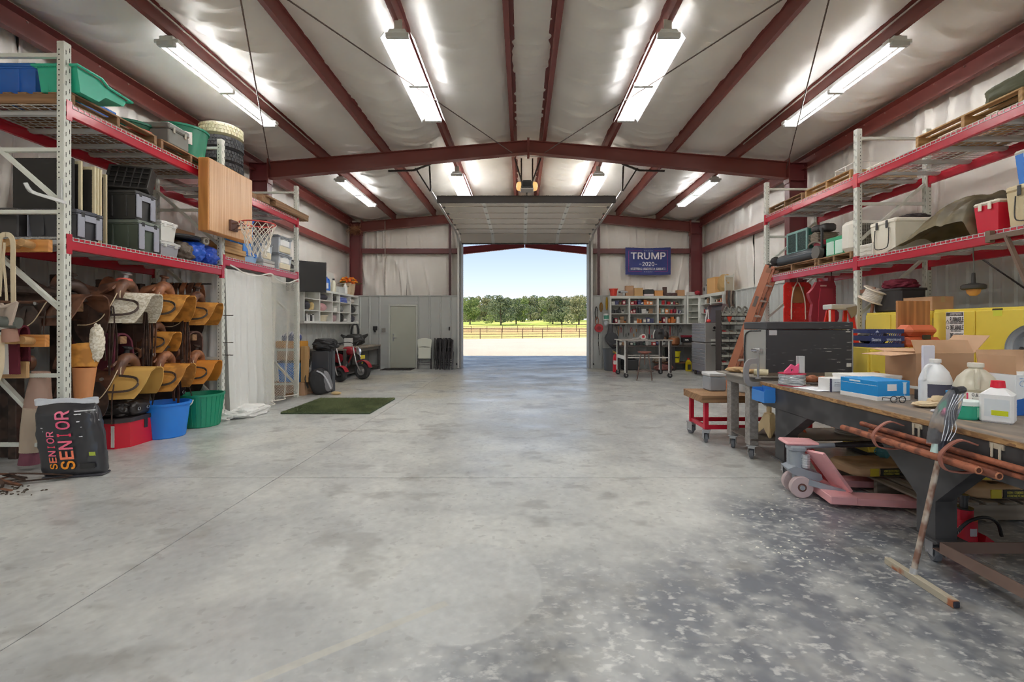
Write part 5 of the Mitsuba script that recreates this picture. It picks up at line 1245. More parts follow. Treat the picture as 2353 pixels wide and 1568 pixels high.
# minibikes: heading along +x before turning
def minibike(label,x,y,yaw,R,rim_col,light,plate,scale=1.0):
 t=thing('minibike',label,'minibike')
 def P(m):return xf(m,(x,y,0),rz=yaw,s=scale)
 RB=c(156,26,40,0.25,clearcoat=1.0)
 for xw,nm in((0.0,'front_wheel'),(-1.02,'rear_wheel')):
  w=obj(nm,P(xf(lathe([(R*0.52,-0.06),(R*0.7,-0.085),(R*0.9,-0.075),(R,-0.03),(R,0.03),(R*0.9,0.075),(R*0.7,0.085),(R*0.52,0.06),(R*0.52,-0.06)],36),(xw,0,R),rx=90)),RUBBER,t)
  obj('rim',P(xf(lathe([(0,-0.03),(R*0.2,-0.045),(R*0.3,-0.02),(R*0.46,-0.03),(R*0.53,-0.065),(R*0.53,0.065),(R*0.46,0.03),(R*0.3,0.02),(R*0.2,0.045),(0,0.03)],28),(xw,0,R),rx=90)),rim_col,w)
  obj('hub',P(cyl((xw,-0.1,R),(xw,0.1,R),0.022,n=10)),CHROME,w)
 for s in(-1,1):
  obj('fork_leg',P(tube([(0,s*0.105,R),(-0.13,s*0.105,0.46),(-0.24,s*0.09,0.86)],[0.018,0.024,0.018],10)),CHROME,t)
  obj('handlebar',P(tube(spline([(-0.25,0,0.88),(-0.26,s*0.12,0.98),(-0.33,s*0.28,1.0),(-0.40,s*0.36,0.97)],5),0.012,8)),BLACK,t)
  obj('grip',P(cyl((-0.37,s*0.32,0.985),(-0.43,s*0.40,0.96),0.018,n=10)),RUBBER,t)
  obj('shock',P(tube([(-0.98,s*0.12,R),(-0.86,s*0.12,0.62)],[0.02,0.026],8)),CHROME,t)
 obj('frame',P(cat(tube([(-0.24,0,0.84),(-0.45,0,0.50),(-0.60,0,0.30),(-0.80,0,0.30)],0.024,10),tube([(-0.24,0,0.78),(-0.60,0,0.66),(-0.92,0,0.60)],0.022,10),tube([(-0.62,0,0.32),(-1.02,0.09,R)],0.02,8),tube([(-0.62,0,0.32),(-1.02,-0.09,R)],0.02,8))),RB,t)
 obj('tank',P(blob((-0.46,0,0.76),(0.20,0.12,0.115),3,sq=0.85)),RB,t)
 obj('seat',P(blob((-0.86,0,0.72),(0.27,0.12,0.065),3,sq=0.7)),c(30,28,30,0.5),t)
 obj('engine',P(cat(cbox(-0.60,0,0.46,0.24,0.20,0.20,0.03),*[cbox(-0.52,0,0.50+0.025*q,0.18,0.22,0.010,0.002)for q in range(6)],cyl((-0.62,-0.13,0.40),(-0.62,0.13,0.40),0.09,n=18))),c(58,56,56,0.4,0.4),t)
 obj('side_panel',P(cat(xf(blob((0,0,0),(0.17,0.03,0.13),3,sq=0.8),(-0.72,-0.13,0.56)),xf(blob((0,0,0),(0.17,0.03,0.13),3,sq=0.8),(-0.72,0.13,0.56)))),RB,t)
 a=np.linspace(0.35,2.3,12)
 obj('front_fender',P(sweep(np.stack([np.cos(a)*(R+0.045),0*a,R+np.sin(a)*(R+0.045)],1),np.array([[-0.07,-0.004],[0.07,-0.004],[0.05,0.02],[-0.05,0.02]]),wd=(0,1,0))),RB,t)
 obj('exhaust',P(tube(spline([(-0.50,-0.10,0.44),(-0.44,-0.14,0.34),(-0.60,-0.16,0.26),(-1.0,-0.18,0.34)],5),[0.016]*6+[0.024]*5+[0.034]*5,8)),CHROME,t)
 if light:
  obj('headlight',P(xf(lathe([(0,0),(0.05,0.0),(0.085,0.06),(0.085,0.085),(0.0,0.095)],22),(-0.20,0,0.74),ry=90)),CHROME,t)
  obj('yellow_panel',P(cat(cbox(0.01,0,0.60,0.02,0.16,0.10,0.004),cbox(0.05,0,0.42,0.02,0.16,0.08,0.004))),c(222,206,60,0.5),t)
 if plate:
  obj('number_plate',P(xf(cyl((0,-0.166,0),(0,-0.16,0),0.075,n=24),(-0.74,0,0.57))),c(226,222,216,0.4),t)
  obj('number',P(xf(words('8',0.09,(0,0,0)),(-0.74,-0.167,0.57))),c(120,24,32,0.4),t,smooth=False)
 return t
minibike('small dark red minibike with black front wheel and a round white number plate',-4.80,11.75,-24,0.185,c(40,40,42,0.5),False,True,0.98)
minibike('larger red minibike with chrome forks, round headlight and a grey spoked front rim',-4.42,12.28,-22,0.235,c(150,148,146,0.4,0.4),True,False,1.0)
# boxes and bags at the end of the left rack
carton('wide cardboard box on the floor at the far end of the left rack',-5.30,-4.62,9.42,10.0,0,0.27)
t=tote('bright blue plastic cooler standing on the cardboard box at the left rack\'s end',-5.20,-4.72,9.46,9.80,0.272,0.72,c(36,132,226,0.35),c(30,32,60,0.4))
carton('cardboard box on top of the blue cooler at the left rack\'s end',-5.20,-4.70,9.44,9.84,0.724,0.98)
wobj('light_plank',box(-4.70,-4.56,9.42,9.50,0.275,1.02,0.004),'wood_pine')
labels['light_plank']={'label':'short light timber board standing upright beside the blue cooler','category':'board'}
carton('orange printed box on the cardboard tower at the left rack\'s end',-5.24,-4.72,9.46,9.80,0.984,1.12,m=c(206,146,60,0.6),name='orange_box',cat_='box')
t=thing('bicycle_helmet','blue and white vented bicycle helmet on top of the box tower','helmet')
obj('shell',blob((-4.98,9.62,1.19),(0.20,0.13,0.12),3,sq=0.95,flat=1.125),c(60,70,126,0.35),t)
for k in range(7):
 a=-0.9+0.3*k
 P=[(-4.98+0.205*math.sin(a),9.62+0.135*math.sin(b_),1.19+0.123*math.cos(b_)*math.cos(a))for b_ in np.linspace(-1.2,1.2,9)]
 obj('white_rib',tube(P,0.008,5),c(226,226,232,0.4),t)
one('black_jacket','black crumpled jacket hanging over the box tower towards the minibikes','jacket',blob((-4.42,9.95,1.02),(0.26,0.20,0.13),4,0.4,2.6,31,sq=0.85),c(32,32,34,0.7))
one('equipment_stack','dark equipment case standing between the box tower and the minibikes','case',cat(box(-4.66,-4.28,9.80,10.15,0.0,0.90,0.015),box(-4.25,-4.22,9.85,9.90,0.0,0.95,0.004)),c(56,58,62,0.5))
t=thing('backpack','black and grey backpack slumped on the floor against the cardboard box','backpack')
def bpk(m):return xf(m,(-4.36,9.58,0.0),ry=-16,rz=8)
obj('body',bpk(blob((0.06,0,0.27),(0.20,0.13,0.27),4,0.08,2,5,0.0,0.7)),c(36,36,38,0.7),t)
obj('front_pocket',bpk(blob((0.20,-0.02,0.24),(0.09,0.10,0.22),3,0.06,2,6,0.012,0.7)),c(128,128,132,0.7),t)
obj('side_trim',bpk(strap([(0.10,-0.12,0.50),(0.20,-0.13,0.40),(0.25,-0.13,0.24),(0.27,-0.12,0.06)],0.03,0.012,(1,0,0))),c(196,196,200,0.5),t)
obj('strap',bpk(strap([(-0.1,-0.08,0.52),(-0.16,-0.12,0.4),(-0.16,-0.12,0.2)],0.05,0.015,(0,1,0))),c(28,28,30,0.7),t)
one('tan_glove','tan leather glove on the floor beside the backpack','glove',blob((-4.02,9.55,0.035),(0.10,0.06,0.035),3,0.25,3,7,0.002),c(206,180,132,0.8))
# green turf mat
t=thing('turf_mat','square green artificial turf mat lying on the concrete','mat')
mx0,mx1,my0,my1=-4.08,-2.62,7.46,8.95
obj('backing',box(mx0,mx1,my0,my1,0.001,0.022,0.004),c(50,66,44,0.9),t)
n=26000
px_,py_=rf.uniform(mx0,mx1,n),rf.uniform(my0,my1,n)
an,hh=rf.uniform(0,6.28,n),rf.uniform(0.012,0.026,n)
lx,ly=rf.normal(0,0.006,n),rf.normal(0,0.006,n)
V=np.stack([np.stack([px_-np.cos(an)*0.004,py_-np.sin(an)*0.004,0*px_+0.021],1),np.stack([px_+np.cos(an)*0.004,py_+np.sin(an)*0.004,0*px_+0.021],1),np.stack([px_+lx,py_+ly,0.021+hh],1)],1).reshape(-1,3)
k=obj('pile',(V,np.arange(3*n).reshape(-1,3)),mottle and 'turf' if 'turf' in scene else bsdf('turf',mottle((118,126,88),(92,102,70),4),0.9),t,smooth=False);labels[k]={'kind':'stuff'}
# folding chairs leaning on the end wall
def folding_chair(label,x,y,rz,lean,col,frame_c,group):
 t=thing('folding_chair',label,'folding chair',group)
 def P(m):return xf(xf(m,rx=-lean),(x,y,0),rz=rz)
 for s in(-1,1):
  obj('side_tube',P(tube([(s*0.23,0,0.0),(s*0.22,0,0.55),(s*0.20,0,0.98)],0.013,8)),frame_c,t)
  obj('rear_leg',P(tube([(s*0.20,0.05,0.0),(s*0.19,0.045,0.60)],0.013,8)),frame_c,t)
 obj('crossbar',P(cat(cyl((-0.22,0,0.14),(0.22,0,0.14),0.011,n=8),cyl((-0.19,0.05,0.22),(0.19,0.05,0.22),0.011,n=8),cyl((-0.22,0,0.30),(0.22,0,0.30),0.011,n=8))),frame_c,t)
 def back(u,v):
  a=v*2-1
  return a*(0.215+0.02*u),-0.022-0.02*(1-a*a),0.70+0.05*(1-a*a)+(0.27+0.06*(1-a**2)-0.05*(1-a*a))*u
 obj('backrest',P(thick(grid(back,10,12),0.022)),col,t)
 obj('seat',P(box(-0.215,0.215,-0.042,-0.012,0.34,0.72,0.014)),col,t)
 return t
folding_chair('white plastic folding chair facing the room, leaning on the wall beside the door',-3.37,15.16,0,4,c(226,228,214,0.45),c(60,56,58,0.45),'folding chairs by the door')
for k in range(6):
 folding_chair(['dark folding chair edge on, first right of the white chair','dark folding chair edge on, second right of the white chair','dark folding chair edge on, third right of the white chair','dark folding chair edge on, fourth right of the white chair','dark folding chair edge on, fifth right of the white chair','dark folding chair edge on, last in the row by the big door'][k],
 -3.02+0.095*k,15.13-0.02*(k%2),-72+6*(k%3),3+k%2,c(56,54,56,0.5),c(74,72,74,0.35,0.4),'folding chairs by the door')
one('door_mat','black rubber mat before the personnel door','door mat',box(-4.72,-3.72,14.72,15.30,0.001,0.018,0.006),c(40,38,38,0.9))
one('wall_thermostat','grey control box on the end wall left of the personnel door','control box',cat(box(-4.84,-4.72,YE-0.055,YE-0.001,1.22,1.36,0.01)),c(140,138,132,0.5))
one('wall_bracket','black bracket on the end wall in the left corner','bracket',cat(box(-5.14,-5.00,YE-0.05,YE-0.001,1.28,1.42,0.012),box(-5.10,-5.04,YE-0.07,YE-0.03,1.22,1.30,0.01)),BLACK)
one('wall_outlet','small dark outlet on the end wall near the big door','outlet',box(-2.60,-2.56,YE-0.035,YE-0.001,1.28,1.40,0.006),BLACK)
for x,lab in((-2.30,'small black door sensor low on the left jamb of the big door'),(2.24,'small black door sensor low on the right jamb of the big door')):
 one('door_sensor',lab,'sensor',cat(cbox(x,YE-0.05,0.15,0.09,0.05,0.06,0.012)),BLACK)
 # a bird nest on top of the left corner column
nm=[]
for k in range(160):
 d=rf.normal(size=3)*[0.10,0.10,0.07]
 p=np.array([-5.72,15.30,4.66])+d
 q=rf.normal(size=3);q[2]-=0.7;q/=np.linalg.norm(q)
 nm.append(tube([p,p+q*rf.uniform(0.08,0.2)],0.006,3,cap=False))
k=one('bird_nest','brown bird nest of straw in the far left corner under the roof','nest',cat(*nm,blob((-5.74,15.30,4.68),(0.13,0.13,0.10),3,0.2,4,3)),c(132,92,66,0.95))
# ------------------------------------------------------------------ far right: flag, cabinets, tool wall, rolling table, tool chest, ladder
t=thing('flag','blue flag with white TRUMP 2020 lettering and a pink border hanging on the end wall','flag')
FX0,FX1,FZ0,FZ1,FY=3.37,4.90,3.17,4.09,15.475
def flagy(x,z):return FY+0.012*np.sin(x*6+z*2)+0.01*np.sin(x*2.3-z*3)
obj('cloth',thick(grid(lambda u,v:(FX0+(FX1-FX0)*v,flagy(FX0+(FX1-FX0)*v,FZ0+(FZ1-FZ0)*u),FZ0+(FZ1-FZ0)*u-0.02*np.sin(np.pi*v)),16,30),0.003),c(44,52,110,0.7),t,smooth=True)
def onflag(m,d=0.006):
 v=m[0].copy();v[:,1]=flagy(v[:,0],v[:,2])-0.018-(v[:,1]-v[:,1].mean())*0
 return v,m[1]
PK=c(150,58,118,0.7);fc=(FX0+FX1)/2
WF=c(232,230,232,0.7)
obj('border',onflag(cat(*[box(x0,x1,0,0.001,z0,z1)for x0,x1,z0,z1 in[(FX0+0.10,FX0+0.115,3.27,3.98),(FX1-0.115,FX1-0.10,3.27,3.98)]+[(FX0+0.10+0.09*k,FX0+0.19+0.09*k,3.965,3.98)for k in range(5)]+[(FX1-0.19-0.09*k,FX1-0.10-0.09*k,3.965,3.98)for k in range(5)]+[(FX0+0.10+0.09*k,FX0+0.19+0.09*k,3.27,3.285)for k in range(5)]+[(FX1-0.19-0.09*k,FX1-0.10-0.09*k,3.27,3.285)for k in range(5)]])),PK,t,smooth=False)
for txt,h,z,w in(('TRUMP',0.22,3.80,1.18),('-2020-',0.13,3.525,0.60),('KEEPING AMERICA GREAT!',0.075,3.36,1.18)):
 obj('lettering',onflag(words(txt,h,(fc,0,z),wide=w)),WF,t,smooth=False)
for z in(3.975,3.265):
 for k in range(5):
  a=np.arange(10)*np.pi/5+np.pi/2
  r=np.where(np.arange(10)%2==0,0.020,0.009)
  obj('star',onflag(pxz(np.stack([fc-0.13+0.065*k+np.cos(a)*r,z+np.sin(a)*r],1),0,0.001)),WF,t,smooth=False)
  # the wall cabinets: along the end wall, across the corner, along the right wall
rg=np.random.default_rng(33)
GW=c(206,208,200,0.5)
t=thing('wall_cabinet','long white open cabinet on the end wall right of the big door','cabinet')
cy0,cy1=15.03,15.37
xd=[2.78,3.40,4.34,5.24]
obj('back',box(xd[0],xd[-1],cy1-0.01,cy1,1.49,2.42),c(172,172,164,0.6),t,smooth=False)
for z,h in((1.49,0.035),(2.33,0.09)):obj('rail',box(xd[0]-0.03,xd[-1]+0.03,cy0,cy1-0.01,z,z+h,0.003),GW,t)
for x in xd:obj('divider',box(x-0.03,x+0.03,cy0,cy1-0.01,1.525,2.33,0.003),GW,t)
SHZ=[1.527,1.842,2.132]
for a,b_ in zip(xd[:-1],xd[1:]):
 for z in SHZ[1:]:obj('shelf',box(a+0.031,b_-0.031,cy0+0.02,cy1-0.011,z-0.022,z-0.002),GW,t,smooth=False)
t=thing('corner_cabinet','narrow white open cabinet set across the far right corner','cabinet')
ca,cb=np.array([5.28,15.02]),np.array([5.60,14.72])
n_=(cb-ca)/np.linalg.norm(cb-ca);q_=np.array([-n_[1],n_[0]])*1.0
q_=np.array([0.68,0.73])
def diag(u0,u1,d0,d1,z0,z1):
 L=np.linalg.norm(cb-ca)
 p=[ca+n_*L*u0+q_*d0,ca+n_*L*u1+q_*d0,ca+n_*L*u1+q_*d1,ca+n_*L*u0+q_*d1]
 v,f=prism([tuple(x)for x in p],z1-z0)
 return v+[0,0,z0],f
obj('back',diag(0,1,0.28,0.30,1.49,2.42),c(172,172,164,0.6),t,smooth=False)
for z,h in((1.49,0.035),(2.33,0.09)):obj('rail',diag(0,1,0,0.28,z,z+h),GW,t,smooth=False)
for u in(0.0,0.86):obj('stile',diag(u,u+0.14,0,0.28,1.52,2.34),GW,t,smooth=False)
for z in(1.72,1.92,2.14):obj('shelf',diag(0.14,0.86,0.02,0.28,z-0.02,z),GW,t,smooth=False)
t=thing('wall_cabinet','white open cabinet on the right wall next to the far corner','cabinet')
yd=[13.07,13.92,14.72]
obj('back',box(5.935,5.945,yd[0],yd[-1],1.49,2.42),c(172,172,164,0.6),t,smooth=False)
for z,h in((1.49,0.035),(2.33,0.09)):obj('rail',box(5.60,5.935,yd[0]-0.03,yd[-1],z,z+h,0.003),GW,t)
for y in yd:obj('divider',box(5.60,5.935,y-0.03,y+0.03,1.525,2.33,0.003),GW,t)
for a,b_ in zip(yd[:-1],yd[1:]):
 for z in SHZ[1:]:obj('shelf',box(5.62,5.934,a+0.031,b_-0.031,z-0.022,z-0.002),GW,t,smooth=False)
COLS=[((198,198,194),'pale grey'),((120,120,120),'grey'),((52,52,54),'black'),((168,38,44),'red'),((220,220,216),'white'),((150,120,92),'brown'),((206,120,60),'orange'),((70,74,108),'dark blue'),((128,28,48),'maroon'),((96,120,112),'greenish grey')]
ORD=['first','second','third','fourth','fifth','sixth','seventh','eighth','ninth','tenth']
def clutter(span,zs,room,where,along='x',dep=(15.08,15.30),heights=(0.06,0.20)):
 """Small cases, tins, bottles and boxes standing side by side on a shelf; each a thing of its own."""
 p,k=span[0]+0.02,0
 while k<10:
  w=rg.uniform(0.075,0.135)
  if p+w>span[1]-0.01:break
  h=rg.uniform(*heights);h=min(h,room)
  (col,cn),kind=COLS[int(rg.integers(0,len(COLS)))],int(rg.integers(0,4))
  d0=dep[0]+rg.uniform(0,0.05);d1=d0+rg.uniform(0.12,0.2)
  a0,a1=p,p+w-0.008
  def B(u0,u1,v0,v1,z0,z1,b=0.006):return box(u0,u1,v0,v1,z0,z1,b)if along=='x' else box(v0,v1,u0,u1,z0,z1,b)
  cc=c(*col,0.45)
  mid=((a0+a1)/2,(d0+d1)/2)if along=='x' else((d0+d1)/2,(a0+a1)/2)
  tail=f'{ORD[k]} from the left on {where}' if along=='x' else f'{ORD[k]} from the near end, {where}'
  if kind==0:
   t=thing('small_case',f'{cn} small case, {tail}','case')
   obj('body',B(a0,a1,d0,d1,zs,zs+h*0.6),cc,t);obj('lid',B(a0-0.003,a1+0.003,d0-0.003,d1+0.003,zs+h*0.62,zs+h),cc,t)
  elif kind==1:
   r=min(w*0.42,0.06)
   t=thing('tin_can',f'{cn} round tin, {tail}','tin')
   obj('body',cyl((*mid,zs),(*mid,zs+h*0.9),r,n=16),cc,t);obj('lid',cyl((*mid,zs+h*0.9),(*mid,zs+h),r*0.8,n=14),c(206,206,202,0.35),t)
  elif kind==2:
   t=thing('small_box',f'{cn} small box, {tail}','box')
   obj('body',B(a0,a1,d0,d1,zs,zs+h*0.8,0.003),cc,t);obj('label',B(a0+w*0.15,a1-w*0.15,d0-0.0015,d0,zs+h*0.2,zs+h*0.6,0),c(226,222,210,0.6),t,smooth=False)
  else:
   t=thing('power_tool',f'{cn} hand tool, {tail}','tool')
   obj('body',blob((*mid,zs+h*0.4),(w*0.46,0.06,h*0.4)if along=='x' else(0.06,w*0.46,h*0.4),2,0.2,2,k,zs+0.001,0.8),cc,t)
   obj('handle',B(mid[0]-0.02 if along=='x' else mid[1]-0.02,mid[0]+0.02 if along=='x' else mid[1]+0.02,d0+0.02,d0+0.06,zs+h*0.5,zs+h,0.008),BLACK,t)
  p+=w;k+=1
LV=['bottom','middle','top']
for i in range(3):
 for j in range(3):
  clutter((xd[i]+0.03,xd[i+1]-0.03),SHZ[j],0.22 if j==2 else 0.28,f"the end cabinet's {LV[j]} shelf, {['left', 'middle', 'right'][i]} bay",heights=(0.10,0.24 if j<2 else 0.18))
for i in range(2):
 for j in range(3):
  clutter((yd[i]+0.03,yd[i+1]-0.03),SHZ[j],0.2,f"right wall cabinet's {LV[j]} shelf, {['near', 'far'][i]} bay",'y',(5.66,5.85))
  # on top of the cabinets
tub('orange red bucket on the left end of the end wall cabinet',2.90,15.15,2.422,0.10,0.13,0.24,c(222,72,56,0.4),name='bucket',cat_='bucket')
t=thing('cordless_drill','silver and black cordless drill on top of the end wall cabinet','drill')
obj('body',cat(cyl((3.12,15.10,2.55),(3.36,15.12,2.55),0.045,n=12),box(3.20,3.26,15.07,15.15,2.425,2.55,0.01)),c(176,178,180,0.35,0.3),t)
obj('chuck',cyl((3.06,15.10,2.55),(3.13,15.10,2.55),0.03,n=10),BLACK,t)
carton('tall brown cardboard box on the end wall cabinet',3.28+0.02,3.56,15.08,15.30,2.422,2.76)
carton('square tan cardboard box beside the tall one on the end wall cabinet',3.575,3.86,15.08,15.30,2.422,2.69,m=c(190,152,104,0.7))
t=thing('tool_case','black tool case with a white band on the end wall cabinet','case')
obj('body',box(3.90,4.22,15.08,15.30,2.49,2.64,0.015),c(44,46,46,0.5),t);obj('white_band',box(3.90,4.22,15.075,15.30,2.425,2.485,0.006),c(226,212,214,0.5),t)
carton('orange tan cardboard box on the end wall cabinet under the flag\'s right part',4.25,4.52,15.07,15.30,2.422,2.60,m=c(206,148,92,0.7))
t=thing('rubber_boots','dark brown boots lying on the end wall cabinet','boots')
obj('shaft',tube([(4.62,15.18,2.44),(4.60,15.17,2.72)],[0.06,0.075],12),c(70,50,46,0.5),t);obj('foot',blob((4.78,15.16,2.47),(0.17,0.07,0.06),3,0.1,2,2,2.423),c(64,46,44,0.5),t)
carton('brown cardboard box at the right end of the end wall cabinet',5.00,5.24,15.08,15.30,2.422,2.62,m=c(176,134,96,0.7))
one('dark_bag','dark crumpled bag on the end wall cabinet','bag',blob((4.92,15.15,2.47),(0.10,0.10,0.06),3,0.25,2,6,2.423),c(74,50,46,0.6))
t=thing('wire_tray','grey plastic tray of small parts on the corner cabinet','tray')
obj('tray',cat(box(5.32,5.62,14.86,15.14,2.423,2.44),box(5.32,5.335,14.86,15.14,2.44,2.54),box(5.605,5.62,14.86,15.14,2.44,2.54),box(5.335,5.605,14.86,14.875,2.44,2.54)),c(196,198,192,0.4),t,smooth=False);obj('parts',blob((5.47,15.0,2.47),(0.12,0.11,0.05),3,0.3,5,3,2.441),c(120,128,96,0.7),t)
t=thing('radio','small grey radio on the right wall cabinet','radio')
obj('body',box(5.66,5.86,14.42,14.62,2.423,2.70,0.015),c(150,150,148,0.45),t);obj('speaker',cyl((5.655,14.52,2.60),(5.665,14.52,2.60),0.06,n=18),BLACK,t);obj('handle',tube([(5.76,14.44,2.70),(5.76,14.44,2.75),(5.76,14.60,2.75),(5.76,14.60,2.70)],0.01,6),BLACK,t)
one('baseball_hat','dark red hat on the corner cabinet beside the radio','hat',blob((5.52,14.72,2.50),(0.09,0.09,0.07),3,0.05,2,2,2.424),c(150,30,44,0.7))
carton('big tan cardboard box on the right wall cabinet',5.62,5.93,13.62,14.22,2.422,2.90,m=c(206,160,104,0.7))
one('paper_sack','brown stuffed paper sack with torn tape on the right wall cabinet','sack',blob((5.76,13.30,2.68),(0.16,0.24,0.26),4,0.18,2.2,13,2.423,0.75),c(164,132,84,0.7))
t=thing('picture_frame','greyish white empty frame standing at the near end of the right wall cabinet','frame')
for a in((5.72,5.75,12.80,12.84,2.42,2.90),(5.72,5.75,13.00,13.04,2.42,2.90)):pass
obj('side',box(5.66,5.69,13.05,13.08,2.423,2.88,0.003),c(190,190,180,0.6),t);obj('side',box(5.90,5.93,13.05,13.08,2.423,2.92,0.003),c(190,190,180,0.6),t);obj('rail',box(5.69,5.90,13.05,13.08,2.83,2.88,0.003),c(190,190,180,0.6),t);obj('panel',box(5.69,5.90,13.06,13.07,2.43,2.83),c(160,150,132,0.7),t)
t=thing('belt_bundle','brown and black belts hanging off the near end of the right wall cabinet','belts')
for k in range(4):
 obj('belt',strap([(5.70+0.06*k,13.0,2.44),(5.68+0.06*k,12.99,2.2),(5.72+0.05*k,12.98,1.95),(5.76+0.04*k,12.985,2.05)],0.05,0.01,(1,0,0)),['leather_brown',c(60,58,56,0.6),c(120,104,92,0.7),'leather_dark'][k],t)
 # tools hung on the end wall left of the cabinet and under it
def coil(label,x,z,rx_,rz_,m,y=YE-0.06,n=6,name='cord_coil',cat_='cord'):
 t=thing(name,label,cat_)
 for k in range(n):
  a=np.linspace(0,2*np.pi,25)[:-1]
  obj('turn',tube(np.stack([x+np.cos(a)*(rx_-0.008*k),y-0.008*k+0*a,z+np.sin(a)*(rz_-0.012*(k%3))],1),0.007,5,closed=True),m,t)
 return t
coil('brown rope coil hung on the end wall beside the big door',2.52,2.06,0.055,0.16,c(134,102,52,0.8))
coil('yellow cord bundle hung left of the end wall cabinet',2.71,2.18,0.035,0.22,c(186,150,52,0.7))
coil('thin black cable loop hung beside the big door',2.36,1.86,0.05,0.22,c(56,54,52,0.6),n=3)
coil('orange wire loop hung low beside the big door',2.38,1.60,0.06,0.14,c(150,104,76,0.6),n=3)
t=thing('towel_bucket','white bucket with green print mounted on the end wall left of the cabinet','bucket')
obj('body',lathe([(0,0),(0.095,0),(0.105,0.22),(0.10,0.22),(0.09,0.01),(0,0.01)],24,(2.68,YE-0.13,1.62)),c(232,234,230,0.4),t)
obj('green_print',grid(lambda u,v:(2.68+np.cos(-2.7+2.2*u)*(0.099+0.007*v),YE-0.13+np.sin(-2.7+2.2*u)*(0.099+0.007*v),1.66+0.12*v),10,3),c(84,156,136,0.5),t)
obj('plastic_film',blob((2.68,YE-0.12,1.52),(0.07,0.06,0.10),3,0.3,3,4),c(206,212,214,0.25),t)
t=thing('cord_reel','red cord reel hanging on the end wall beside the trash can','cord reel')
obj('drum',cyl((2.44,YE-0.13,1.36),(2.44,YE-0.02,1.36),0.14,n=28),c(172,46,52,0.4),t);obj('cap',cyl((2.44,YE-0.15,1.36),(2.44,YE-0.13,1.36),0.06,n=18),c(130,34,40,0.4),t)
obj('cord',tube(spline([(2.44,YE-0.08,1.22),(2.43,YE-0.06,0.95),(2.45,YE-0.05,0.6),(2.46,YE-0.05,0.45)],4),0.008,6),BLACK,t)
t=thing('blower_vac','black blower with a tall collection bag hanging on the end wall','leaf blower')
obj('fan_housing',cyl((2.82,14.98,1.02),(2.82,15.22,1.02),0.20,n=28),c(52,54,58,0.45),t)
obj('bag',tube([(2.76,15.1,1.08),(2.80,15.12,1.40),(2.86,15.14,1.72)],[0.10,0.075,0.03],14),c(62,62,66,0.6),t)
obj('hose',tube(spline([(2.66,15.05,1.0),(2.72,15.0,0.85),(2.86,15.0,0.72),(2.92,15.0,0.60)],4),0.045,10),c(58,58,62,0.5),t)
obj('strap',strap([(2.87,15.1,1.72),(2.97,15.05,1.4),(3.02,15.0,1.1),(2.95,15.0,0.85)],0.035,0.01,(0,1,0)),BLACK,t)
for k in range(26):
 x=2.98+0.086*k
 if x>5.15:break
 z1,L=1.47,rg.uniform(0.12,0.34)
 kind=['screwdriver','pliers','hammer','wrench','clamp'][int(rg.integers(0,5))]
 hi=int(rg.integers(0,5))
 t=thing(kind,f'{["black handled", "steel", "tan handled", "red handled", "dark grey"][hi]} {kind} hanging under the end wall cabinet, {k + 1}th tool from the left',kind)
 y=YE-0.20
 hc=[c(60,60,62,0.5),c(150,146,140,0.35,0.6),c(172,118,60,0.5),c(150,36,40,0.5),c(90,90,92,0.4,0.5)][hi]
 if kind in('screwdriver','wrench'):
  obj('shaft',cyl((x,y,z1),(x,y,z1-L),0.009,n=6),STEEL,t);obj('handle',cyl((x,y,z1-L),(x,y,z1-L-0.10),0.018,n=8),hc,t)
 elif kind=='pliers':
  for s in(-1,1):obj('handle',tube([(x,y,z1-0.08),(x+s*0.03,y,z1-0.16),(x+s*0.022,y,z1-0.26)],0.009,6),hc,t)
  obj('jaw',cbox(x,y,z1-0.04,0.03,0.015,0.10,0.004),STEEL,t)
 elif kind=='hammer':
  obj('head',cyl((x-0.045,y,z1-0.03),(x+0.045,y,z1-0.03),0.018,n=8),c(90,90,92,0.4,0.5),t);obj('handle',cyl((x,y,z1-0.03),(x,y,z1-L-0.12),0.014,n=7),hc,t)
 else:
  obj('bar',cbox(x,y,z1-L/2,0.016,0.01,L,0.002),c(70,70,72,0.4,0.5),t);obj('jaw',cat(cbox(x+0.03,y,z1-0.03,0.07,0.012,0.02),cbox(x+0.03,y,z1-L+0.03,0.07,0.012,0.02)),hc,t)
t=thing('gas_mask','black respirator hanging on the end wall above the bench','respirator')
obj('face',blob((4.64,15.22,1.10),(0.11,0.10,0.16),3,0.12,2,4),c(46,40,38,0.4),t);obj('filter',cyl((4.58,15.12,1.02),(4.58,15.08,1.02),0.05,n=16),c(120,92,66,0.5),t);obj('strap',strap([(4.64,15.26,1.24),(4.64,15.30,1.40),(4.63,15.32,1.47)],0.03,0.006,(1,0,0),3),BLACK,t)
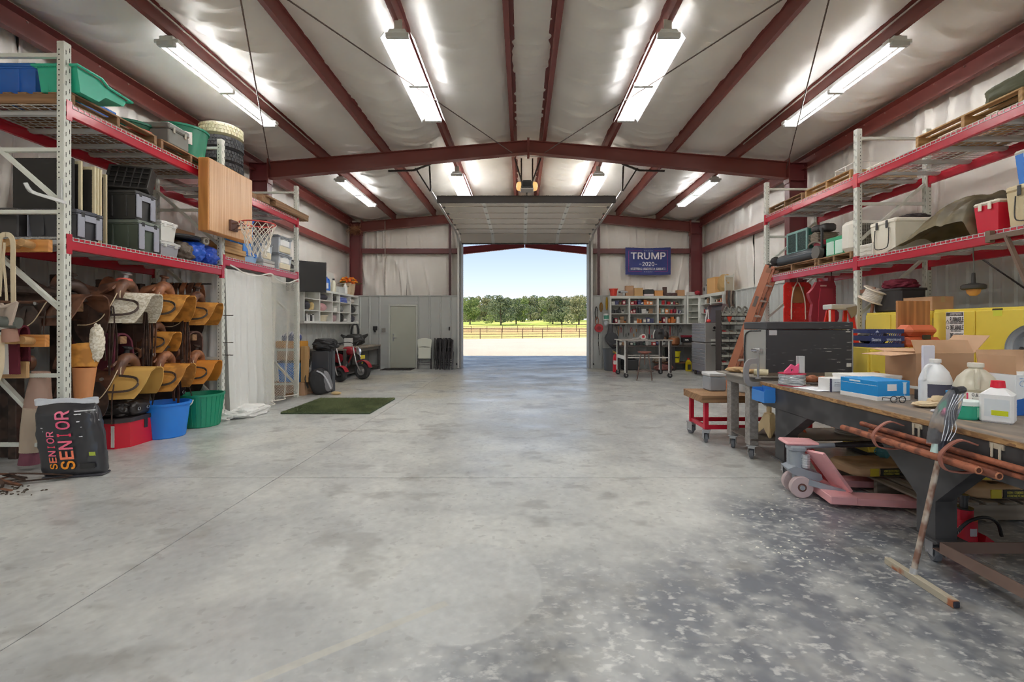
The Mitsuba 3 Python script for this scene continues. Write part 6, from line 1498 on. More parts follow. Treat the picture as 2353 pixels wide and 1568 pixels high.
# bench along the end wall
t=thing('work_bench','dark work bench along the end wall under the white cabinet','work bench')
obj('top',box(2.90,5.90,14.62,15.34,0.75,0.80,0.004),c(70,64,60,0.6),t)
for x in(2.96,4.72,5.82):
 for y in(14.68,15.28):obj('leg',box(x-0.05,x+0.05,y-0.05,y+0.05,0,0.75,0.003),c(48,46,48,0.6),t)
obj('lower_shelf',box(4.2,5.85,14.72,15.26,0.22,0.25,0.003),c(112,78,56,0.7),t)
clutter((2.95,4.05),0.802,0.2,'the dark end wall bench, left part',dep=(14.72,14.95),heights=(0.08,0.18))
clutter((4.05,4.55),0.802,0.2,'the dark end wall bench, middle part',dep=(14.72,14.95),heights=(0.08,0.18))
t=thing('copper_pot','big round copper pot on the end wall bench','pot')
obj('pot',lathe([(0,0),(0.14,0),(0.18,0.05),(0.18,0.22),(0.165,0.25),(0,0.26)],28,(4.80,14.84,0.802)),c(158,104,70,0.4,0.5),t);obj('lid',lathe([(0.165,0.25),(0.12,0.29),(0,0.31)],28,(4.80,14.84,0.802)),c(138,116,92,0.4,0.4),t)
t=thing('tool_case','black case with a maroon lid on the end wall bench left of the tool chest','case')
obj('body',box(5.06,5.42,14.74,14.96,0.90,1.05,0.01),c(40,40,42,0.45),t);obj('lid',box(5.05,5.40,14.74,14.96,1.055,1.13,0.012),c(128,36,52,0.45),t);obj('label',box(5.12,5.24,14.737,14.74,0.96,1.0),WHITE,t,smooth=False)
obj('feet',box(5.10,5.40,14.76,14.94,0.802,0.90,0.008),c(120,112,106,0.6),t)
t=tub('yellow plastic pail with black print on the shelf under the end wall bench',4.83,14.80,0.252,0.13,0.155,0.36,c(228,214,44,0.4),name='pail',cat_='pail')
obj('black_print',grid(lambda u,v:(4.83+np.cos(-2.3+1.4*u)*(0.146+0.004*v),14.80+np.sin(-2.3+1.4*u)*(0.146+0.004*v),0.40+0.035*v),8,2),c(60,58,30,0.5),t)
jug('yellow oil bottle with a red cap on the floor before the end wall bench',5.13,14.45,0,0.085,0.42,c(230,204,36,0.4),c(206,44,44,0.4),'oil_bottle','bottle',lab=c(60,56,40,0.5),sq=True)
jug('dark blue oil bottle beside the yellow one near the tool chest',5.36,14.42,0,0.085,0.38,c(44,52,142,0.4),c(40,44,100,0.4),'oil_bottle','bottle',lab=c(120,130,190,0.5),sq=True)
one('parts_heap','heap of pale hoses and rags under the end wall bench','rags',blob((4.34,14.86,0.36),(0.22,0.18,0.12),4,0.3,3,6,0.252),c(170,160,144,0.7))
one('rag_pile','reddish brown rags on the floor under the end wall bench','rags',blob((4.46,14.72,0.09),(0.34,0.16,0.10),4,0.35,3,9,0.002),c(130,84,78,0.8))
one('engine_block','dark metal machine standing under the rolling table by the wall','machine',cat(box(3.16,3.62,14.70,15.2,0.0,0.34,0.03),box(3.24,3.52,14.76,15.1,0.34,0.50,0.03)),c(62,64,66,0.5,0.2))
tub('dark grey plastic trash can on the floor by the big door\'s right jamb',2.76,14.72,0,0.235,0.285,0.70,c(76,80,84,0.45),name='trash_can',cat_='trash can')
t=thing('fire_extinguisher','red fire extinguisher with a white label standing on the floor by the trash can','fire extinguisher')
ex,ey=2.72+0.06,14.22
obj('cylinder',lathe([(0,0),(0.085,0),(0.09,0.02),(0.09,0.44),(0.06,0.53),(0.025,0.56),(0,0.56)],24,(ex,ey,0)),c(206,24,44,0.3),t)
obj('label',grid(lambda u,v:(ex+np.cos(-2.6+1.9*u)*0.0912,ey+np.sin(-2.6+1.9*u)*0.0912,0.24+0.12*v),10,3),c(232,226,220,0.5),t)
obj('valve',cat(cyl((ex,ey,0.56),(ex,ey,0.62),0.022,n=10),bar((ex,ey,0.61),(ex-0.10,ey,0.66),0.02,0.012),bar((ex,ey,0.60),(ex-0.09,ey,0.60),0.02,0.01)),c(196,160,70,0.35,0.6),t)
obj('hose',tube(spline([(ex,ey-0.02,0.60),(ex+0.09,ey,0.58),(ex+0.10,ey,0.40),(ex+0.095,ey,0.22)],4),0.011,7),BLACK,t)
# rolling table
t=thing('rolling_table','rolling steel table with pale edge and black legs before the end wall bench','table')
tx0,tx1,ty0,ty1,tz=2.66,3.98,12.62,13.55,1.05
obj('top',box(tx0-0.05,tx1+0.04,ty0-0.04,ty1+0.04,tz-0.03,tz,0.004),c(176,172,166,0.35,0.4),t)
TB=c(58,54,54,0.45);TWH=c(226,224,218,0.4)
for x,y in((tx0+0.05,ty0),(tx0+0.02,ty1),(tx1-0.06,ty0),(tx1-0.04,ty1)):
 l=obj('leg',cat(box(x-0.006,x+0.07,y-0.03,y+0.03,0.14,tz-0.03,0.003)),TB,t)
 obj('edge',box(x-0.012,x+0.012,y-0.035,y+0.03,0.14,tz-0.03,0.003),TWH,l)
 obj('caster',cat(cyl((x+0.03,y-0.022,0.065),(x+0.03,y+0.022,0.065),0.065,n=20)),RUBBER,l);obj('caster_fork',cat(cbox(x+0.03,y,0.12,0.05,0.06,0.04,0.004),cyl((x+0.03,y-0.03,0.065),(x+0.03,y+0.03,0.065),0.02,n=10)),c(150,150,150,0.35,0.6),l)
obj('side_panel',box(tx0+0.03,tx0+0.05,ty0+0.03,ty1-0.03,0.50,0.60,0.003),TWH,t)
obj('stretcher',cat(bar((tx0+0.1,ty0,0.56),(tx1-0.06,ty0,0.56),0.03,0.025),bar((tx0+0.1,ty1,0.56),(tx1-0.06,ty1,0.56),0.03,0.025)),TWH,t)
t=thing('welding_helmet','black welding helmet with a white edge on the rolling table','helmet')
obj('shell',thick(grid(lambda u,v:(3.72+np.cos(-0.2+3.5*v)*(0.12+0.03*np.sin(np.pi*u)),12.86-np.sin(-0.2+3.5*v)*0.13,tz+0.004+0.30*u),10,16),0.008),c(48,48,50,0.35),t);obj('visor',xf(box(-0.06,0.06,-0.012,0,0,0.07,0.004),(3.72,12.735,tz+0.15)),c(24,24,24,0.15),t);obj('white_trim',tube(spline([(3.57,12.84,tz+0.02),(3.56,12.83,tz+0.16),(3.60,12.82,tz+0.27)],4),0.014,6),WHITE,t)
t=thing('tape_roll','red and white roll of tape on the rolling table','tape roll')
obj('roll',xf(torus((0,0,0),0.055,0.025,24,8,'y'),(3.26,12.80,tz+0.082)),c(226,220,216,0.4),t);obj('core',cyl((3.26,12.77,tz+0.082),(3.26,12.83,tz+0.082),0.036,n=16),c(196,44,56,0.4),t)
one('metal_bracket','pale metal bracket lying on the rolling table','bracket',cat(bar((2.95,12.8,tz+0.02),(3.16,12.84,tz+0.05),0.03,0.02),bar((3.16,12.84,tz+0.04),(3.19,12.8,tz+0.12),0.03,0.02)),c(206,204,200,0.4,0.3))
t=thing('hand_plane','black iron hand plane on the rolling table','hand plane')
obj('sole',box(3.40,3.64,12.82,12.88,tz+0.001,tz+0.03,0.004),c(40,40,42,0.4,0.4),t);obj('tote',blob((3.44,12.85,tz+0.09),(0.03,0.02,0.07),2),BLACK,t);obj('knob',blob((3.60,12.85,tz+0.06),(0.025,0.025,0.035),2),BLACK,t)
# stool
t=thing('metal_stool','tall brown metal stool with a round foot ring before the rolling table','stool')
sx,sy,sz=3.12,12.12,0.76
SM=c(112,92,84,0.4,0.5)
obj('seat',cat(lathe([(0,0),(0.17,0),(0.18,0.015),(0.175,0.03),(0,0.035)],28,(sx,sy,sz-0.035)),cyl((sx,sy,sz-0.07),(sx,sy,sz-0.035),0.10,n=18)),c(150,96,86,0.45,0.2),t)
for a in(0.5,2.1,3.6,5.2):
 obj('leg',tube([(sx+math.cos(a)*0.13,sy+math.sin(a)*0.13,sz-0.04),(sx+math.cos(a)*0.27,sy+math.sin(a)*0.27,0)],0.012,8),SM,t)
obj('foot_ring',torus((sx,sy,0.24),0.225,0.010,32,7),SM,t);obj('screw',cyl((sx,sy,0.40),(sx,sy,sz-0.06),0.018,n=8),SM,t)
# stainless tool chest: drawers towards the aisle, its side towards the viewer
t=thing('tool_chest','tall stainless steel rolling tool chest with many drawers and its lid raised','tool chest')
hx0,hx1,hy0,hy1=4.95,5.48,12.70,13.70
INX=c(176,172,168,0.30,0.45);BRX=c(224,226,230,0.25,0.5)
obj('lower_cabinet',box(hx0+0.02,hx1,hy0,hy1,0.13,0.96,0.006),INX,t);obj('upper_cabinet',box(hx0+0.02,hx1-0.02,hy0+0.01,hy1-0.01,0.975,1.52,0.006),INX,t)
def drawer(y0,y1,z0,z1):
 d=obj('drawer',box(hx0,hx0+0.022,y0,y1,z0,z1,0.003),c(190,194,202,0.3,0.45),t)
 obj('pull',box(hx0-0.016,hx0+0.002,y0,y1,z1-0.018,z1-0.002,0.003),BRX,d)
for z0,z1 in((0.15,0.34),(0.35,0.47),(0.48,0.57),(0.58,0.67),(0.68,0.77),(0.78,0.94)):
 if z0<0.2:drawer(hy0+0.02,hy1-0.02,z0,z1)
 else:drawer(hy0+0.02,hy0+0.34,z0,z1);drawer(hy0+0.36,hy1-0.02,z0,z1)
for z0,z1 in((0.99,1.10),(1.11,1.19),(1.20,1.29),(1.30,1.37),(1.38,1.44),(1.45,1.51)):
 if z0<1.25:drawer(hy0+0.03,hy0+0.30,z0,z1);drawer(hy0+0.32,hy1-0.03,z0,z1)
 else:drawer(hy0+0.03,hy0+0.34,z0,z1);drawer(hy0+0.36,hy1-0.03,z0,z1)
for x,y in((hx0+0.08,hy0+0.10),(hx1-0.08,hy0+0.10),(hx0+0.08,hy1-0.10),(hx1-0.08,hy1-0.10)):
 obj('caster',cat(cyl((x-0.02,y,0.06),(x+0.02,y,0.06),0.06,n=18),cbox(x,y,0.115,0.06,0.08,0.03,0.004)),c(86,80,76,0.5,0.2),t)
obj('side_handle',cat(cyl((5.12,hy0-0.045,0.90),(5.36,hy0-0.045,0.90),0.011,n=8),cyl((5.13,hy0,0.90),(5.13,hy0-0.045,0.90),0.009,n=6),cyl((5.35,hy0,0.90),(5.35,hy0-0.045,0.90),0.009,n=6)),BLACK,t)
obj('badge',cat(xf(cyl((0,0,0),(0,-0.004,0),0.04,n=20),(5.22,hy0-0.002+0.01,1.38)),box(5.17,5.27,hy0+0.004,hy0+0.008,1.29,1.315)),c(44,42,42,0.4),t)
obj('sticker',cat(box(5.12,5.32,hy0+0.005,hy0+0.009,1.01,1.07),box(5.12,5.30,hy0-0.004,hy0,0.92,0.95)),c(226,224,216,0.5),t,smooth=False)
def lid(m):return xf(m,(hx1-0.02,0,1.525),ry=14)
obj('lid',lid(cat(box(-0.03,0.0,hy0,hy1,0.0,0.52,0.004),box(-0.14,-0.03,hy0,hy0+0.015,0.0,0.52,0.003),box(-0.14,-0.03,hy1-0.015,hy1,0.0,0.52,0.003),box(-0.14,-0.03,hy0+0.015,hy1-0.015,0.505,0.52,0.003))),c(128,108,108,0.35,0.6),t)
obj('lid_lining',lid(box(-0.034,-0.031,hy0+0.02,hy1-0.02,0.01,0.50)),c(84,84,92,0.3,0.3),t,smooth=False)
one('bolt_cutter','red and white handled cutter leaning in the open tool chest','cutter',cat(cyl((5.02,12.86,1.53),(5.10,12.92,1.88),0.016,n=8),cyl((5.12,12.86,1.53),(5.12,12.92,1.90),0.016,n=8)),c(226,224,222,0.4))
one('work_light','red lamp head on top of the tool chest','lamp',blob((5.10,12.82,1.575),(0.06,0.06,0.05),3,0.1,2,2,1.523),c(206,54,50,0.35))
# parts bins in their rack
t=thing('bin_rack','dark shelf rack full of grey parts bins behind the ladder','rack')
bx0,bx1,by=5.06,5.84,11.90
for x in(bx0-0.02,bx1-0.01):obj('side',box(x,x+0.02,by,by+0.32,0,1.85,0.003),c(56,50,48,0.6),t)
BZ=[0.42,0.62,0.82,1.02,1.22,1.47,1.70]
for z in BZ:obj('shelf',box(bx0,bx1-0.01,by,by+0.32,z-0.02,z,0.002),c(54,48,46,0.6),t)
BING=c(172,172,162,0.5)
bin_d={}
def bin_parts(x,z,key):
 w,d,h=0.178,0.26,0.125
 side=[(0,0),(d,0),(d,h),(0.09,h),(0.0,h*0.5)]
 parts={'body':cat(*[pyz([(by-0.02+q,z+0.001+zz)for q,zz in side],xx,xx+0.004)for xx in(x,x+w-0.004)],box(x,x+w,by-0.02,by-0.02+d,z+0.001,z+0.005),box(x,x+w,by-0.02+d-0.004,by-0.02+d,z,z+h)),
 'front_lip':box(x,x+w,by-0.024,by-0.018,z+0.001,z+h*0.5,0.002)}
 return parts
for r,z in enumerate(BZ):
 for k in range(4):
  x=bx0+0.01+0.193*k
  t=thing('parts_bin',f'grey parts bin, {ORD[k]} from the left in the bin rack\'s {["bottom", "second", "third", "fourth", "fifth", "sixth", "top"][r]} row from below','parts bin','grey parts bins in the rack')
  for nm,m in bin_parts(x,z,0).items():obj(nm,m,BING,t,smooth=False)
  cc=[(96,94,90),(140,120,100),(60,60,62),(176,60,64)][int(rg.integers(0,20))%4 if rg.uniform()<0.5 else 0]
  obj('contents',blob((x+0.089,by+0.11,z+0.05),(0.075,0.09,0.05),2,0.35,4,k+4*r,z+0.006),c(*cc,0.6),t)
one('orange_cup','bright orange plastic funnel in a bin of the fifth row from the floor','funnel',lathe([(0,0),(0.02,0),(0.07,0.14),(0.065,0.14),(0.015,0.01),(0,0.01)],18,(5.28,by-0.05+0.08,1.48+0.06)),c(232,80,56,0.4))
one('cable_pile','grey hoses and straps heaped over the top row of parts bins','hoses',cat(*[tube(spline([(5.15+0.16*k,by+0.05,1.80),(5.20+0.16*k,by+0.08,1.93),(5.28+0.16*k,by+0.1,1.90),(5.30+0.16*k,by-0.03,1.74)],4),0.022,7)for k in range(4)]),c(110,108,100,0.6))
# extension ladder leaning on the corner of the right rack
LF,LT=np.array([3.98,9.22,0.0]),np.array([4.60,8.62,2.48])
rd=np.array([0.60,-0.55,0.10]);ldir=(LT-LF)/np.linalg.norm(LT-LF)
rd=np.array([0.72,0.62,0]);rd-=ldir*(rd@ldir);rd/=np.linalg.norm(rd)
nrm=np.cross(ldir,rd)
LW=0.36
t=thing('extension_ladder','brown fibreglass extension ladder with pale rungs leaning against the right rack','ladder')
LB=c(158,98,72,0.5)
Ltot=np.linalg.norm(LT-LF)
for lay,(a0,a1,off,ww)in enumerate([(0.0,Ltot*0.985,0.0,LW),(0.35,Ltot*1.03,0.075,LW-0.06)]):
 for s in(-1,1):
  p0=LF+ldir*a0+rd*s*ww/2+nrm*off;p1=LF+ldir*a1+rd*s*ww/2+nrm*off
  obj('rail',sweep([p0,p1],np.array([[-0.038,-0.008],[0.038,-0.008],[0.038,0.008],[-0.038,0.008]]),wd=nrm),LB,t,smooth=False)
 q=a0+0.2
 while q<a1-0.1:
  p=LF+ldir*q+nrm*off
  obj('rung',sweep([p-rd*ww/2,p+rd*ww/2],np.array([[-0.016,-0.022],[0.016,-0.022],[0.016,0.022],[-0.016,0.022]]),wd=ldir),c(226,222,212,0.4),t,smooth=False)if lay==0 else obj('rung',sweep([p-rd*ww/2,p+rd*ww/2],np.array([[-0.012,-0.012],[0.012,-0.012],[0.012,0.012],[-0.012,0.012]]),wd=ldir),c(150,120,100,0.5),t,smooth=False)
  q+=0.305
for s in(-1,1):
 p=LF+ldir*Ltot*1.0+rd*s*LW/2
 obj('end_cap',sweep([p-ldir*0.06,p+ldir*0.03],np.array([[-0.045,-0.014],[0.045,-0.014],[0.045,0.014],[-0.045,0.014]]),wd=nrm),c(126,82,60,0.6),t,smooth=False)
obj('rung_lock',cat(*[sweep([LF+ldir*1.9+rd*s*LW/2+nrm*0.03,LF+ldir*2.1+rd*s*LW/2+nrm*0.03],np.array([[-0.03,-0.014],[0.03,-0.014],[0.03,0.014],[-0.03,0.014]]),wd=nrm)for s in(-1,1)]),c(96,88,84,0.4,0.5),t,smooth=False)
# ------------------------------------------------------------------ the right rack and what stands on it
rack(1,4.66,[4.13,6.58,9.03],[(3.60,2.41),(3.60,2.41)],'right hand pallet rack with red beams behind the long work bench')
RZ=3.612;R2=2.422
pallet(4.68,5.66,6.70,7.78,RZ,'pale pallet on the right rack\'s top deck, right beside the middle upright','wood_pine',run='y')
pallet(4.68,5.66,7.86,8.92,RZ,'dark weathered pallet at the far end of the right rack\'s top deck',run='y')
pallet(4.70,5.66,4.42,5.62,RZ,'orange brown pallet on the right rack\'s top deck nearest the viewer','wood_pine',0.15,run='y')
one('canvas_cover','dark green canvas cover heaped on the nearest pallet at the right rack\'s top','canvas cover',blob((5.10,4.62,RZ+0.24),(0.38,0.36,0.15),4,0.15,2,44,RZ+0.151,0.85),c(84,86,66,0.7))
t=thing('wire_basket','white wire basket frame on the pale pallet at the right rack\'s top','wire basket')
for z in(RZ+0.14,RZ+0.26):
 obj('frame',tube(np.array([(4.80,6.74,z),(5.20,6.74,z),(5.20,7.20,z),(4.80,7.20,z)]),0.008,6,closed=True),WHITE,t)
obj('upright',cat(*[cyl((x,y,RZ+0.14),(x,y,RZ+0.26),0.006,n=6)for x in(4.80,5.0,5.20)for y in(6.74,6.97,7.20)]),WHITE,t)
# lower deck, far bay: compressor on pallets, crate, kennel
pallet(4.68,5.60,7.50,8.86,R2,'brown pallet on the right rack\'s lower deck under the air compressor','wood_old',run='y')
pallet(4.66,5.60,6.66,7.42,R2,'brown pallet on the right rack\'s lower deck under the green crate','wood_old',0.11,run='y')
cz=R2+0.132
t=thing('air_compressor','green engine driven air compressor with black tank on the right rack\'s lower deck','air compressor')
GRN=c(72,112,104,0.45)
obj('belt_guard',box(4.86,5.16,7.98,8.58,cz+0.20,cz+0.60,0.01),c(40,84,72,0.45),t)
obj('guard_frame',cat(box(4.835,4.862,7.97,8.59,cz+0.19,cz+0.235,0.004),box(4.835,4.862,7.97,8.59,cz+0.565,cz+0.61,0.004),box(4.835,4.862,7.97,8.01,cz+0.235,cz+0.565,0.003),box(4.835,4.862,8.55,8.59,cz+0.235,cz+0.565,0.003),box(4.835,4.862,8.26,8.30,cz+0.235,cz+0.565,0.003)),c(112,150,144,0.45),t)
ms=[]
for k in range(22):
 y=8.02+0.0245*k
 ms.append(bar((4.845,y,cz+0.235),(4.845,y,cz+0.565),0.006,0.006,(1,0,0)))
for k in range(14):ms.append(bar((4.845,8.01,cz+0.25+0.0235*k),(4.845,8.55,cz+0.25+0.0235*k),0.006,0.006,(1,0,0)))
k=obj('guard_mesh',cat(*ms),c(60,78,76,0.5),t,smooth=False);labels[k]={'kind':'stuff'}
obj('tank',cat(xf(lathe([(0,-0.60),(0.06,-0.59),(0.10,-0.54),(0.105,-0.48),(0.105,0.48),(0.10,0.54),(0.06,0.59),(0,0.60)],24),(4.84,8.22,cz+0.115),rx=90)),c(58,64,70,0.3,0.2),t)
obj('tank',cat(xf(lathe([(0,-0.60),(0.06,-0.59),(0.10,-0.54),(0.105,-0.48),(0.105,0.48),(0.10,0.54),(0.06,0.59),(0,0.60)],24),(5.20,8.22,cz+0.115),rx=90)),c(58,64,70,0.3,0.2),t)
obj('wheel',cyl((4.74,7.60,cz+0.11),(4.82,7.60,cz+0.11),0.11,n=26),c(90,88,84,0.6),t);obj('wheel',cyl((5.24,7.60,cz+0.11),(5.32,7.60,cz+0.11),0.11,n=26),c(90,88,84,0.6),t)
obj('engine',cat(cbox(5.02,7.78,cz+0.36,0.30,0.26,0.22,0.03),cyl((4.84,7.78,cz+0.38),(4.90,7.78,cz+0.38),0.10,n=22),*[cbox(5.0,7.78,cz+0.30+0.025*q,0.34,0.29,0.008)for q in range(7)]),c(132,120,104,0.4,0.4),t)
obj('fuel_tank',cat(blob((5.0,7.86,cz+0.55),(0.14,0.10,0.07),3,sq=0.7),blob((5.0,7.68,cz+0.54),(0.12,0.08,0.07),3,sq=0.6)),c(48,46,46,0.4),t)
obj('red_shroud',blob((4.93,7.72,cz+0.26),(0.10,0.12,0.08),3,sq=0.7),c(128,34,48,0.4),t)
obj('air_pipe',tube(spline([(4.86,7.95,cz+0.20),(4.80,7.86,cz+0.28),(4.80,7.66,cz+0.30),(4.82,7.55,cz+0.24)],5),0.014,7),c(140,132,120,0.35,0.5),t)
obj('frame_bar',cat(bar((4.80,7.52,cz+0.10),(4.80,7.52,cz+0.50),0.03,0.03,(1,0,0)),bar((5.25,7.52,cz+0.10),(5.25,7.52,cz+0.50),0.03,0.03,(1,0,0)),bar((4.80,7.52,cz+0.21),(5.25,7.52,cz+0.21),0.03,0.03),box(4.80,5.25,7.52,8.4,cz+0.20,cz+0.215)),c(46,46,48,0.45),t,smooth=False)
t=thing('cowboy_hat','black cowboy hat lying at the far end of the compressor on the right rack','hat')
obj('crown',blob((4.80,8.90,cz+0.14),(0.09,0.075,0.09),3,0.08,2,3,cz+0.045),c(40,36,36,0.7),t);obj('brim',thick(grid(lambda u,v:(4.80+np.cos(2*np.pi*v)*(0.07+0.10*u),8.90+np.sin(2*np.pi*v)*(0.06+0.07*u),cz+0.05+0.04*u*u*np.abs(np.cos(2*np.pi*v))**2),5,28),0.006),c(44,40,40,0.7),t)
t=thing('plastic_crate','green and white plastic crate on the right rack left of the white kennel','crate')
kz=R2+0.112
obj('body',cat(box(4.76,5.16,6.94,7.36,kz,kz+0.02),box(4.76,4.775,6.94,7.36,kz,kz+0.30,0.004),box(5.145,5.16,6.94,7.36,kz,kz+0.30,0.004),box(4.775,5.145,6.94,6.955,kz,kz+0.30,0.004),box(4.775,5.145,7.345,7.36,kz,kz+0.30,0.004)),c(46,146,104,0.4),t,smooth=False)
for k in range(2):obj('white_panel',box(4.752,4.762,6.97+0.20*k,7.14+0.20*k,kz+0.03,kz+0.24,0.004),c(196,226,212,0.45),t)
obj('contents',blob((4.96,7.15,kz+0.30),(0.16,0.18,0.05),3,0.2,2,3,kz+0.2),c(142,130,112,0.8),t)
t=thing('pet_kennel','white plastic pet kennel with a wire door behind the right rack\'s middle upright','kennel')
kx0,kx1,ky0,ky1=4.66,5.22,6.63,6.91
obj('shell',box(kx0,kx1,ky0+0.02,ky1,kz+0.0,kz+0.46,0.06),c(226,222,210,0.45),t)
obj('door_frame',tube(np.array([(kx0+0.05,ky0+0.02,kz+0.05),(kx1-0.05,ky0+0.02,kz+0.05),(kx1-0.05,ky0+0.02,kz+0.41),(kx0+0.05,ky0+0.02,kz+0.41)]),0.016,8,closed=True),c(234,230,220,0.45),t)
obj('opening',box(kx0+0.06,kx1-0.06,ky0+0.014,ky0+0.022,kz+0.06,kz+0.40),c(96,92,84,0.8),t,smooth=False)
ms=[cyl((kx0+0.07+0.034*k,ky0+0.008,kz+0.05),(kx0+0.07+0.034*k,ky0+0.008,kz+0.41),0.003,n=5)for k in range(13)]+[cyl((kx0+0.05,ky0+0.008,kz+0.08+0.05*k),(kx1-0.05,ky0+0.008,kz+0.08+0.05*k),0.003,n=5)for k in range(7)]
obj('wire_door',cat(*ms),c(206,204,196,0.35,0.5),t)
# lower deck, near bay
t=thing('parts_drawer_box','small white drawer box on the right rack just right of the middle upright','drawer box')
obj('case',box(4.68,4.98,6.28,6.52,R2,R2+0.165,0.006),c(226,222,212,0.5),t)
for k in range(3):obj('drawer',cat(box(4.672,4.682,6.29,6.51,R2+0.012+0.05*k,R2+0.056+0.05*k,0.003),box(4.664,4.674,6.37,6.43,R2+0.028+0.05*k,R2+0.036+0.05*k)),c(206,202,190,0.5),t)
def cooler(label,x0,x1,y0,y1,z,h,col,lid,lab=None,lid_h=0.07,rope=None,end='x'):
 t=thing('cooler',label,'cooler')
 V=np.array([(x0+0.02,y0+0.02,z),(x1-0.02,y0+0.02,z),(x1-0.02,y1-0.02,z),(x0+0.02,y1-0.02,z),(x0,y0,z+h-lid_h),(x1,y0,z+h-lid_h),(x1,y1,z+h-lid_h),(x0,y1,z+h-lid_h)])
 m=trimesh.Trimesh(V).convex_hull
 obj('body',(np.array(m.vertices),np.array(m.faces)),col,t,smooth=False)
 obj('lid',cat(box(x0-0.012,x1+0.012,y0-0.012,y1+0.012,z+h-lid_h,z+h-0.01,0.018),box(x0+0.03,x1-0.03,y0+0.03,y1-0.03,z+h-0.012,z+h,0.01)),lid,t)
 if rope:
  ym=(y0+y1)/2;w=(y1-y0)*0.28
  obj('rope_handle',tube(spline([(x0-0.012,ym-w,z+h*0.72),(x0-0.02,ym-w,z+h*0.25),(x0-0.02,ym-w*0.6,z+h*0.12),(x0-0.02,ym+w*0.6,z+h*0.12),(x0-0.02,ym+w,z+h*0.25),(x0-0.012,ym+w,z+h*0.72)],4),0.006,6),rope,t)
 for s in(0.3,0.7):
  obj('latch',box(x0-0.02,x0-0.008,y0+(y1-y0)*s-0.018,y0+(y1-y0)*s+0.018,z+h-lid_h-0.05,z+h-0.02,0.004),c(40,40,42,0.5)if rope else lid,t)
 return t
CRM=c(232,226,208,0.45)
cooler('big cream ice cooler with rope handle on the right rack\'s lower deck',4.70,5.50,5.92,6.34,R2,0.44,CRM,c(238,232,216,0.42),rope=c(56,54,52,0.6))
one('black_jacket','black cloth lying on the lid of the cream cooler','cloth',blob((5.10,6.10,R2+0.475),(0.18,0.12,0.04),3,0.35,3,4,R2+0.441),c(52,44,46,0.8))
def tarpf(u,v):
 y=6.06-1.14*u
 x=4.69+0.80*v
 prof=np.sin(np.pi*np.clip(v*0.92+0.04,0,1))**0.5
 top=0.07+0.42*smooth_np(u)
 n=meshkit.fbm(np.stack([u*4+0.6*v,v*2.2-u*1.5,u*0+3],-1),4,5)-0.5
 fold=0.05*np.abs(np.sin((u*1.3-v*0.9)*7))
 return x-0.02*fold,y,R2+0.003+np.maximum(top*prof*(1+0.5*n)+fold*prof-0.02,0)*np.clip((1-u)*14,0,1)
def smooth_np(u):
 t=np.clip(u/0.6,0,1);return t*t*(3-2*t)
one('olive_tarp','olive brown crumpled tarp draped over goods on the right rack\'s lower deck','tarp',grid(tarpf,60,40),'tarp_olive',smooth=True)
cooler('small red cooler with a white lid on the right rack beside the olive tarp',4.72,5.10,4.66,4.91,R2,0.335,c(196,26,50,0.4),CRM,lid_h=0.05)
cooler('tan ice cooler with dark latches on the right rack at the picture\'s edge',4.74,5.24,4.17,4.60,R2,0.42,c(206,190,152,0.5),c(214,198,160,0.5),rope=c(60,58,54,0.6))
cooler('bright blue cooler on top of the tan one on the right rack',4.76,5.22,4.17,4.54,R2+0.422,0.34,c(50,120,206,0.4),c(226,224,214,0.45),lid_h=0.05)
one('white_sheet','white sheet standing behind the red cooler on the right rack','sheet',box(5.14,5.50,4.64,4.67,R2,R2+0.62,0.006),c(232,228,216,0.5))
t=thing('clamp_bracket','rusty steel clamp arm hanging from the right rack\'s near beam','clamp')
RB=c(112,92,78,0.6,0.2)
obj('clamp_bar',cat(bar((4.60,4.62,2.335),(4.60,4.30,2.335),0.05,0.03),cbox(4.615,4.64,2.35,0.06,0.05,0.12,0.004),cbox(4.615,4.28,2.35,0.06,0.05,0.12,0.004)),RB,t,smooth=False)
obj('arm',bar((4.59,4.46,2.32),(4.58,4.26,1.82),0.04,0.025,(1,0,0)),RB,t,smooth=False)
# pieces hung under the right rack
def holes(poly,pts,r):
 g=Polygon(poly)
 from shapely.geometry import Point
 for p in pts:g=g.difference(Point(*p).buffer(r,6))
 return g
t=thing('creeper_board','bright red perforated plastic board hanging under the right rack','creeper board')
cx0,cx1,cy_,cz0,cz1=4.66,5.16,8.36,1.16,2.24
pl_=[(cx0+0.05,cz0),(cx1-0.05,cz0),(cx1,cz0+0.08),(cx1,1.75),(cx1-0.02,1.80),(cx1,1.85),(cx1,cz1-0.06),(cx1-0.05,cz1),(cx0+0.05,cz1),(cx0,cz1-0.06),(cx0,1.85),(cx0+0.02,1.80),(cx0,1.75),(cx0,cz0+0.08)]
obj('board',pxz(holes(pl_,[(cx0+0.07+0.06*i+0.03*(j%2),cz0+0.09+0.075*j)for i in range(7)for j in range(14)if j<9 or i in(0,6)],0.011),cy_,cy_+0.03),c(206,40,34,0.4),t,smooth=False)
obj('tan_pad',box(cx0+0.14,cx1-0.14,cy_-0.012,cy_,1.86,2.16,0.006),c(150,98,58,0.6),t)
obj('hook',cat(tube(spline([(cx0+0.12,cy_-0.02,1.56),(cx0+0.12,cy_-0.03,1.9),(cx0+0.16,cy_-0.03,2.12),(cx0+0.24,cy_,2.24)],4),0.012,6),tube(spline([(cx1-0.12,cy_-0.02,1.56),(cx1-0.14,cy_-0.03,1.9),(cx1-0.2,cy_-0.03,2.12),(cx0+0.26,cy_,2.24)],4),0.010,6),cyl((cx0+0.25,cy_+0.015,2.2),(cx0+0.25,cy_+0.015,2.37),0.008,n=6)),c(214,196,180,0.5),t)
t=thing('sled','maroon moulded plastic sled hanging under the right rack','sled')
sx0,sx1=4.62,5.05
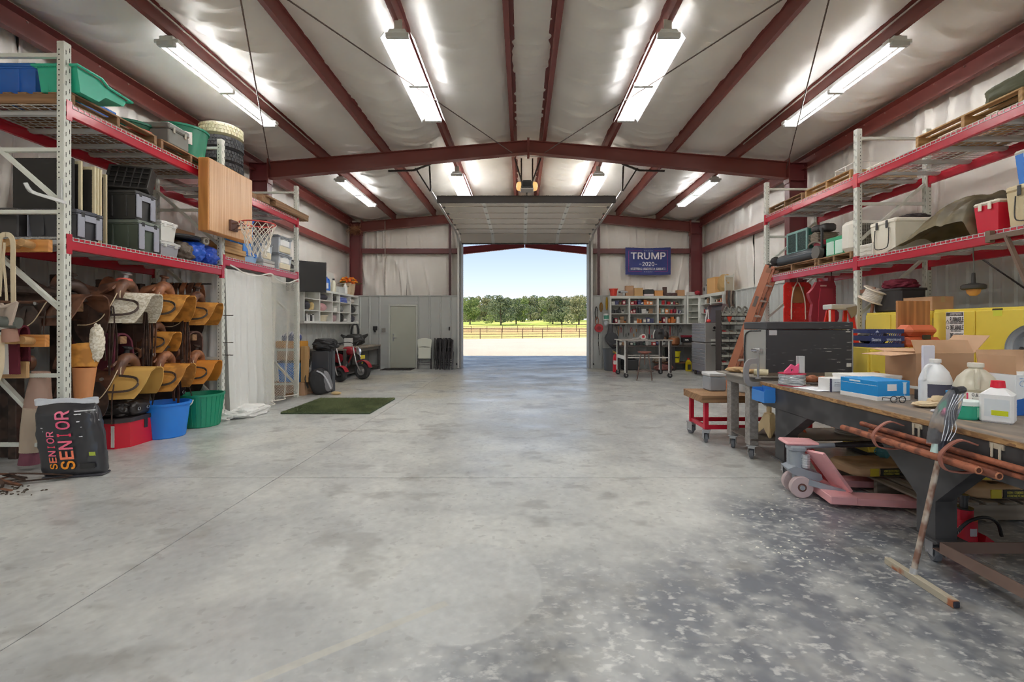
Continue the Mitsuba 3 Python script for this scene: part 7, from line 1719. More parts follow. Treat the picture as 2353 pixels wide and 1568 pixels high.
pl_=[(sx0+0.06,1.10),(sx1-0.04,1.10),(sx1-0.02,1.42),(sx1+0.05,1.56),(sx1+0.05,1.66),(sx1,1.72),(sx1,2.10),(sx1-0.03,2.18),(sx1-0.02,2.26),(sx1-0.08,2.27),(sx1-0.09,2.19),(sx0+0.12,2.17),(sx0+0.05,2.05),(sx0-0.02,1.98),(sx0,1.90),(sx0+0.05,1.80),(sx0+0.02,1.60)]
obj('body',pxz(pl_,7.55,7.62),c(142,40,54,0.4),t,smooth=False)
obj('raised_panel',pxz([(sx0+0.12,1.16),(sx1-0.10,1.16),(sx1-0.08,1.50),(sx1-0.06,2.06),(sx0+0.17,2.06),(sx0+0.14,1.85)],7.53,7.551),c(150,46,60,0.4),t,smooth=False)
obj('handle_slot',box(sx0+0.16,sx0+0.26,7.526,7.532,2.09,2.115),c(206,160,156,0.5),t);obj('cord',cyl((sx1-0.05,7.585,2.25),(sx1-0.05,7.585,2.37),0.008,n=6),BLACK,t)
t=thing('step_ladder','red fibreglass step ladder with an aluminium top cap before the right rack\'s middle upright','step ladder')
SR=c(206,34,34,0.4)
sc=(4.28,6.36)
for s in(-1,1):
 obj('front_rail',bar((sc[0]+s*0.13,sc[1]-0.03,1.68),(sc[0]+s*0.25,sc[1]-0.27,0.0),0.075,0.025,(1,0,0)),SR,t,smooth=False)
 obj('rear_rail',bar((sc[0]+s*0.12,sc[1]+0.05,1.66),(sc[0]+s*0.22,sc[1]+0.42,0.0),0.05,0.025,(1,0,0)),SR,t,smooth=False)
 obj('rail_edge',bar((sc[0]+s*0.165,sc[1]-0.045,1.66),(sc[0]+s*0.285,sc[1]-0.285,0.0),0.012,0.03,(1,0,0)),c(222,210,200,0.4),t,smooth=False)
for k in range(5):
 q=(k+1)/6
 w=0.13+0.12*(1-q)
 obj('step',box(sc[0]-w,sc[0]+w,sc[1]-0.30+0.24*q,sc[1]-0.22+0.24*q,1.68*q-0.02,1.68*q+0.01,0.003),c(190,192,192,0.35,0.6),t)
obj('top_cap',box(sc[0]-0.17,sc[0]+0.17,sc[1]-0.09,sc[1]+0.10,1.67,1.74,0.008),c(206,206,200,0.35,0.4),t)
obj('hinge_plate',cat(pxz([(sc[0]+0.03,1.69),(sc[0]+0.17,1.72),(sc[0]+0.165,1.60),(sc[0]+0.10,1.55)],sc[1]-0.105,sc[1]-0.092)),c(140,128,108,0.5),t,smooth=False)
obj('sticker',box(sc[0]+0.13,sc[0]+0.18,sc[1]-0.062,sc[1]-0.058,1.38,1.46),c(226,214,206,0.5),t,smooth=False)
t=thing('wire_spool','white spool of electric fence wire mounted on the right rack\'s middle upright','wire spool')
def spl(m):return xf(m,(4.80,6.40,1.87),rx=24,ry=14)
obj('wire',spl(cyl((0,0,-0.07),(0,0,0.07),0.125,n=28)),c(196,190,180,0.5),t)
for k in range(7):obj('turn',spl(torus((0,0,-0.06+0.02*k),0.126,0.008,28,6)),c(208,202,192,0.5),t)
for s in(-1,1):obj('flange',spl(cyl((0,0,s*0.07),(0,0,s*0.085),0.17,n=28)),c(226,214,196,0.5),t)
obj('bracket',cat(bar((4.70,6.53,1.93),(4.80,6.38,1.96),0.05,0.02),cyl((4.78,6.40,1.75),(4.77,6.42,1.60),0.02,n=8)),c(126,84,66,0.5),t)
# yellow safety cabinets
YEL=c(232,208,84,0.35)
def safety(label,x0,y0,y1,z1,d,face='x'):
 t=thing('safety_cabinet',label,'safety cabinet')
 ym=(y0+y1)/2
 obj('body',box(x0,x0+d,y0,y1,0.05,z1,0.008),YEL,t)
 obj('plinth',box(x0+0.03,x0+d-0.02,y0+0.03,y1-0.03,0.0,0.05),BLACK,t)
 if face=='x':
  for a,b_ in((y0+0.02,ym+0.06),(ym+0.07,y1-0.015)):
   obj('door',box(x0-0.022,x0,a,b_,0.12,z1-0.03,0.006),YEL,t)
  obj('hinge',cat(cyl((x0-0.02,y1-0.012,0.2),(x0-0.02,y1-0.012,z1-0.1),0.008,n=6)),c(150,128,40,0.4),t)
 else:
  obj('door',box(x0+0.02,x0+d-0.02,y0-0.022,y0,0.10,z1-0.03,0.006),YEL,t)
 return t
t=safety('tall yellow flammables cabinet with a white warning label on the right, behind the bench',4.72,4.24,5.39,1.635,0.55)
lx=4.697
obj('warning_label',box(lx-0.002,lx,5.00,5.21,1.25,1.60),c(236,236,234,0.5),t,smooth=False)
obj('label_header',box(lx-0.003,lx-0.001,5.005,5.205,1.555,1.595),c(70,72,74,0.5),t,smooth=False)
for txt,h,z,w,yc,col in(('JUSTRITE',0.024,1.575,0.14,5.09,(236,236,236)),('FLAMMABLE',0.05,1.515,0.155,5.08,(40,40,44)),('KEEP FIRE AWAY',0.018,1.475,0.15,5.08,(60,60,64)),('INFLAMABLE',0.05,1.425,0.155,5.08,(40,40,44)),('ALEJE DEL FUEGO',0.014,1.385,0.13,5.085,(60,60,64))if False else('KEEP FIRE AWAY',0.012,1.387,0.12,5.085,(60,60,64)),('INFLAMMABLE',0.05,1.335,0.155,5.08,(40,40,44))):
 obj('lettering',words(txt,h,(lx-0.0035,yc,z),(0,-1,0),(0,0,1),w,d=0.0008),c(*col,0.5),t,smooth=False)
obj('symbol',cat(xf(torus((0,0,0),0.016,0.0025,20,4,'x'),(lx-0.003,5.188,1.425)),tube([(lx-0.003,5.188+0.022,1.475),(lx-0.003,5.188-0.022,1.475),(lx-0.003,5.188,1.512)],0.003,4,closed=True)),c(40,40,44,0.5),t)
obj('yellow_notice',box(lx-0.002,lx,4.60,4.69,1.545,1.605),c(214,214,70,0.5),t,smooth=False);obj('notice_header',box(lx-0.003,lx-0.001,4.595,4.695,1.605,1.622),c(60,54,30,0.5),t,smooth=False)
safety('yellow flammables cabinet behind the plywood sheet on the right, farther from the viewer',4.74,5.44,6.47,1.625,0.55)
t=safety('low yellow cabinet carrying the blue milk crate and the orange toolbox',3.66,5.02,5.42,1.205,0.90,'y')
# goods on the cabinets
t=thing('storage_crate','black bin full of gear on the farther yellow cabinet','bin')
obj('body',box(4.82,5.16,5.98,6.44,1.628,1.93,0.02),c(30,27,29,0.6),t);obj('rim',box(4.81,5.17,5.97,6.45,1.91,1.945,0.01),c(36,32,34,0.6),t)
one('red_jacket','dark red and black jacket heaped on the black bin','jacket',blob((5.0,6.20,2.00),(0.16,0.22,0.09),4,0.35,2.4,17,1.947),c(104,26,44,0.8))
carton('tan cardboard box on the farther yellow cabinet near the plywood sheet',4.80,5.06,5.50,5.92,1.628,1.80)
m=box(4.22,4.60,5.30,5.33,1.207,1.735,0.004)
k=obj('plywood_sheet',m,'wood_ply',smooth=False,uv=woodgrain(m,3,2));labels[k]={'label':'square of reddish plywood standing behind the orange toolbox','category':'plywood'}
t=thing('milk_crate','dark blue plastic milk crate with white print on the low yellow cabinet','milk crate')
NB=c(44,54,104,0.4)
mx0_,mx1_,my0_,my1_,mz=3.68,4.08,5.04,5.34,1.207
obj('bottom',box(mx0_,mx1_,my0_,my1_,mz,mz+0.012),NB,t)
for(x0,x1,y0,y1)in((mx0_,mx1_,my0_,my0_+0.012),(mx0_,mx1_,my1_-0.012,my1_),(mx0_,mx0_+0.012,my0_+0.012,my1_-0.012),(mx1_-0.012,mx1_,my0_+0.012,my1_-0.012)):
 obj('side',cat(box(x0,x1,y0,y1,mz+0.012,mz+0.04),box(x0,x1,y0,y1,mz+0.07,mz+0.125),box(x0,x1,y0,y1,mz+0.155,mz+0.20,0.003)),NB,t,smooth=False)
for x0 in(mx0_+0.02,mx0_+0.22):
 for k in range(7):
  xx=x0+0.022*k
  obj('lattice_bar',cat(bar((xx,my0_+0.006,mz+0.035),(xx+0.025,my0_+0.006,mz+0.075),0.008,0.008,(0,1,0)),bar((xx,my0_+0.006,mz+0.12),(xx+0.02,my0_+0.006,mz+0.16),0.007,0.008,(0,1,0))),NB,t,smooth=False)
WB=c(196,204,224,0.5)
obj('lettering',words('Deans',0.034,(mx0_+0.09,my0_-0.001,mz+0.085),wide=0.10),WB,t,smooth=False);obj('lettering',words('DEAN FOODS CO.',0.020,(mx0_+0.285,my0_-0.001,mz+0.085),wide=0.16),WB,t,smooth=False)
obj('emblem',pxz([(mx0_+0.08,mz+0.165),(mx0_+0.12,mz+0.165),(mx0_+0.10,mz+0.19)],my0_-0.002,my0_),WB,t,smooth=False)
obj('contents',blob((3.86,5.2,mz+0.10),(0.15,0.12,0.08),3,0.3,3,4,mz+0.013),c(60,56,56,0.6),t)
t=thing('hard_case','orange hard plastic tool case on the low yellow cabinet','tool case')
obj('lower_shell',box(4.12,4.50,5.04,5.28,1.207,1.32,0.03),c(196,92,58,0.45),t);obj('upper_shell',box(4.13,4.49,5.045,5.275,1.325,1.455,0.055),c(208,108,74,0.45),t)
obj('latch',cbox(4.32,5.035,1.32,0.09,0.014,0.05,0.004),c(40,38,36,0.5),t)
t=thing('hanging_lamp','black work lamp with an amber lens hanging from the right rack\'s lower deck','lamp')
lx_,ly_=5.02,5.22
obj('hood',lathe([(0,0),(0.10,0.0),(0.112,0.012),(0.112,0.045),(0.09,0.06),(0.02,0.075),(0.016,0.19),(0,0.19)],28,(lx_,ly_,1.86)),c(52,50,48,0.5),t)
obj('lens',lathe([(0,-0.075),(0.03,-0.07),(0.055,-0.045),(0.064,-0.01),(0.064,0.0),(0,0.0)],24,(lx_,ly_,1.86)),c(206,150,84,0.3),t)
obj('cord',tube(spline([(lx_,ly_,2.05),(lx_+0.005,ly_,2.16),(lx_-0.005,ly_,2.26),(lx_,ly_,2.37)],4),0.006,5),c(110,116,110,0.5),t)
struct('brace_rod',cyl((5.88,6.1,2.42),(5.88,4.4,1.0),0.010,n=6),c(60,58,58,0.4,0.5),'dark bracing rod along the right wall')
t=thing('steel_drum','dark steel drum standing behind the bench under the spare wheel','drum')
obj('body',lathe([(0,0),(0.24,0),(0.24,0.32),(0.25,0.33),(0.24,0.34),(0.24,0.66),(0.25,0.67),(0.24,0.68),(0.24,1.0),(0,1.0)],32,(4.40,4.02,0)),c(66,66,70,0.5),t)
t=thing('spare_wheel_rim','grey steel truck wheel standing on the drum against the yellow cabinet','wheel')
def wl(m):return xf(m,(4.58,4.10,1.235),ry=-90,rz=18)
obj('rim',wl(lathe([(0.235,-0.06),(0.225,0.0),(0.20,0.0),(0.19,0.03),(0.205,0.07),(0.215,0.09),(0.235,0.10),(0.24,0.12),(0.235,0.10),(0.20,0.08),(0.18,0.02),(0.18,-0.04),(0.235,-0.06)],44)),c(170,174,178,0.35,0.3),t)
obj('disc',wl(lathe([(0,0.05),(0.06,0.05),(0.10,0.07),(0.13,0.05),(0.185,0.03),(0.185,0.022),(0.13,0.042),(0,0.042)],40)),c(150,154,158,0.4,0.3),t)
for k in range(8):
 a=k*math.pi/4
 obj('hand_hole',wl(cyl((math.cos(a)*0.152,math.sin(a)*0.152,0.03),(math.cos(a)*0.152,math.sin(a)*0.152,0.052),0.016,n=10)),c(40,40,42,0.6),t)
 # ------------------------------------------------------------------ the long steel bench in front and everything on and under it
def caster(parent,x,y,r,yaw=0,zt=None,col=c(96,100,106,0.55)):
 zt=zt or 2*r+0.035
 def P(m):return xf(m,(x,y,0),rz=yaw)
 k=obj('caster',P(cat(cbox(0,0,zt-0.006,0.10,0.10,0.012,0.002),*[box(-0.045,0.05,s*0.032-0.003,s*0.032+0.003,r-0.012,zt-0.012,0.002)for s in(-1,1)],box(-0.045,0.045,-0.035,0.035,2*r+0.006,zt-0.010,0.003))),c(176,178,180,0.35,0.6),parent)
 obj('wheel',P(xf(lathe([(0,-0.022),(r*0.72,-0.022),(r*0.94,-0.018),(r,-0.010),(r,0.010),(r*0.94,0.018),(r*0.72,0.022),(0,0.022)],24),(0.012,0,r),rx=90)),col,k)
 obj('axle',P(cyl((0.012,-0.045,r),(0.012,0.045,r),0.010,n=8)),CHROME,k)
 return k
BX0,BX1,BY0,BY1,BZ_=2.34,3.62,1.20,4.72,0.872
def osb(p,n,uv):
 f,s,r=voronoi(uv.x*30+3*fbm(uv.x*6,uv.y*6),uv.y*90)
 chips=mix(lin(176,138,92).tolist(),lin(122,90,60).tolist(),r)
 worn=mix(lin(126,116,106).tolist(),lin(92,84,78).tolist(),fbm(uv.x*5,uv.y*16,3.0))
 top=smoothstep(0.5,0.9,n.z)
 return mix(chips,mix(worn,lin(156,132,108).tolist(),smoothstep(0.56,0.7,fbm(uv.x*2.2,uv.y*7,5.0))*0.7),top)
bsdf('osb_board',mikit.proc(osb),0.75)
t=thing('steel_work_bench','long black steel work bench with a worn particle board top, on casters','work bench')
m=box(BX0-0.015,BX1,BY0,BY1+0.01,BZ_-0.035,BZ_,0.004)
v=m[0]
obj('top',m,'osb_board',t,smooth=False,uv=np.stack([v[:,1],v[:,0]+v[:,2]],1))
z0,z1=BZ_-0.235,BZ_-0.036
obj('front_apron',box(BX0,BX0+0.012,BY0,BY1,z0,z1,0.003),'black_steel',t);obj('back_apron',box(BX1-0.03,BX1-0.018,BY0,BY1,z0,z1,0.003),'black_steel',t)
obj('end_apron',box(BX0+0.012,BX1-0.03,BY1-0.012,BY1,z0,z1,0.003),'black_steel',t);obj('end_apron',box(BX0+0.012,BX1-0.03,BY0,BY0+0.012,z0,z1,0.003),'black_steel',t)
def leg(y0,y1,ga,gb,x=BX0,s=1):
 """A sheet steel leg between y0 and y1 flaring to ga .. gb under the apron."""
 zk=0.40
 poly=[(y0,0.165),(y1,0.165),(y1,zk if gb>y1 else z0),(gb,z0),(ga,z0),(y0,zk if ga<y0 else z0)]
 l=obj('leg',cat(pyz(poly,x,x+0.010)if s>0 else pyz(poly,x-0.010,x),box(min(x,x+s*0.13),max(x,x+s*0.13),y0-0.0,y0+0.010,0.165,z0),box(min(x,x+s*0.13),max(x,x+s*0.13),y1-0.010,y1,0.165,z0)),'black_steel',t,smooth=False)
 if ga<y0:obj('gusset',pyz([(ga,z0),(y0,zk),(y0,zk-0.008),(ga-0.008,z0)],min(x,x+s*0.10),max(x,x+s*0.10)),'black_steel',t,smooth=False)
 if gb>y1:obj('gusset',pyz([(gb,z0),(y1,zk),(y1,zk-0.008),(gb+0.008,z0)],min(x,x+s*0.10),max(x,x+s*0.10)),'black_steel',t,smooth=False)
 obj('foot_plate',box(min(x-s*0.02,x+s*0.17),max(x-s*0.02,x+s*0.17),y0-0.03,y1+0.04,0.150,0.165,0.002),'black_steel',t,smooth=False)
 caster(l,x+s*0.06,(y0+y1)/2,0.056,70,0.150)
leg(4.32,4.47,3.98,4.47);leg(2.74,2.87,2.52,3.14);leg(4.45,4.58,4.1,4.58,BX1-0.02,-1);leg(2.74,2.87,2.52,3.14,BX1-0.02,-1)
AR=c(124,102,92,0.6,0.2)
obj('lower_angle',cat(box(BX0+0.0,BX1-0.1,2.700,2.706,0.10,0.165),box(BX0,BX1-0.1,2.706,2.76,0.10,0.106)),AR,t,smooth=False)
obj('lower_angle',cat(box(BX0-0.006,BX0,1.25,2.706,0.10,0.165),box(BX0,BX0+0.05,1.25,2.70,0.10,0.106)),AR,t,smooth=False)
# grey table at the far end
GT0,GT1,GY0,GY1,GZ=2.30,4.05,4.86,5.50,0.905
t=thing('welding_table','grey steel table on casters carrying the black truck tool box','table')
GS=c(150,146,140,0.5,0.25)
obj('top',box(GT0-0.10,GT1,GY0,GY1,GZ-0.014,GZ,0.002),c(142,136,126,0.5,0.2),t)
obj('apron',cat(box(GT0,GT1-0.05,GY0+0.04,GY0+0.05,GZ-0.11,GZ-0.014),box(GT0,GT1-0.05,GY1-0.05,GY1-0.04,GZ-0.11,GZ-0.014),box(GT0,GT0+0.01,GY0+0.04,GY1-0.04,GZ-0.11,GZ-0.014)),GS,t,smooth=False)
for x,y in((GT0+0.06,GY0+0.11),(GT0+0.06,GY1-0.09),(GT1-0.12,GY0+0.11),(GT1-0.12,GY1-0.09)):
 l=obj('leg',cat(box(x-0.05,x+0.05,y-0.05,y+0.05,0.155,GZ-0.11,0.006)),mottle and('spattered_steel' if 'spattered_steel' in scene else bsdf('spattered_steel',mottle((160,156,152),(140,136,132),40),0.5,0.25)),t)
 caster(l,x,y,0.055,60,0.155)
obj('shelf',box(GT0+0.02,GT1-0.08,GY0+0.05,GY1-0.03,0.205,0.222,0.002),c(92,84,78,0.7),t)
def jackstand(label,x,y,z,col,h=0.36):
 t=thing('jack_stand',label,'jack stand')
 for a in range(4):
  g=Polygon([(-0.115,0),(-0.085,0),(0,0.085),(0.085,0),(0.115,0),(0.032,h*0.68),(-0.032,h*0.68)])
  v,f=prism(g,0.006)
  m=(np.stack([v[:,0],-0.105+v[:,1]*0.11/0.25*0.62+v[:,2]-0.0,v[:,1]],1),f)
  obj('leg_plate',xf(m,(x,y,z),rz=a*90+20),col,t,smooth=False)
 obj('collar',cat(cyl((x,y,z+h*0.66),(x,y,z+h*0.70),0.05,n=4)),col,t)
 obj('post',cyl((x,y,z+h*0.4),(x,y,z+h*0.92),0.026,n=14),col,t)
 obj('saddle',cat(cbox(x,y,z+h*0.94,0.10,0.045,0.03,0.005),cbox(x-0.042,y,z+h*0.98,0.018,0.045,0.05,0.004),cbox(x+0.042,y,z+h*0.98,0.018,0.045,0.05,0.004)),c(206,200,186,0.5),t)
jackstand('cream coloured jack stand on the grey table\'s lower shelf',2.62,5.10,0.223,c(214,190,146,0.5))
jackstand('orange jack stand on the grey table\'s lower shelf',2.98,5.30,0.223,c(204,104,66,0.5),0.32)
one('rope_reel','grey coiled hose on the grey table\'s lower shelf','hose coil',cat(*[torus((3.55,5.15,0.24+0.02*k),0.13-0.004*k,0.012,26,7)for k in range(4)]),c(140,138,132,0.5))
# black truck tool box
t=thing('truck_toolbox','big scuffed black truck tool box with aluminium ends on the grey table','tool box')
def scuff(p,n,uv):
 s=smoothstep(0.70,0.80,fbm(p.x*10,p.y*3,p.z*60,octaves=3))*smoothstep(0.45,0.65,fbm(p.x*3,p.y,p.z*5+2))
 return mix(lin(52,52,56).tolist(),lin(180,178,174).tolist(),s*0.8)
bsdf('scuffed_black',mikit.proc(scuff),0.55)
ox0,ox1,oy0,oy1,oz0,oz1=2.50,3.46,4.96,5.44,GZ+0.002,1.49
obj('body',box(ox0+0.012,ox1-0.012,oy0,oy1,oz0,oz1-0.09,0.006),'scuffed_black',t);obj('lid',box(ox0+0.006,ox1-0.006,oy0-0.012,oy1+0.01,oz1-0.085,oz1,0.010),'scuffed_black',t)
for x in(ox0,ox1-0.012):
 obj('end_panel',box(x,x+0.012,oy0,oy1,oz0,oz1-0.09,0.003),c(178,178,176,0.35,0.5),t)
obj('end_edge',tube(spline([(ox0-0.005,oy1-0.04,oz0+0.02),(ox0-0.006,oy1-0.04,oz1-0.25),(ox0-0.006,oy1-0.10,oz1-0.12),(ox0-0.005,oy0+0.08,oz1-0.10)],5),0.008,6),BLACK,t)
obj('latch',cat(cbox(ox0-0.02,oy0+0.12,1.17,0.04,0.16,0.05,0.008),cyl((ox0-0.05,oy0+0.06,1.17),(ox0-0.05,oy0+0.18,1.17),0.014,n=10)),CHROME,t)
obj('badge',cat(cbox(ox0+0.085,oy0-0.003,1.37,0.085,0.004,0.055)),c(206,208,212,0.3,0.4),t,smooth=False)
obj('sticker',cat(cyl((ox1-0.06,oy0-0.004,1.41),(ox1-0.06,oy0,1.41),0.016,n=16),cbox(ox1-0.06,oy0-0.002,1.38,0.05,0.004,0.01),cbox(ox1-0.05,oy0-0.002,1.02,0.05,0.004,0.04)),c(220,218,212,0.5),t,smooth=False)
obj('base_rail',cat(bar((ox0,oy0-0.03,GZ+0.018),(ox1,oy0-0.03,GZ+0.018),0.03,0.04)),c(92,80,70,0.6),t)
# on the grey table: clamp, gloves
t=thing('c_clamp','big grey iron C clamp gripping the corner of the grey table','clamp')
GC=c(150,150,150,0.45,0.3)
P=spline([at(1742,830,4.84),at(1722,832,4.84),at(1715,845,4.84),at(1715,870,4.84),at(1722,882,4.84),at(1744,884,4.84)],6)
obj('frame',sweep(P,np.array([[-0.012,-0.026],[0.012,-0.026],[0.012,0.026],[-0.012,0.026]]),wd=(0,1,0)),GC,t)
obj('screw',cat(cyl(at(1742,806,4.84),at(1742,868,4.84),0.012,n=10),cyl(at(1742,868,4.84),at(1742,871,4.84),0.03,n=14),cyl(at(1732,808,4.84),at(1752,808,4.84),0.006,n=6)),GC,t)
one('leather_gloves','tan work gloves and rags lying on the grey table\'s left corner','gloves',cat(blob((2.36,5.32,GZ+0.03),(0.12,0.08,0.03),3,0.3,3,3,GZ+0.001),blob((2.44,5.18,GZ+0.025),(0.09,0.06,0.025),3,0.3,3,5,GZ+0.001)),c(178,146,106,0.8))
one('glue_bottle','small white bottle with a yellow nozzle lying on the grey table','bottle',cat(cyl((2.40,5.00,GZ+0.035),(2.52,4.93,GZ+0.035),0.034,n=14)),c(226,216,180,0.4))
# low red framed table behind
t=thing('low_table','low wooden topped table with red legs on casters, left of the grey table','table')
wobj('top',box(2.06,3.5,5.58,6.22,0.50,0.59,0.006),'wood_old',t,ax=0)
RF=c(186,26,48,0.35)
for x,y in((2.14,5.66),(2.14,6.14),(3.42,5.66),(3.42,6.14)):
 l=obj('leg',box(x-0.026,x+0.026,y-0.026,y+0.026,0.165,0.50,0.003),RF,t)
 caster(l,x,y,0.058,110 if y>6 else 80,0.165)
for a,b_ in(((2.14,5.66),(3.42,5.66)),((2.14,6.14),(3.42,6.14)),((2.14,5.66),(2.14,6.14)),((3.42,5.66),(3.42,6.14))):
 obj('rail',bar((*a,0.19),(*b_,0.19),0.05,0.03),RF,t,smooth=False)
t=tub('white translucent plastic tub on the low red framed table',2.78,5.90,0.592,0.14,0.17,0.24,c(214,222,226,0.35),name='plastic_tub')
t=thing('battery_charger','grey cased machine with a lid standing on the low red framed table','machine')
obj('case',box(2.30,2.52,5.94,6.18,0.592,0.78,0.015),c(150,156,162,0.45),t);obj('lid',box(2.29,2.53,5.93,6.19,0.782,0.83,0.012),c(206,208,208,0.45),t)
# on the bench
z=BZ_
t=thing('wire_roll','roll of bright galvanised wire with red flanges on the bench\'s far corner','wire roll')
wx,wy=2.40+0.06,4.40
obj('wire',cyl((wx,wy,z+0.008),(wx,wy,z+0.112),0.108,n=30),c(206,210,212,0.35,0.4),t)
rb=np.random.default_rng(9)
for k in range(16):
 a0=rb.uniform(0,6.28);zz=z+0.018+0.0055*k
 a=np.linspace(0,2*np.pi,30)[:-1]
 obj('strand',tube(np.stack([wx+np.cos(a)*0.112,wy+np.sin(a)*0.112,zz+0.012*np.sin(a*2+a0)],1),0.0045,5,closed=True),c(226,228,230,0.3,0.5)if k%2 else c(150,158,162,0.35,0.5),t)
for zz in(0.0,0.112):obj('flange',cyl((wx,wy,z+zz+0.001),(wx,wy,z+zz+0.006),0.119,n=30),c(190,40,72,0.4),t)
t=thing('angle_magnet','pink red welding angle magnet standing on the wire roll','magnet')
from shapely.geometry import Point
g=Polygon([(-0.075,0.0),(0.05,0.0),(0.06,0.09),(0.03,0.065),(-0.01,0.085),(-0.075,0.02)]).difference(Point(-0.005,0.03).buffer(0.013))
v,f=pxz(g,0,0.022);obj('plate',(v+[wx-0.03,wy-0.07,z+0.123],f),c(226,84,128,0.4),t,smooth=False)
one('aluminium_tube','short square aluminium tube standing on the wire roll','tube',cat(box(wx+0.035,wx+0.09,wy-0.06,wy-0.005,z+0.122,z+0.285,0.003)),c(206,208,210,0.4,0.5))
one('copper_fittings','copper coloured pipe elbows lying in front of the black tool box','pipe fitting',cat(blob((2.76,4.86-0.3,z+0.045),(0.05,0.04,0.04),3,0.1,2,2,z+0.001),blob((2.85,4.55,z+0.04),(0.05,0.04,0.035),3,0.1,2,3,z+0.001),box(2.70,2.84,4.58,4.64,z+0.001,z+0.06,0.01)),c(164,104,74,0.45,0.2))
one('pry_bar','dark steel bar lying across the bench before the tool box','bar',cat(cyl((2.55,4.60,z+0.016),(3.35,4.66,z+0.016),0.014,n=8)),c(66,62,60,0.4,0.4))
t=thing('tin_snips','steel hand tool with open jaws on the bench beside the wire roll','tool')
obj('handles',cat(tube([(2.62,4.36,z+0.014),(2.72,4.40,z+0.016),(2.80,4.45,z+0.014)],0.010,6),tube([(2.62,4.44,z+0.014),(2.72,4.42,z+0.016),(2.80,4.38,z+0.014)],0.010,6)),c(90,88,86,0.4,0.5),t);obj('jaw',cbox(2.83,4.415,z+0.016,0.07,0.05,0.02,0.004),STEEL,t)
one('paper_sheets','white printed papers lying on the bench beside the boxes','papers',cat(xf(box(-0.11,0.11,-0.14,0.14,0.0,0.004),(2.52,4.14,z+0.001),rz=14),xf(box(-0.11,0.11,-0.14,0.14,0.004,0.007),(2.60,4.10,z+0.001),rz=-8)),c(232,234,238,0.6),smooth=False)
def pbox(label,x0,x1,y0,y1,h,col,rz,lid=None,name='product_box',zb=None):
 t=thing(name,label,'box')
 cx,cy=(x0+x1)/2,(y0+y1)/2;zb=zb or z+0.001
 def R(mm):return xf(xf(mm,(-cx,-cy,0)),(cx,cy,0),rz=rz)
 obj('body',R(box(x0,x1,y0,y1,zb,zb+h,0.003)),col,t)
 if lid:obj('lid',R(box(x0-0.002,x1+0.002,y0-0.002,y1+0.002,zb+h-0.02,zb+h+0.002,0.002)),lid,t)
 return t,R,zb
WX=c(232,232,230,0.5)
t,R,zb=pbox('small white carton with a dark edge on the bench, left of three',2.52,2.66,3.96,4.10,0.115,WX,12);obj('dark_edge',R(box(2.514,2.522,3.958,3.972,zb,zb+0.116)),c(64,62,84,0.5),t,smooth=False)
for k in range(3):obj('print_line',R(box(2.55,2.61,3.958,3.960,zb+0.05+0.015*k,zb+0.054+0.015*k)),c(120,120,130,0.5),t,smooth=False)
t,R,zb=pbox('flat white lidded carton on the bench behind the bright blue box',2.66,3.06,3.84,4.12,0.15,WX,6,c(238,238,236,0.5))
for k in range(5):obj('print_line',R(box(2.68,2.74,3.837,3.839,zb+0.04+0.017*k,zb+0.044+0.017*k)),c(140,140,146,0.5),t,smooth=False)
BLU=c(28,142,214,0.4)
t,R,zb=pbox('bright blue and white glove box with a syringe picture on the bench',2.545,2.83,3.50,3.84,0.15,BLU,8)
bx0_,bx1_,by0_,by1_=2.545,2.83,3.50,3.84
obj('white_band',R(box(bx0_-0.0015,bx1_+0.0015,by0_-0.0015,by1_+0.0015,zb,zb+0.034,0.001)),WX,t)
obj('white_window',R(box(bx0_+0.085,bx0_+0.165,by0_-0.002,by0_,zb+0.075,zb+0.125)),c(226,224,228,0.5),t,smooth=False)
obj('syringe_picture',R(cat(box(bx0_+0.225,bx0_+0.250,by0_-0.002,by0_,zb+0.05,zb+0.135),box(bx0_+0.218,bx0_+0.257,by0_-0.002,by0_,zb+0.133,zb+0.139),box(bx0_+0.235,bx0_+0.240,by0_-0.002,by0_,zb+0.02,zb+0.05))),c(214,230,242,0.5),t,smooth=False)
obj('print_line',R(cat(box(bx0_-0.002,bx0_,by0_+0.0,by1_,zb+0.112,zb+0.115),box(bx0_-0.002,bx0_,by0_+0.15,by0_+0.25,zb+0.127,zb+0.139))),c(206,226,242,0.5),t,smooth=False)
t=thing('reading_glasses','black framed reading glasses on the bench before the blue box','glasses')
gx,gy=2.66,3.40
for s in(-1,1):
 obj('rim',xf(torus((0,0,0),0.024,0.0028,22,6,'y'),(gx+s*0.032,gy,z+0.026)),BLACK,t);obj('temple',tube([(gx+s*0.058,gy,z+0.034),(gx+s*0.060,gy+0.07,z+0.03),(gx+s*0.05,gy+0.085,z+0.008)],0.0025,5),BLACK,t)
obj('bridge',tube([(gx-0.010,gy,z+0.034),(gx,gy-0.002,z+0.038),(gx+0.010,gy,z+0.034)],0.003,5),BLACK,t)
t=thing('white_stick','long white plastic strip lying beside the blue box','strip')
obj('strip',bar((2.86,3.62,z+0.10),(3.12,3.42,z+0.075),0.02,0.012),c(236,234,226,0.45),t)
obj('support',box(2.95,3.02,3.52,3.60,z+0.001,z+0.078,0.004),c(90,88,88,0.5),t)
t=thing('clear_tray','cloudy clear plastic tray on the bench behind the white carton','tray')
obj('tray',cat(box(2.95,3.30,4.36,4.64,z+0.001,z+0.008),*[box(a,b_,c_,d_,z+0.008,z+0.10,0.003)for a,b_,c_,d_ in((2.94,2.95,4.35,4.65),(3.30,3.31,4.35,4.65),(2.95,3.30,4.35,4.36),(2.95,3.30,4.64,4.65))]),c(190,186,166,0.3),t,smooth=False)
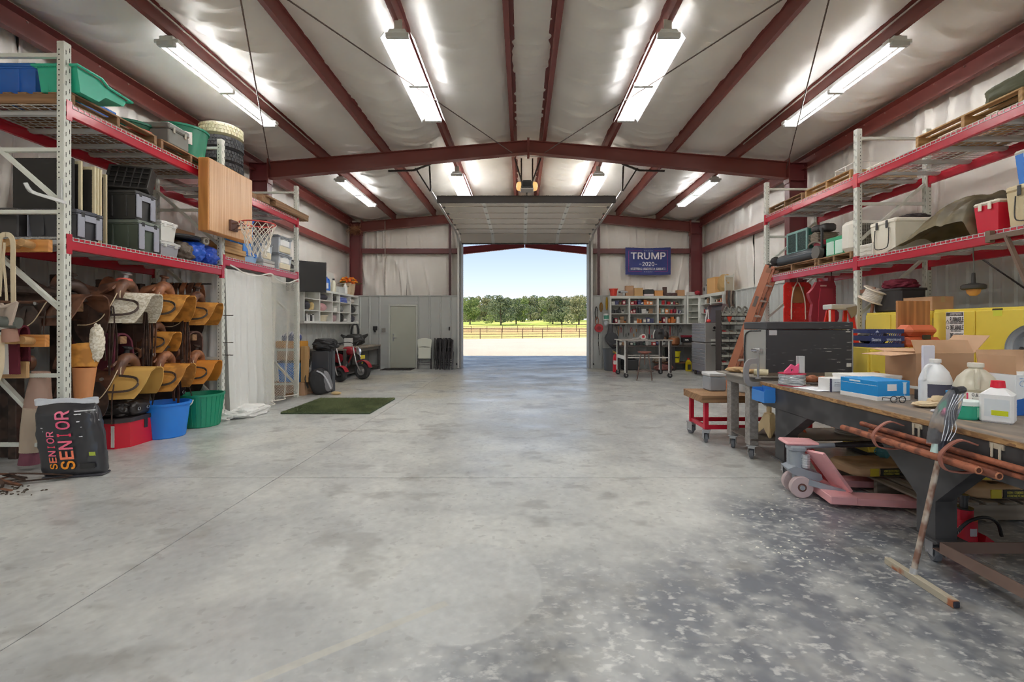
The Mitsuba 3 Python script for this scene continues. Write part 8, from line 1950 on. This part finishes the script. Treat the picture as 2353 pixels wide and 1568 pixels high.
one('yellow_clamp','black and yellow spring clamp in the clear tray','clamp',cat(cbox(3.25,4.40,z+0.11,0.09,0.03,0.03,0.01),cbox(3.30,4.44,z+0.12,0.06,0.04,0.025,0.008)),c(196,150,50,0.5))
# large open cardboard box
t=thing('cardboard_box','large open cardboard box with flaps spread on the bench before the yellow cabinet','cardboard box')
qx0,qx1,qy0,qy1,qh=3.12,3.60,3.78,4.10,0.345
w_=0.006
for a in((qx0,qx1,qy0,qy0+w_),(qx0,qx1,qy1-w_,qy1),(qx0,qx0+w_,qy0+w_,qy1-w_),(qx1-w_,qx1,qy0+w_,qy1-w_)):
 obj('side',box(a[0],a[1],a[2],a[3],z+0.001,z+qh),'cardboard',t,smooth=False)
obj('bottom',box(qx0,qx1,qy0,qy1,z+0.0005,z+0.006),'cardboard',t,smooth=False)
def flap(p,q,out,L):
 p,q,out=np.array(p),np.array(q),np.array(out)/np.linalg.norm(out)
 n=np.cross(q-p,out);n/=np.linalg.norm(n)
 v=np.array([p,q,q+out*L,p+out*L]);v=np.vstack([v+n*0.002,v-n*0.002])
 return v,np.array([[0,1,2],[0,2,3],[4,6,5],[4,7,6],[0,4,5],[0,5,1],[1,5,6],[1,6,2],[2,6,7],[2,7,3],[3,7,4],[3,4,0]])
zt=z+qh
obj('flap',flap((qx0,qy0,zt),(qx0,qy1,zt),(-1,-0.25,-0.06),0.27),'cardboard',t,smooth=False)
obj('flap',flap((qx0,qy1,zt),(qx1,qy1,zt),(0,1,0.12),0.18),'cardboard',t,smooth=False)
obj('flap',flap((qx0,qy0,zt),(qx1,qy0,zt),(0.35,0.75,0.75),0.16),'cardboard',t,smooth=False)
obj('flap',flap((qx1,qy0,zt),(qx1,qy1,zt),(0.6,0.1,0.55),0.22),'cardboard',t,smooth=False)
# bottles
PLW=c(232,236,238,0.4)
one('white_cloth_bag','crumpled white plastic sleeve standing behind the white gallon jug','sleeve',box(3.02,3.12,3.60,3.62,z+0.001,z+0.42,0.006),c(222,222,234,0.5))
def gallon(label,x,y,r,h,col,cap,lab=None,rz=0,level=None,low=None,name='gallon_jug'):
 t=thing(name,label,'jug')
 m=lathe([(0,0),(r*0.94,0),(r,0.012),(r,h*0.50),(r*0.98,h*0.56),(r*0.80,h*0.72),(r*0.45,h*0.86),(r*0.30,h*0.89),(r*0.30,h*0.93),(0,h*0.93)],36,(x,y,z+0.001))
 obj('body',m,col,t)
 obj('cap',lathe([(0,h*0.92),(r*0.36,h*0.92),(r*0.36,h*0.995),(r*0.33,h),(0,h)],24,(x,y,z+0.001)),cap,t)
 obj('handle',xf(tube(spline([(r*0.28,0,h*0.85),(r*0.62,0,h*0.86),(r*0.92,0,h*0.78),(r*0.98,0,h*0.62),(r*0.94,0,h*0.54)],5),r*0.13,9),(x,y,z),rz=rz),col,t)
 if low:obj('liquid_tint',lathe([(r*1.001,0.014),(r*1.003,0.016),(r*1.003,h*level),(r*1.001,h*level+0.002)],36,(x,y,z+0.001)),low,t)
 if lab:obj('label',grid(lambda u,v:(x+np.cos(-2.75+2.0*u)*(r+0.0018),y+np.sin(-2.75+2.0*u)*(r+0.0018),z+h*(0.16+0.30*v)),14,3),lab,t)
 return t
gallon('white gallon jug with a looped handle on the bench before the open box',2.90,3.36,0.095,0.33,PLW,WHITE,rz=190,lab=c(70,72,92,0.5))
t=gallon('cloudy gallon jug of lubricant with a printed label on the bench',2.79,2.95,0.112,0.335,c(196,190,170,0.3),c(222,218,204,0.4),c(228,226,220,0.5),rz=230,level=0.5,low=c(168,158,134,0.3))
def onjug(m,x,y,r):
 v=m[0].copy();a=v[:,0]/r;d=v[:,1]
 return np.stack([x+np.cos(-1.95+a)*(r-d*0+0.003),y+np.sin(-1.95+a)*(r+0.003),v[:,2]],1),m[1]
obj('lettering',onjug(words('O.B. LUBE',0.018,(-0.02,0,z+0.14),wide=0.085),2.79,2.95,0.112),c(70,66,70,0.5),t,smooth=False)
obj('red_strip',onjug(box(-0.087,-0.078,0,0.001,z+0.07,z+0.15),2.79,2.95,0.112),c(196,60,92,0.5),t,smooth=False)
for k in range(4):obj('print_line',onjug(box(-0.06,0.03-0.008*k,0,0.001,z+0.075+0.013*k,z+0.079+0.013*k),2.79,2.95,0.112),c(150,148,150,0.5),t,smooth=False)
t=jug('amber glass medicine bottle with a cream label on the bench',2.89-0.03,3.24+0.10,z+0.001,0.042,0.185,c(112,56,30,0.18),c(206,206,204,0.3),'medicine_bottle','bottle',lab=c(226,212,186,0.5),neck=0.5)
jug('small clear bottle with a bright blue cap beside the amber bottle',2.83,3.16,z+0.001,0.032,0.125,c(176,168,164,0.25),c(40,140,206,0.4),'medicine_bottle','bottle',lab=c(216,220,228,0.5),neck=0.75)
jug('cream bottle with a red cap behind the lubricant jug',2.98,3.12,z+0.001,0.055,0.27,c(226,218,202,0.4),c(206,36,46,0.4),'bottle','bottle',neck=0.5)
t=thing('gel_jar','wide jar of green gel with a white lid on the bench edge','jar')
obj('body',lathe([(0,0),(0.066,0),(0.074,0.012),(0.074,0.088),(0,0.088)],32,(2.61,2.84,z+0.001)),c(46,164,132,0.25),t);obj('lid',lathe([(0,0.086),(0.078,0.086),(0.078,0.110),(0.074,0.113),(0,0.113)],32,(2.61,2.84,z+0.001)),c(222,236,232,0.4),t)
obj('label',grid(lambda u,v:(2.61+np.cos(-1.5+0.55*u)*0.0755,2.84+np.sin(-1.5+0.55*u)*0.0755,z+0.02+0.06*v),8,3),c(150,216,190,0.5),t)
t=thing('square_jug','white square plastic bottle with a red cap at the bench\'s front edge','bottle')
jx,jy=2.715,2.74
def J(m):return xf(m,(jx,jy,z+0.001),rz=38)
v=np.array([(sx_*a,sy_*a,zz)for zz,a in((0,0.066),(0.01,0.072),(0.165,0.072),(0.20,0.032),(0.205,0.026))for sx_,sy_ in((-1,-0.86),(-0.86,-1),(0.86,-1),(1,-0.86),(1,0.86),(0.86,1),(-0.86,1),(-1,0.86))])
hm=trimesh.Trimesh(v).convex_hull
obj('body',J((np.array(hm.vertices),np.array(hm.faces))),c(232,234,234,0.4),t,smooth=25);obj('cap',J(lathe([(0.024,0.20),(0.034,0.205),(0.030,0.245),(0.0,0.248)],22)),c(214,30,56,0.35),t)
obj('label',J(box(-0.0735,-0.0725,-0.055,0.05,0.035,0.14)),c(214,222,226,0.5),t,smooth=False);obj('yellow_label',J(box(-0.0745,-0.0735,-0.05,0.02,0.045,0.075)),c(206,214,40,0.5),t,smooth=False)
t=thing('supply_box','white and blue supply box with a raised cardboard flap on the bench','box')
ux0,ux1,uy0,uy1=3.02,3.40,2.92,3.16
obj('body',box(ux0,ux1,uy0,uy1,z+0.001,z+0.26,0.003),c(226,232,236,0.5),t);obj('flap',flap((ux0,uy1,z+0.261),(ux1,uy1,z+0.261),(0,0.15,1),0.15),'cardboard',t,smooth=False);obj('flap',flap((ux0,uy0,z+0.261),(ux0,uy1,z+0.261),(-0.05,0,1),0.12),'cardboard',t,smooth=False)
obj('blue_panel',pxz([(ux0,z+0.002),(ux1,z+0.002),(ux1,z+0.13)]+[(ux1-(ux1-ux0)*q,z+0.10+0.035*math.sin(math.pi*(1-q)*0.8))for q in(0.25,0.5,0.75,1.0)],uy0-0.002,uy0),c(34,96,176,0.4),t,smooth=False)
obj('lettering',words('SUTURE',0.03,(ux0+0.14,uy0-0.001,z+0.195),wide=0.16,bold=False)if False else words('S',0.035,(ux0+0.14,uy0-0.001,z+0.195),bold=False),c(90,96,106,0.5),t,smooth=False)
obj('print_line',cat(box(ux0+0.02,ux0+0.08,uy0-0.0015,uy0,z+0.235,z+0.239),xf(torus((0,0,0),0.018,0.0015,20,4,'y'),(ux0+0.04,uy0-0.001,z+0.205)),box(ux0+0.11,ux0+0.2,uy0-0.0015,uy0,z+0.16,z+0.168)),c(120,150,196,0.5),t,smooth=False)
one('work_gloves','cream leather work gloves lying on the bench before the bottles','gloves',cat(blob((2.72,3.22,z+0.022),(0.10,0.055,0.022),3,0.3,3,7,z+0.001),blob((2.82,3.28-0.04,z+0.04),(0.07,0.05,0.04),3,0.3,3,9,z+0.001)),c(214,194,160,0.8))
one('lens_cloth','folded pale grey plastic packet on the bench edge','packet',xf(box(-0.07,0.07,-0.035,0.035,0,0.016,0.005),(2.66,3.04,z+0.001),rz=20),c(206,206,214,0.4))
one('pink_tag','bright pink plastic tag lying on the bench beside the hanging bag','tag',xf(box(-0.05,0.05,-0.02,0.02,0,0.008,0.003),(2.62,2.96,z+0.001),rz=-20),c(236,96,150,0.4))
# blue tray on the apron
t=thing('blue_tray','small blue plastic tray fixed to the bench front at its far end','tray')
BT3=c(56,128,206,0.4)
obj('back',box(BX0-0.008,BX0-0.001,4.46,4.70,0.70,0.845,0.003),BT3,t);obj('pocket',cat(pyz([(4.46,0.70),(4.70,0.70),(4.70,0.80),(4.46,0.80)],BX0-0.115,BX0-0.108),box(BX0-0.108,BX0-0.008,4.46,4.467,0.70,0.82),box(BX0-0.108,BX0-0.008,4.693,4.70,0.70,0.82),box(BX0-0.115,BX0-0.008,4.46,4.70,0.69,0.70)),BT3,t,smooth=False)
# pipes hung on the bench front
t_names=['longest rusty pipe strapped along the bench front','rusty pipe strapped along the bench front, upper of the pair','shorter rusty pipe with an open end along the bench front','second short rusty pipe with an open end along the bench front']
for k,(x,y0,y1,zz,r)in enumerate([(2.300,2.08,3.28,0.745,0.017),(2.315,2.12,3.22,0.705,0.015),(2.262,2.30,3.34,0.690,0.020),(2.218,2.36,3.36,0.700,0.020)]):
 t=thing('rusty_pipe',t_names[k],'pipe','rusty pipes on the bench front')
 obj('pipe',cyl((x,y0,zz),(x,y1,zz),r,n=14),'rust',t);obj('open_end',cat(torus((x,y0-0.001,zz),r*0.82,r*0.2,16,6,'y'),),c(176,116,84,0.6),t);obj('bore',cyl((x,y0-0.002,zz),(x,y0+0.001,zz),r*0.66,n=12),c(80,44,32,0.8),t)
for k,y in enumerate((2.98,2.50)):
 t=thing('pipe_strap',['leather strap loop holding the rusty pipes, farther one','leather strap loop holding the rusty pipes, nearer one'][k],'strap','straps holding the pipes')
 obj('loop',strap([(BX0-0.008,y-0.02,0.80),(2.25,y,0.82),(2.17,y+0.02,0.74),(2.19,y+0.02,0.66),(2.26,y,0.645),(BX0-0.012,y-0.03,0.66)],0.022,0.008,(0,1,0)),c(150,96,82,0.6),t);obj('hook',cat(cyl((BX0-0.012,y-0.10,0.83),(BX0-0.012,y-0.10,0.76),0.006,n=6),cyl((BX0-0.012,y-0.14,0.82),(BX0-0.012,y-0.14,0.75),0.006,n=6),cbox(BX0-0.004,y-0.12,0.82,0.008,0.07,0.03)),c(206,196,176,0.4,0.4),t)
 # magnetic sweeper leaning on the bench, with a plastic bag on its handle
t=thing('push_tool','T shaped push tool with a square bar foot leaning on the bench','push tool')
def barfn(p,n,uv):return mix(lin(176,168,148).tolist(),lin(158,96,62).tolist(),smoothstep(0.55,0.68,fbm(p.x*9,p.y*14,p.z*9,octaves=3)))
bsdf('rusty_bar',mikit.proc(barfn),0.6)
obj('foot_bar',box(2.065,2.103,2.34,2.78,0.001,0.039,0.002),'rusty_bar',t,smooth=False);obj('end_plug',box(2.069,2.099,2.332,2.342,0.005,0.035,0.003),c(36,40,52,0.5),t)
pa,pb=np.array([2.086,2.60,0.036]),np.array([2.325,2.60,1.10])
def worn(p,n,uv):return mix(lin(196,184,170).tolist(),lin(140,104,88).tolist(),smoothstep(0.4,0.62,fbm(p.x*20,p.y*20,p.z*14,octaves=3)))
bsdf('worn_tube',mikit.proc(worn),0.35,0.4)
obj('lower_tube',cyl(pa,pa+(pb-pa)*0.66,0.0145,n=14),'worn_tube',t);obj('upper_tube',cyl(pa+(pb-pa)*0.655,pb,0.0165,n=14),c(58,62,76,0.25,0.3),t);obj('socket',cyl(pa-[0,0,0.002],pa+(pb-pa)*0.03,0.019,n=12),c(206,206,206,0.35,0.6),t)
t=thing('plastic_bag','clear crinkled plastic drip bag hanging on the push tool\'s handle','plastic bag')
def ivb(u,v):
 w=0.062*(0.55+0.55*np.sin(np.pi*np.clip(0.12+0.80*u,0,1)))
 a=v*2*np.pi
 n=meshkit.fbm(np.stack([u*7,np.cos(a)*2.2,np.sin(a)*2.2],-1),3,6)-0.5
 return 2.215-0.055*u+0.075*(1-u)+np.cos(a)*w*0.9+0.02*n,2.555+np.sin(a)*0.028*(0.5+np.sin(np.pi*u))+0.02*n,1.09-0.30*u
bsdf('clear_plastic',rgb(236,238,242),0.12,0.0,spec_trans=0.85,eta=1.12,two=False)
obj('bag',grid(ivb,22,28),'clear_plastic',t,smooth=True)
obj('fold',cat(*[tube(spline([(2.25+0.02*k,2.525,1.07),(2.21+0.02*k-0.01*k,2.52,0.98),(2.19+0.022*k,2.52,0.88),(2.18+0.015*k,2.525,0.81)],4),0.0025,4)for k in range(4)]),c(226,230,236,0.2),t)
obj('port',cat(cyl((2.17,2.555,0.79),(2.165,2.555,0.74),0.013,0.018,12)),c(190,216,210,0.35),t);obj('clip',cat(cyl((2.27,2.54,1.085),(2.33,2.56,1.09),0.02,n=10)),c(40,42,48,0.4),t)
# pallet jack
t=thing('pallet_jack','faded pink hand pallet jack with grey pump and black handle under the bench','pallet jack')
PKJ=c(234,172,174,0.45);PGR=c(150,158,166,0.45,0.1)
ang=-8
def PJ(m):return xf(m,(2.22,3.92,0),rz=ang)
for s in(-1,1):
 w=obj('steer_wheel',PJ(xf(lathe([(0.035,-0.025),(0.06,-0.026),(0.085,-0.024),(0.09,-0.018),(0.09,0.018),(0.085,0.024),(0.06,0.026),(0.035,0.025)],30),(0,s*0.075,0.091),rx=90)),c(196,176,176,0.6),t)
 obj('wheel_disc',PJ(cat(cyl((0,s*0.075-0.020,0.091),(0,s*0.075+0.020,0.091),0.062,n=24))),c(104,70,62,0.6),w);obj('hub',PJ(cyl((0,s*0.075-0.03,0.091),(0,s*0.075+0.03,0.091),0.022,n=12)),STEEL,w)
 obj('fork',PJ(cat(pxz([(0.16,0.035),(1.10,0.035),(1.10,0.075),(0.98,0.09),(0.20,0.09),(0.14,0.075)],s*0.22-0.075,s*0.22+0.075))),PKJ,t,smooth=False)
 obj('push_rod',PJ(bar((0.05,s*0.10,0.14),(0.30,s*0.16,0.085),0.045,0.025)),PGR,t,smooth=False)
obj('axle_block',PJ(cat(cyl((0,-0.11,0.091),(0,0.11,0.091),0.016,n=10),cbox(0,0,0.14,0.06,0.07,0.11,0.01))),PGR,t)
obj('base_casting',PJ(cat(pxz([(-0.10,0.235),(-0.06,0.19),(0.14,0.14),(0.17,0.16),(0.16,0.20),(-0.04,0.26)],-0.075,0.075))),PGR,t,smooth=False)
obj('pump_body',PJ(cat(cyl((0.0,0.0,0.22),(0.0,0.0,0.40),0.055,n=20),cbox(-0.035,0.04,0.31,0.05,0.06,0.17,0.012),cbox(-0.01,0,0.40,0.13,0.13,0.05,0.015))),PGR,t);obj('piston',PJ(cat(cyl((0.045,-0.06,0.25),(0.045,-0.06,0.36),0.030,n=18),*[torus((0.045,-0.06,0.275+0.02*k),0.031,0.004,18,5)for k in range(4)])),c(206,210,214,0.3,0.6),t)
obj('pump_cover',PJ(cat(box(-0.10,0.17,-0.04,0.15,0.425,0.455,0.014))),PKJ,t)
obj('front_plate',PJ(cat(sweep([(0.09,-0.12,0.40),(0.30,-0.12,0.10)],np.array([[-0.10,-0.012],[0.10,-0.012],[0.10,0.012],[-0.10,0.012]]),wd=(0.3,-1,0)))),PKJ,t,smooth=False)
obj('heel',PJ(cat(box(0.12,0.32,-0.30,0.30,0.035,0.10,0.006))),PKJ,t)
obj('inner_shield',PJ(pxz([(0.10,0.38),(0.26,0.11),(0.28,0.11),(0.12,0.40)],-0.04,0.16)),c(160,44,44,0.5),t,smooth=False)
def plate(u0,u1,w0,w1,m):
 a,b_=np.array([0.09,-0.12,0.40]),np.array([0.30,-0.12,0.10]);d=b_-a
 wd=np.array([0.3,-1,0]);wd-=d*(wd@d)/(d@d);wd/=np.linalg.norm(wd)
 n=np.cross(wd,d);n/=np.linalg.norm(n)
 if n[2]<0:n=-n
 off=n*0.0135
 q=[a+d*u0+wd*w0,a+d*u0+wd*w1,a+d*u1+wd*w1,a+d*u1+wd*w0]
 v=np.array([p+off for p in q]+[p+off+n*0.001 for p in q])
 return PJ((v,np.array([[0,1,2],[0,2,3],[4,6,5],[4,7,6],[0,4,5],[0,5,1],[1,5,6],[1,6,2],[2,6,7],[2,7,3],[3,7,4],[3,4,0]])))
obj('label',plate(0.27,0.74,-0.09,0.07,0),c(206,206,200,0.5),t,smooth=False)
for u0,u1,w0,w1,col in((0.30,0.68,-0.015,0.05,(84,86,92)),(0.28,0.68,-0.04,-0.02,(222,200,120)),(0.40,0.58,-0.085,-0.045,(206,70,90)),(0.60,0.72,-0.085,-0.045,(120,40,50))):
 v,f=plate(u0,u1,w0,w1,0);obj('label_print',(v+[0,0,0.0012],f),c(*col,0.5),t,smooth=False)
obj('pivot_bolt',plate(0.84,0.90,-0.03,0.01,0),c(110,50,50,0.5),t,smooth=False)
obj('handle',PJ(tube(spline([(0.02,0.0,0.41),(0.14,-0.02,0.425),(0.28,-0.03,0.44)],4),[0.02]*9,10)),PGR,t);obj('handle_grip',PJ(tube(spline([(0.27,-0.03,0.44),(0.55,-0.05,0.465),(0.85,-0.06,0.49),(1.0,-0.06,0.50)],4),[0.016,0.024]+[0.026]*11,12)),c(44,42,46,0.3),t)
# pallet with bags of concrete under the bench
pallet(2.86,3.78,3.36,4.40,0.001,'worn grey pallet under the bench carrying the concrete bags','wood_grey',0.145,run='y')
def conc(label,x,y,zz,rz,L=0.56,W=0.36,H=0.105,tilt=0,flip=False):
 t=thing('concrete_bag',label,'cement bag','bags of concrete mix under the bench')
 def P(m):return xf(m,(x,y,zz),rx=tilt,rz=rz)
 PAP='kraft_paper' if 'kraft_paper' in scene else bsdf('kraft_paper',mottle((196,164,126),(172,142,108),6),0.75)
 b_=blob((0,0,H/2+0.003),(L/2,W/2,H/2),4,0.05,2,int(x*10),None,0.42)
 obj('paper',P(b_),PAP,t)
 e=-W/2-0.004
 obj('black_band',P(box(-0.06,L*0.43,e,e+0.02,H*0.22,H*0.82)),c(42,40,40,0.6),t,smooth=False);obj('yellow_mark',P(box(-0.15,-0.075,e-0.001,e+0.02,H*0.22,H*0.82)),c(206,190,60,0.6),t,smooth=False)
 sgn=-1 if flip else 1
 a,u=((1,0,0),(0,0,1))if not flip else((-1,0,0),(0,0,-1))
 obj('lettering',P(words('HIGH-STRENGTH',H*0.16,(0.035,e-0.001,H*(0.63 if not flip else 0.40)),a,u,wide=0.14)),c(206,196,90,0.6),t,smooth=False);obj('lettering',P(words('CONCRETE MIX',H*0.16,(0.035,e-0.001,H*(0.40 if not flip else 0.63)),a,u,wide=0.14)),c(206,196,90,0.6),t,smooth=False)
 cx_=L*0.33
 obj('diamond',P(cat(*[bar((cx_+p[0],e-0.002,H*0.52+p[1]),(cx_+q[0],e-0.002,H*0.52+q[1]),0.003,0.002,(0,1,0))for p,q in(((-0.075,0),(0,0.028)),((0,0.028),(0.075,0)),((0.075,0),(0,-0.028)),((0,-0.028),(-0.075,0)))])),c(196,180,140,0.6),t,smooth=False);obj('lettering',P(words('SAKRETE',H*0.17,(cx_,e-0.002,H*0.52),a,u,wide=0.09)),c(196,180,140,0.6),t,smooth=False)
 obj('top_print',P(box(-0.08,L*0.40,-W*0.30,W*0.28,H+0.001,H+0.003)),c(48,46,42,0.6),t,smooth=False)if not flip else None
 return t
conc('concrete mix bag lying upside down on the pallet behind the pink pallet jack',2.95,4.06,0.147,4,flip=True)
conc('concrete mix bag lying across the back of the pallet behind the turquoise twine',3.42,4.12,0.147,-62,0.5)
conc('concrete mix bag at the pallet\'s front, bottom of the stack of two',3.48,3.56,0.147,0)
conc('concrete mix bag at the pallet\'s front, on top of the stack',3.50,3.60,0.262,-14,flip=True)
one('twine_ball','turquoise ball of baling twine on the concrete bags under the bench','twine',cat(blob((3.14,4.14,0.31),(0.06,0.06,0.055),2,0.2,2,3),*[torus((3.14,4.14,0.31),0.062,0.004,18,4,'xyz'[k%3])for k in range(3)],*[tube(spline(np.array([3.14,4.14,0.31])+0.066*(lambda q:q/np.linalg.norm(q,axis=1,keepdims=True))(rb.normal(size=(5,3))),4),0.004,4)for k in range(12)]),c(86,150,158,0.7))
# red bottle jack
t=thing('bottle_jack','red hydraulic jack with a black ram and hose on the floor behind the bench leg','jack')
bx_,by_=2.80,3.04
RJ=c(190,28,50,0.35)
obj('base',cat(cbox(bx_,by_,0.018,0.20,0.16,0.036,0.008),pxz([(bx_+0.06,0),(bx_+0.17,0),(bx_+0.17,0.015),(bx_+0.08,0.08)],by_-0.07,by_+0.07)),RJ,t,smooth=False);obj('body',cat(cyl((bx_,by_,0.03),(bx_,by_,0.17),0.068,n=28),cyl((bx_-0.01,by_,0.17),(bx_-0.01,by_,0.235),0.056,n=26)),RJ,t);obj('ram',cat(cyl((bx_,by_,0.235),(bx_,by_,0.315),0.022,n=18),cyl((bx_,by_,0.305),(bx_,by_,0.325),0.027,n=18)),c(64,64,66,0.35,0.5),t)
obj('collar',cyl((bx_,by_,0.228),(bx_,by_,0.242),0.05,n=24),c(52,50,50,0.4,0.3),t);obj('hose',tube(spline([(bx_-0.14,by_-0.08,0.09),(bx_-0.06,by_-0.09,0.18),(bx_+0.05,by_-0.09,0.21),(bx_+0.16,by_-0.06,0.16),(bx_+0.20,by_-0.05,0.07)],5),0.010,8),BLACK,t);obj('hose_spring',cat(*[torus((bx_-0.145+0.012*k,by_-0.08,0.085+0.013*k),0.012,0.003,12,4,'x')for k in range(5)]),STEEL,t)
obj('label',grid(lambda u,v:(bx_+np.cos(-1.9+0.7*u)*0.0692,by_+np.sin(-1.9+0.7*u)*0.0692,0.075+0.05*v),8,3),c(206,200,204,0.4),t);obj('side_pump',cyl((bx_-0.10,by_,0.03),(bx_-0.10,by_,0.12),0.024,n=14),RJ,t)
# chips on the floor
ch=[]
for k in range(90):
 x,y=(1.9+rb.normal(0,0.22),3.45+rb.normal(0,0.35))if k%3 else(1.55+rb.normal(0,0.10),2.9+rb.normal(0,0.08))
 s_=rb.uniform(0.004,0.013)
 ch.append(xf(cbox(0,0,0.002,s_*1.6,s_,0.003),(x,y,0),rz=rb.uniform(0,180)))
k=one('paint_chips','white paint chips scattered on the concrete before the bench','chips',cat(*ch),c(222,220,212,0.7),smooth=False);labels[k]['kind']='stuff'
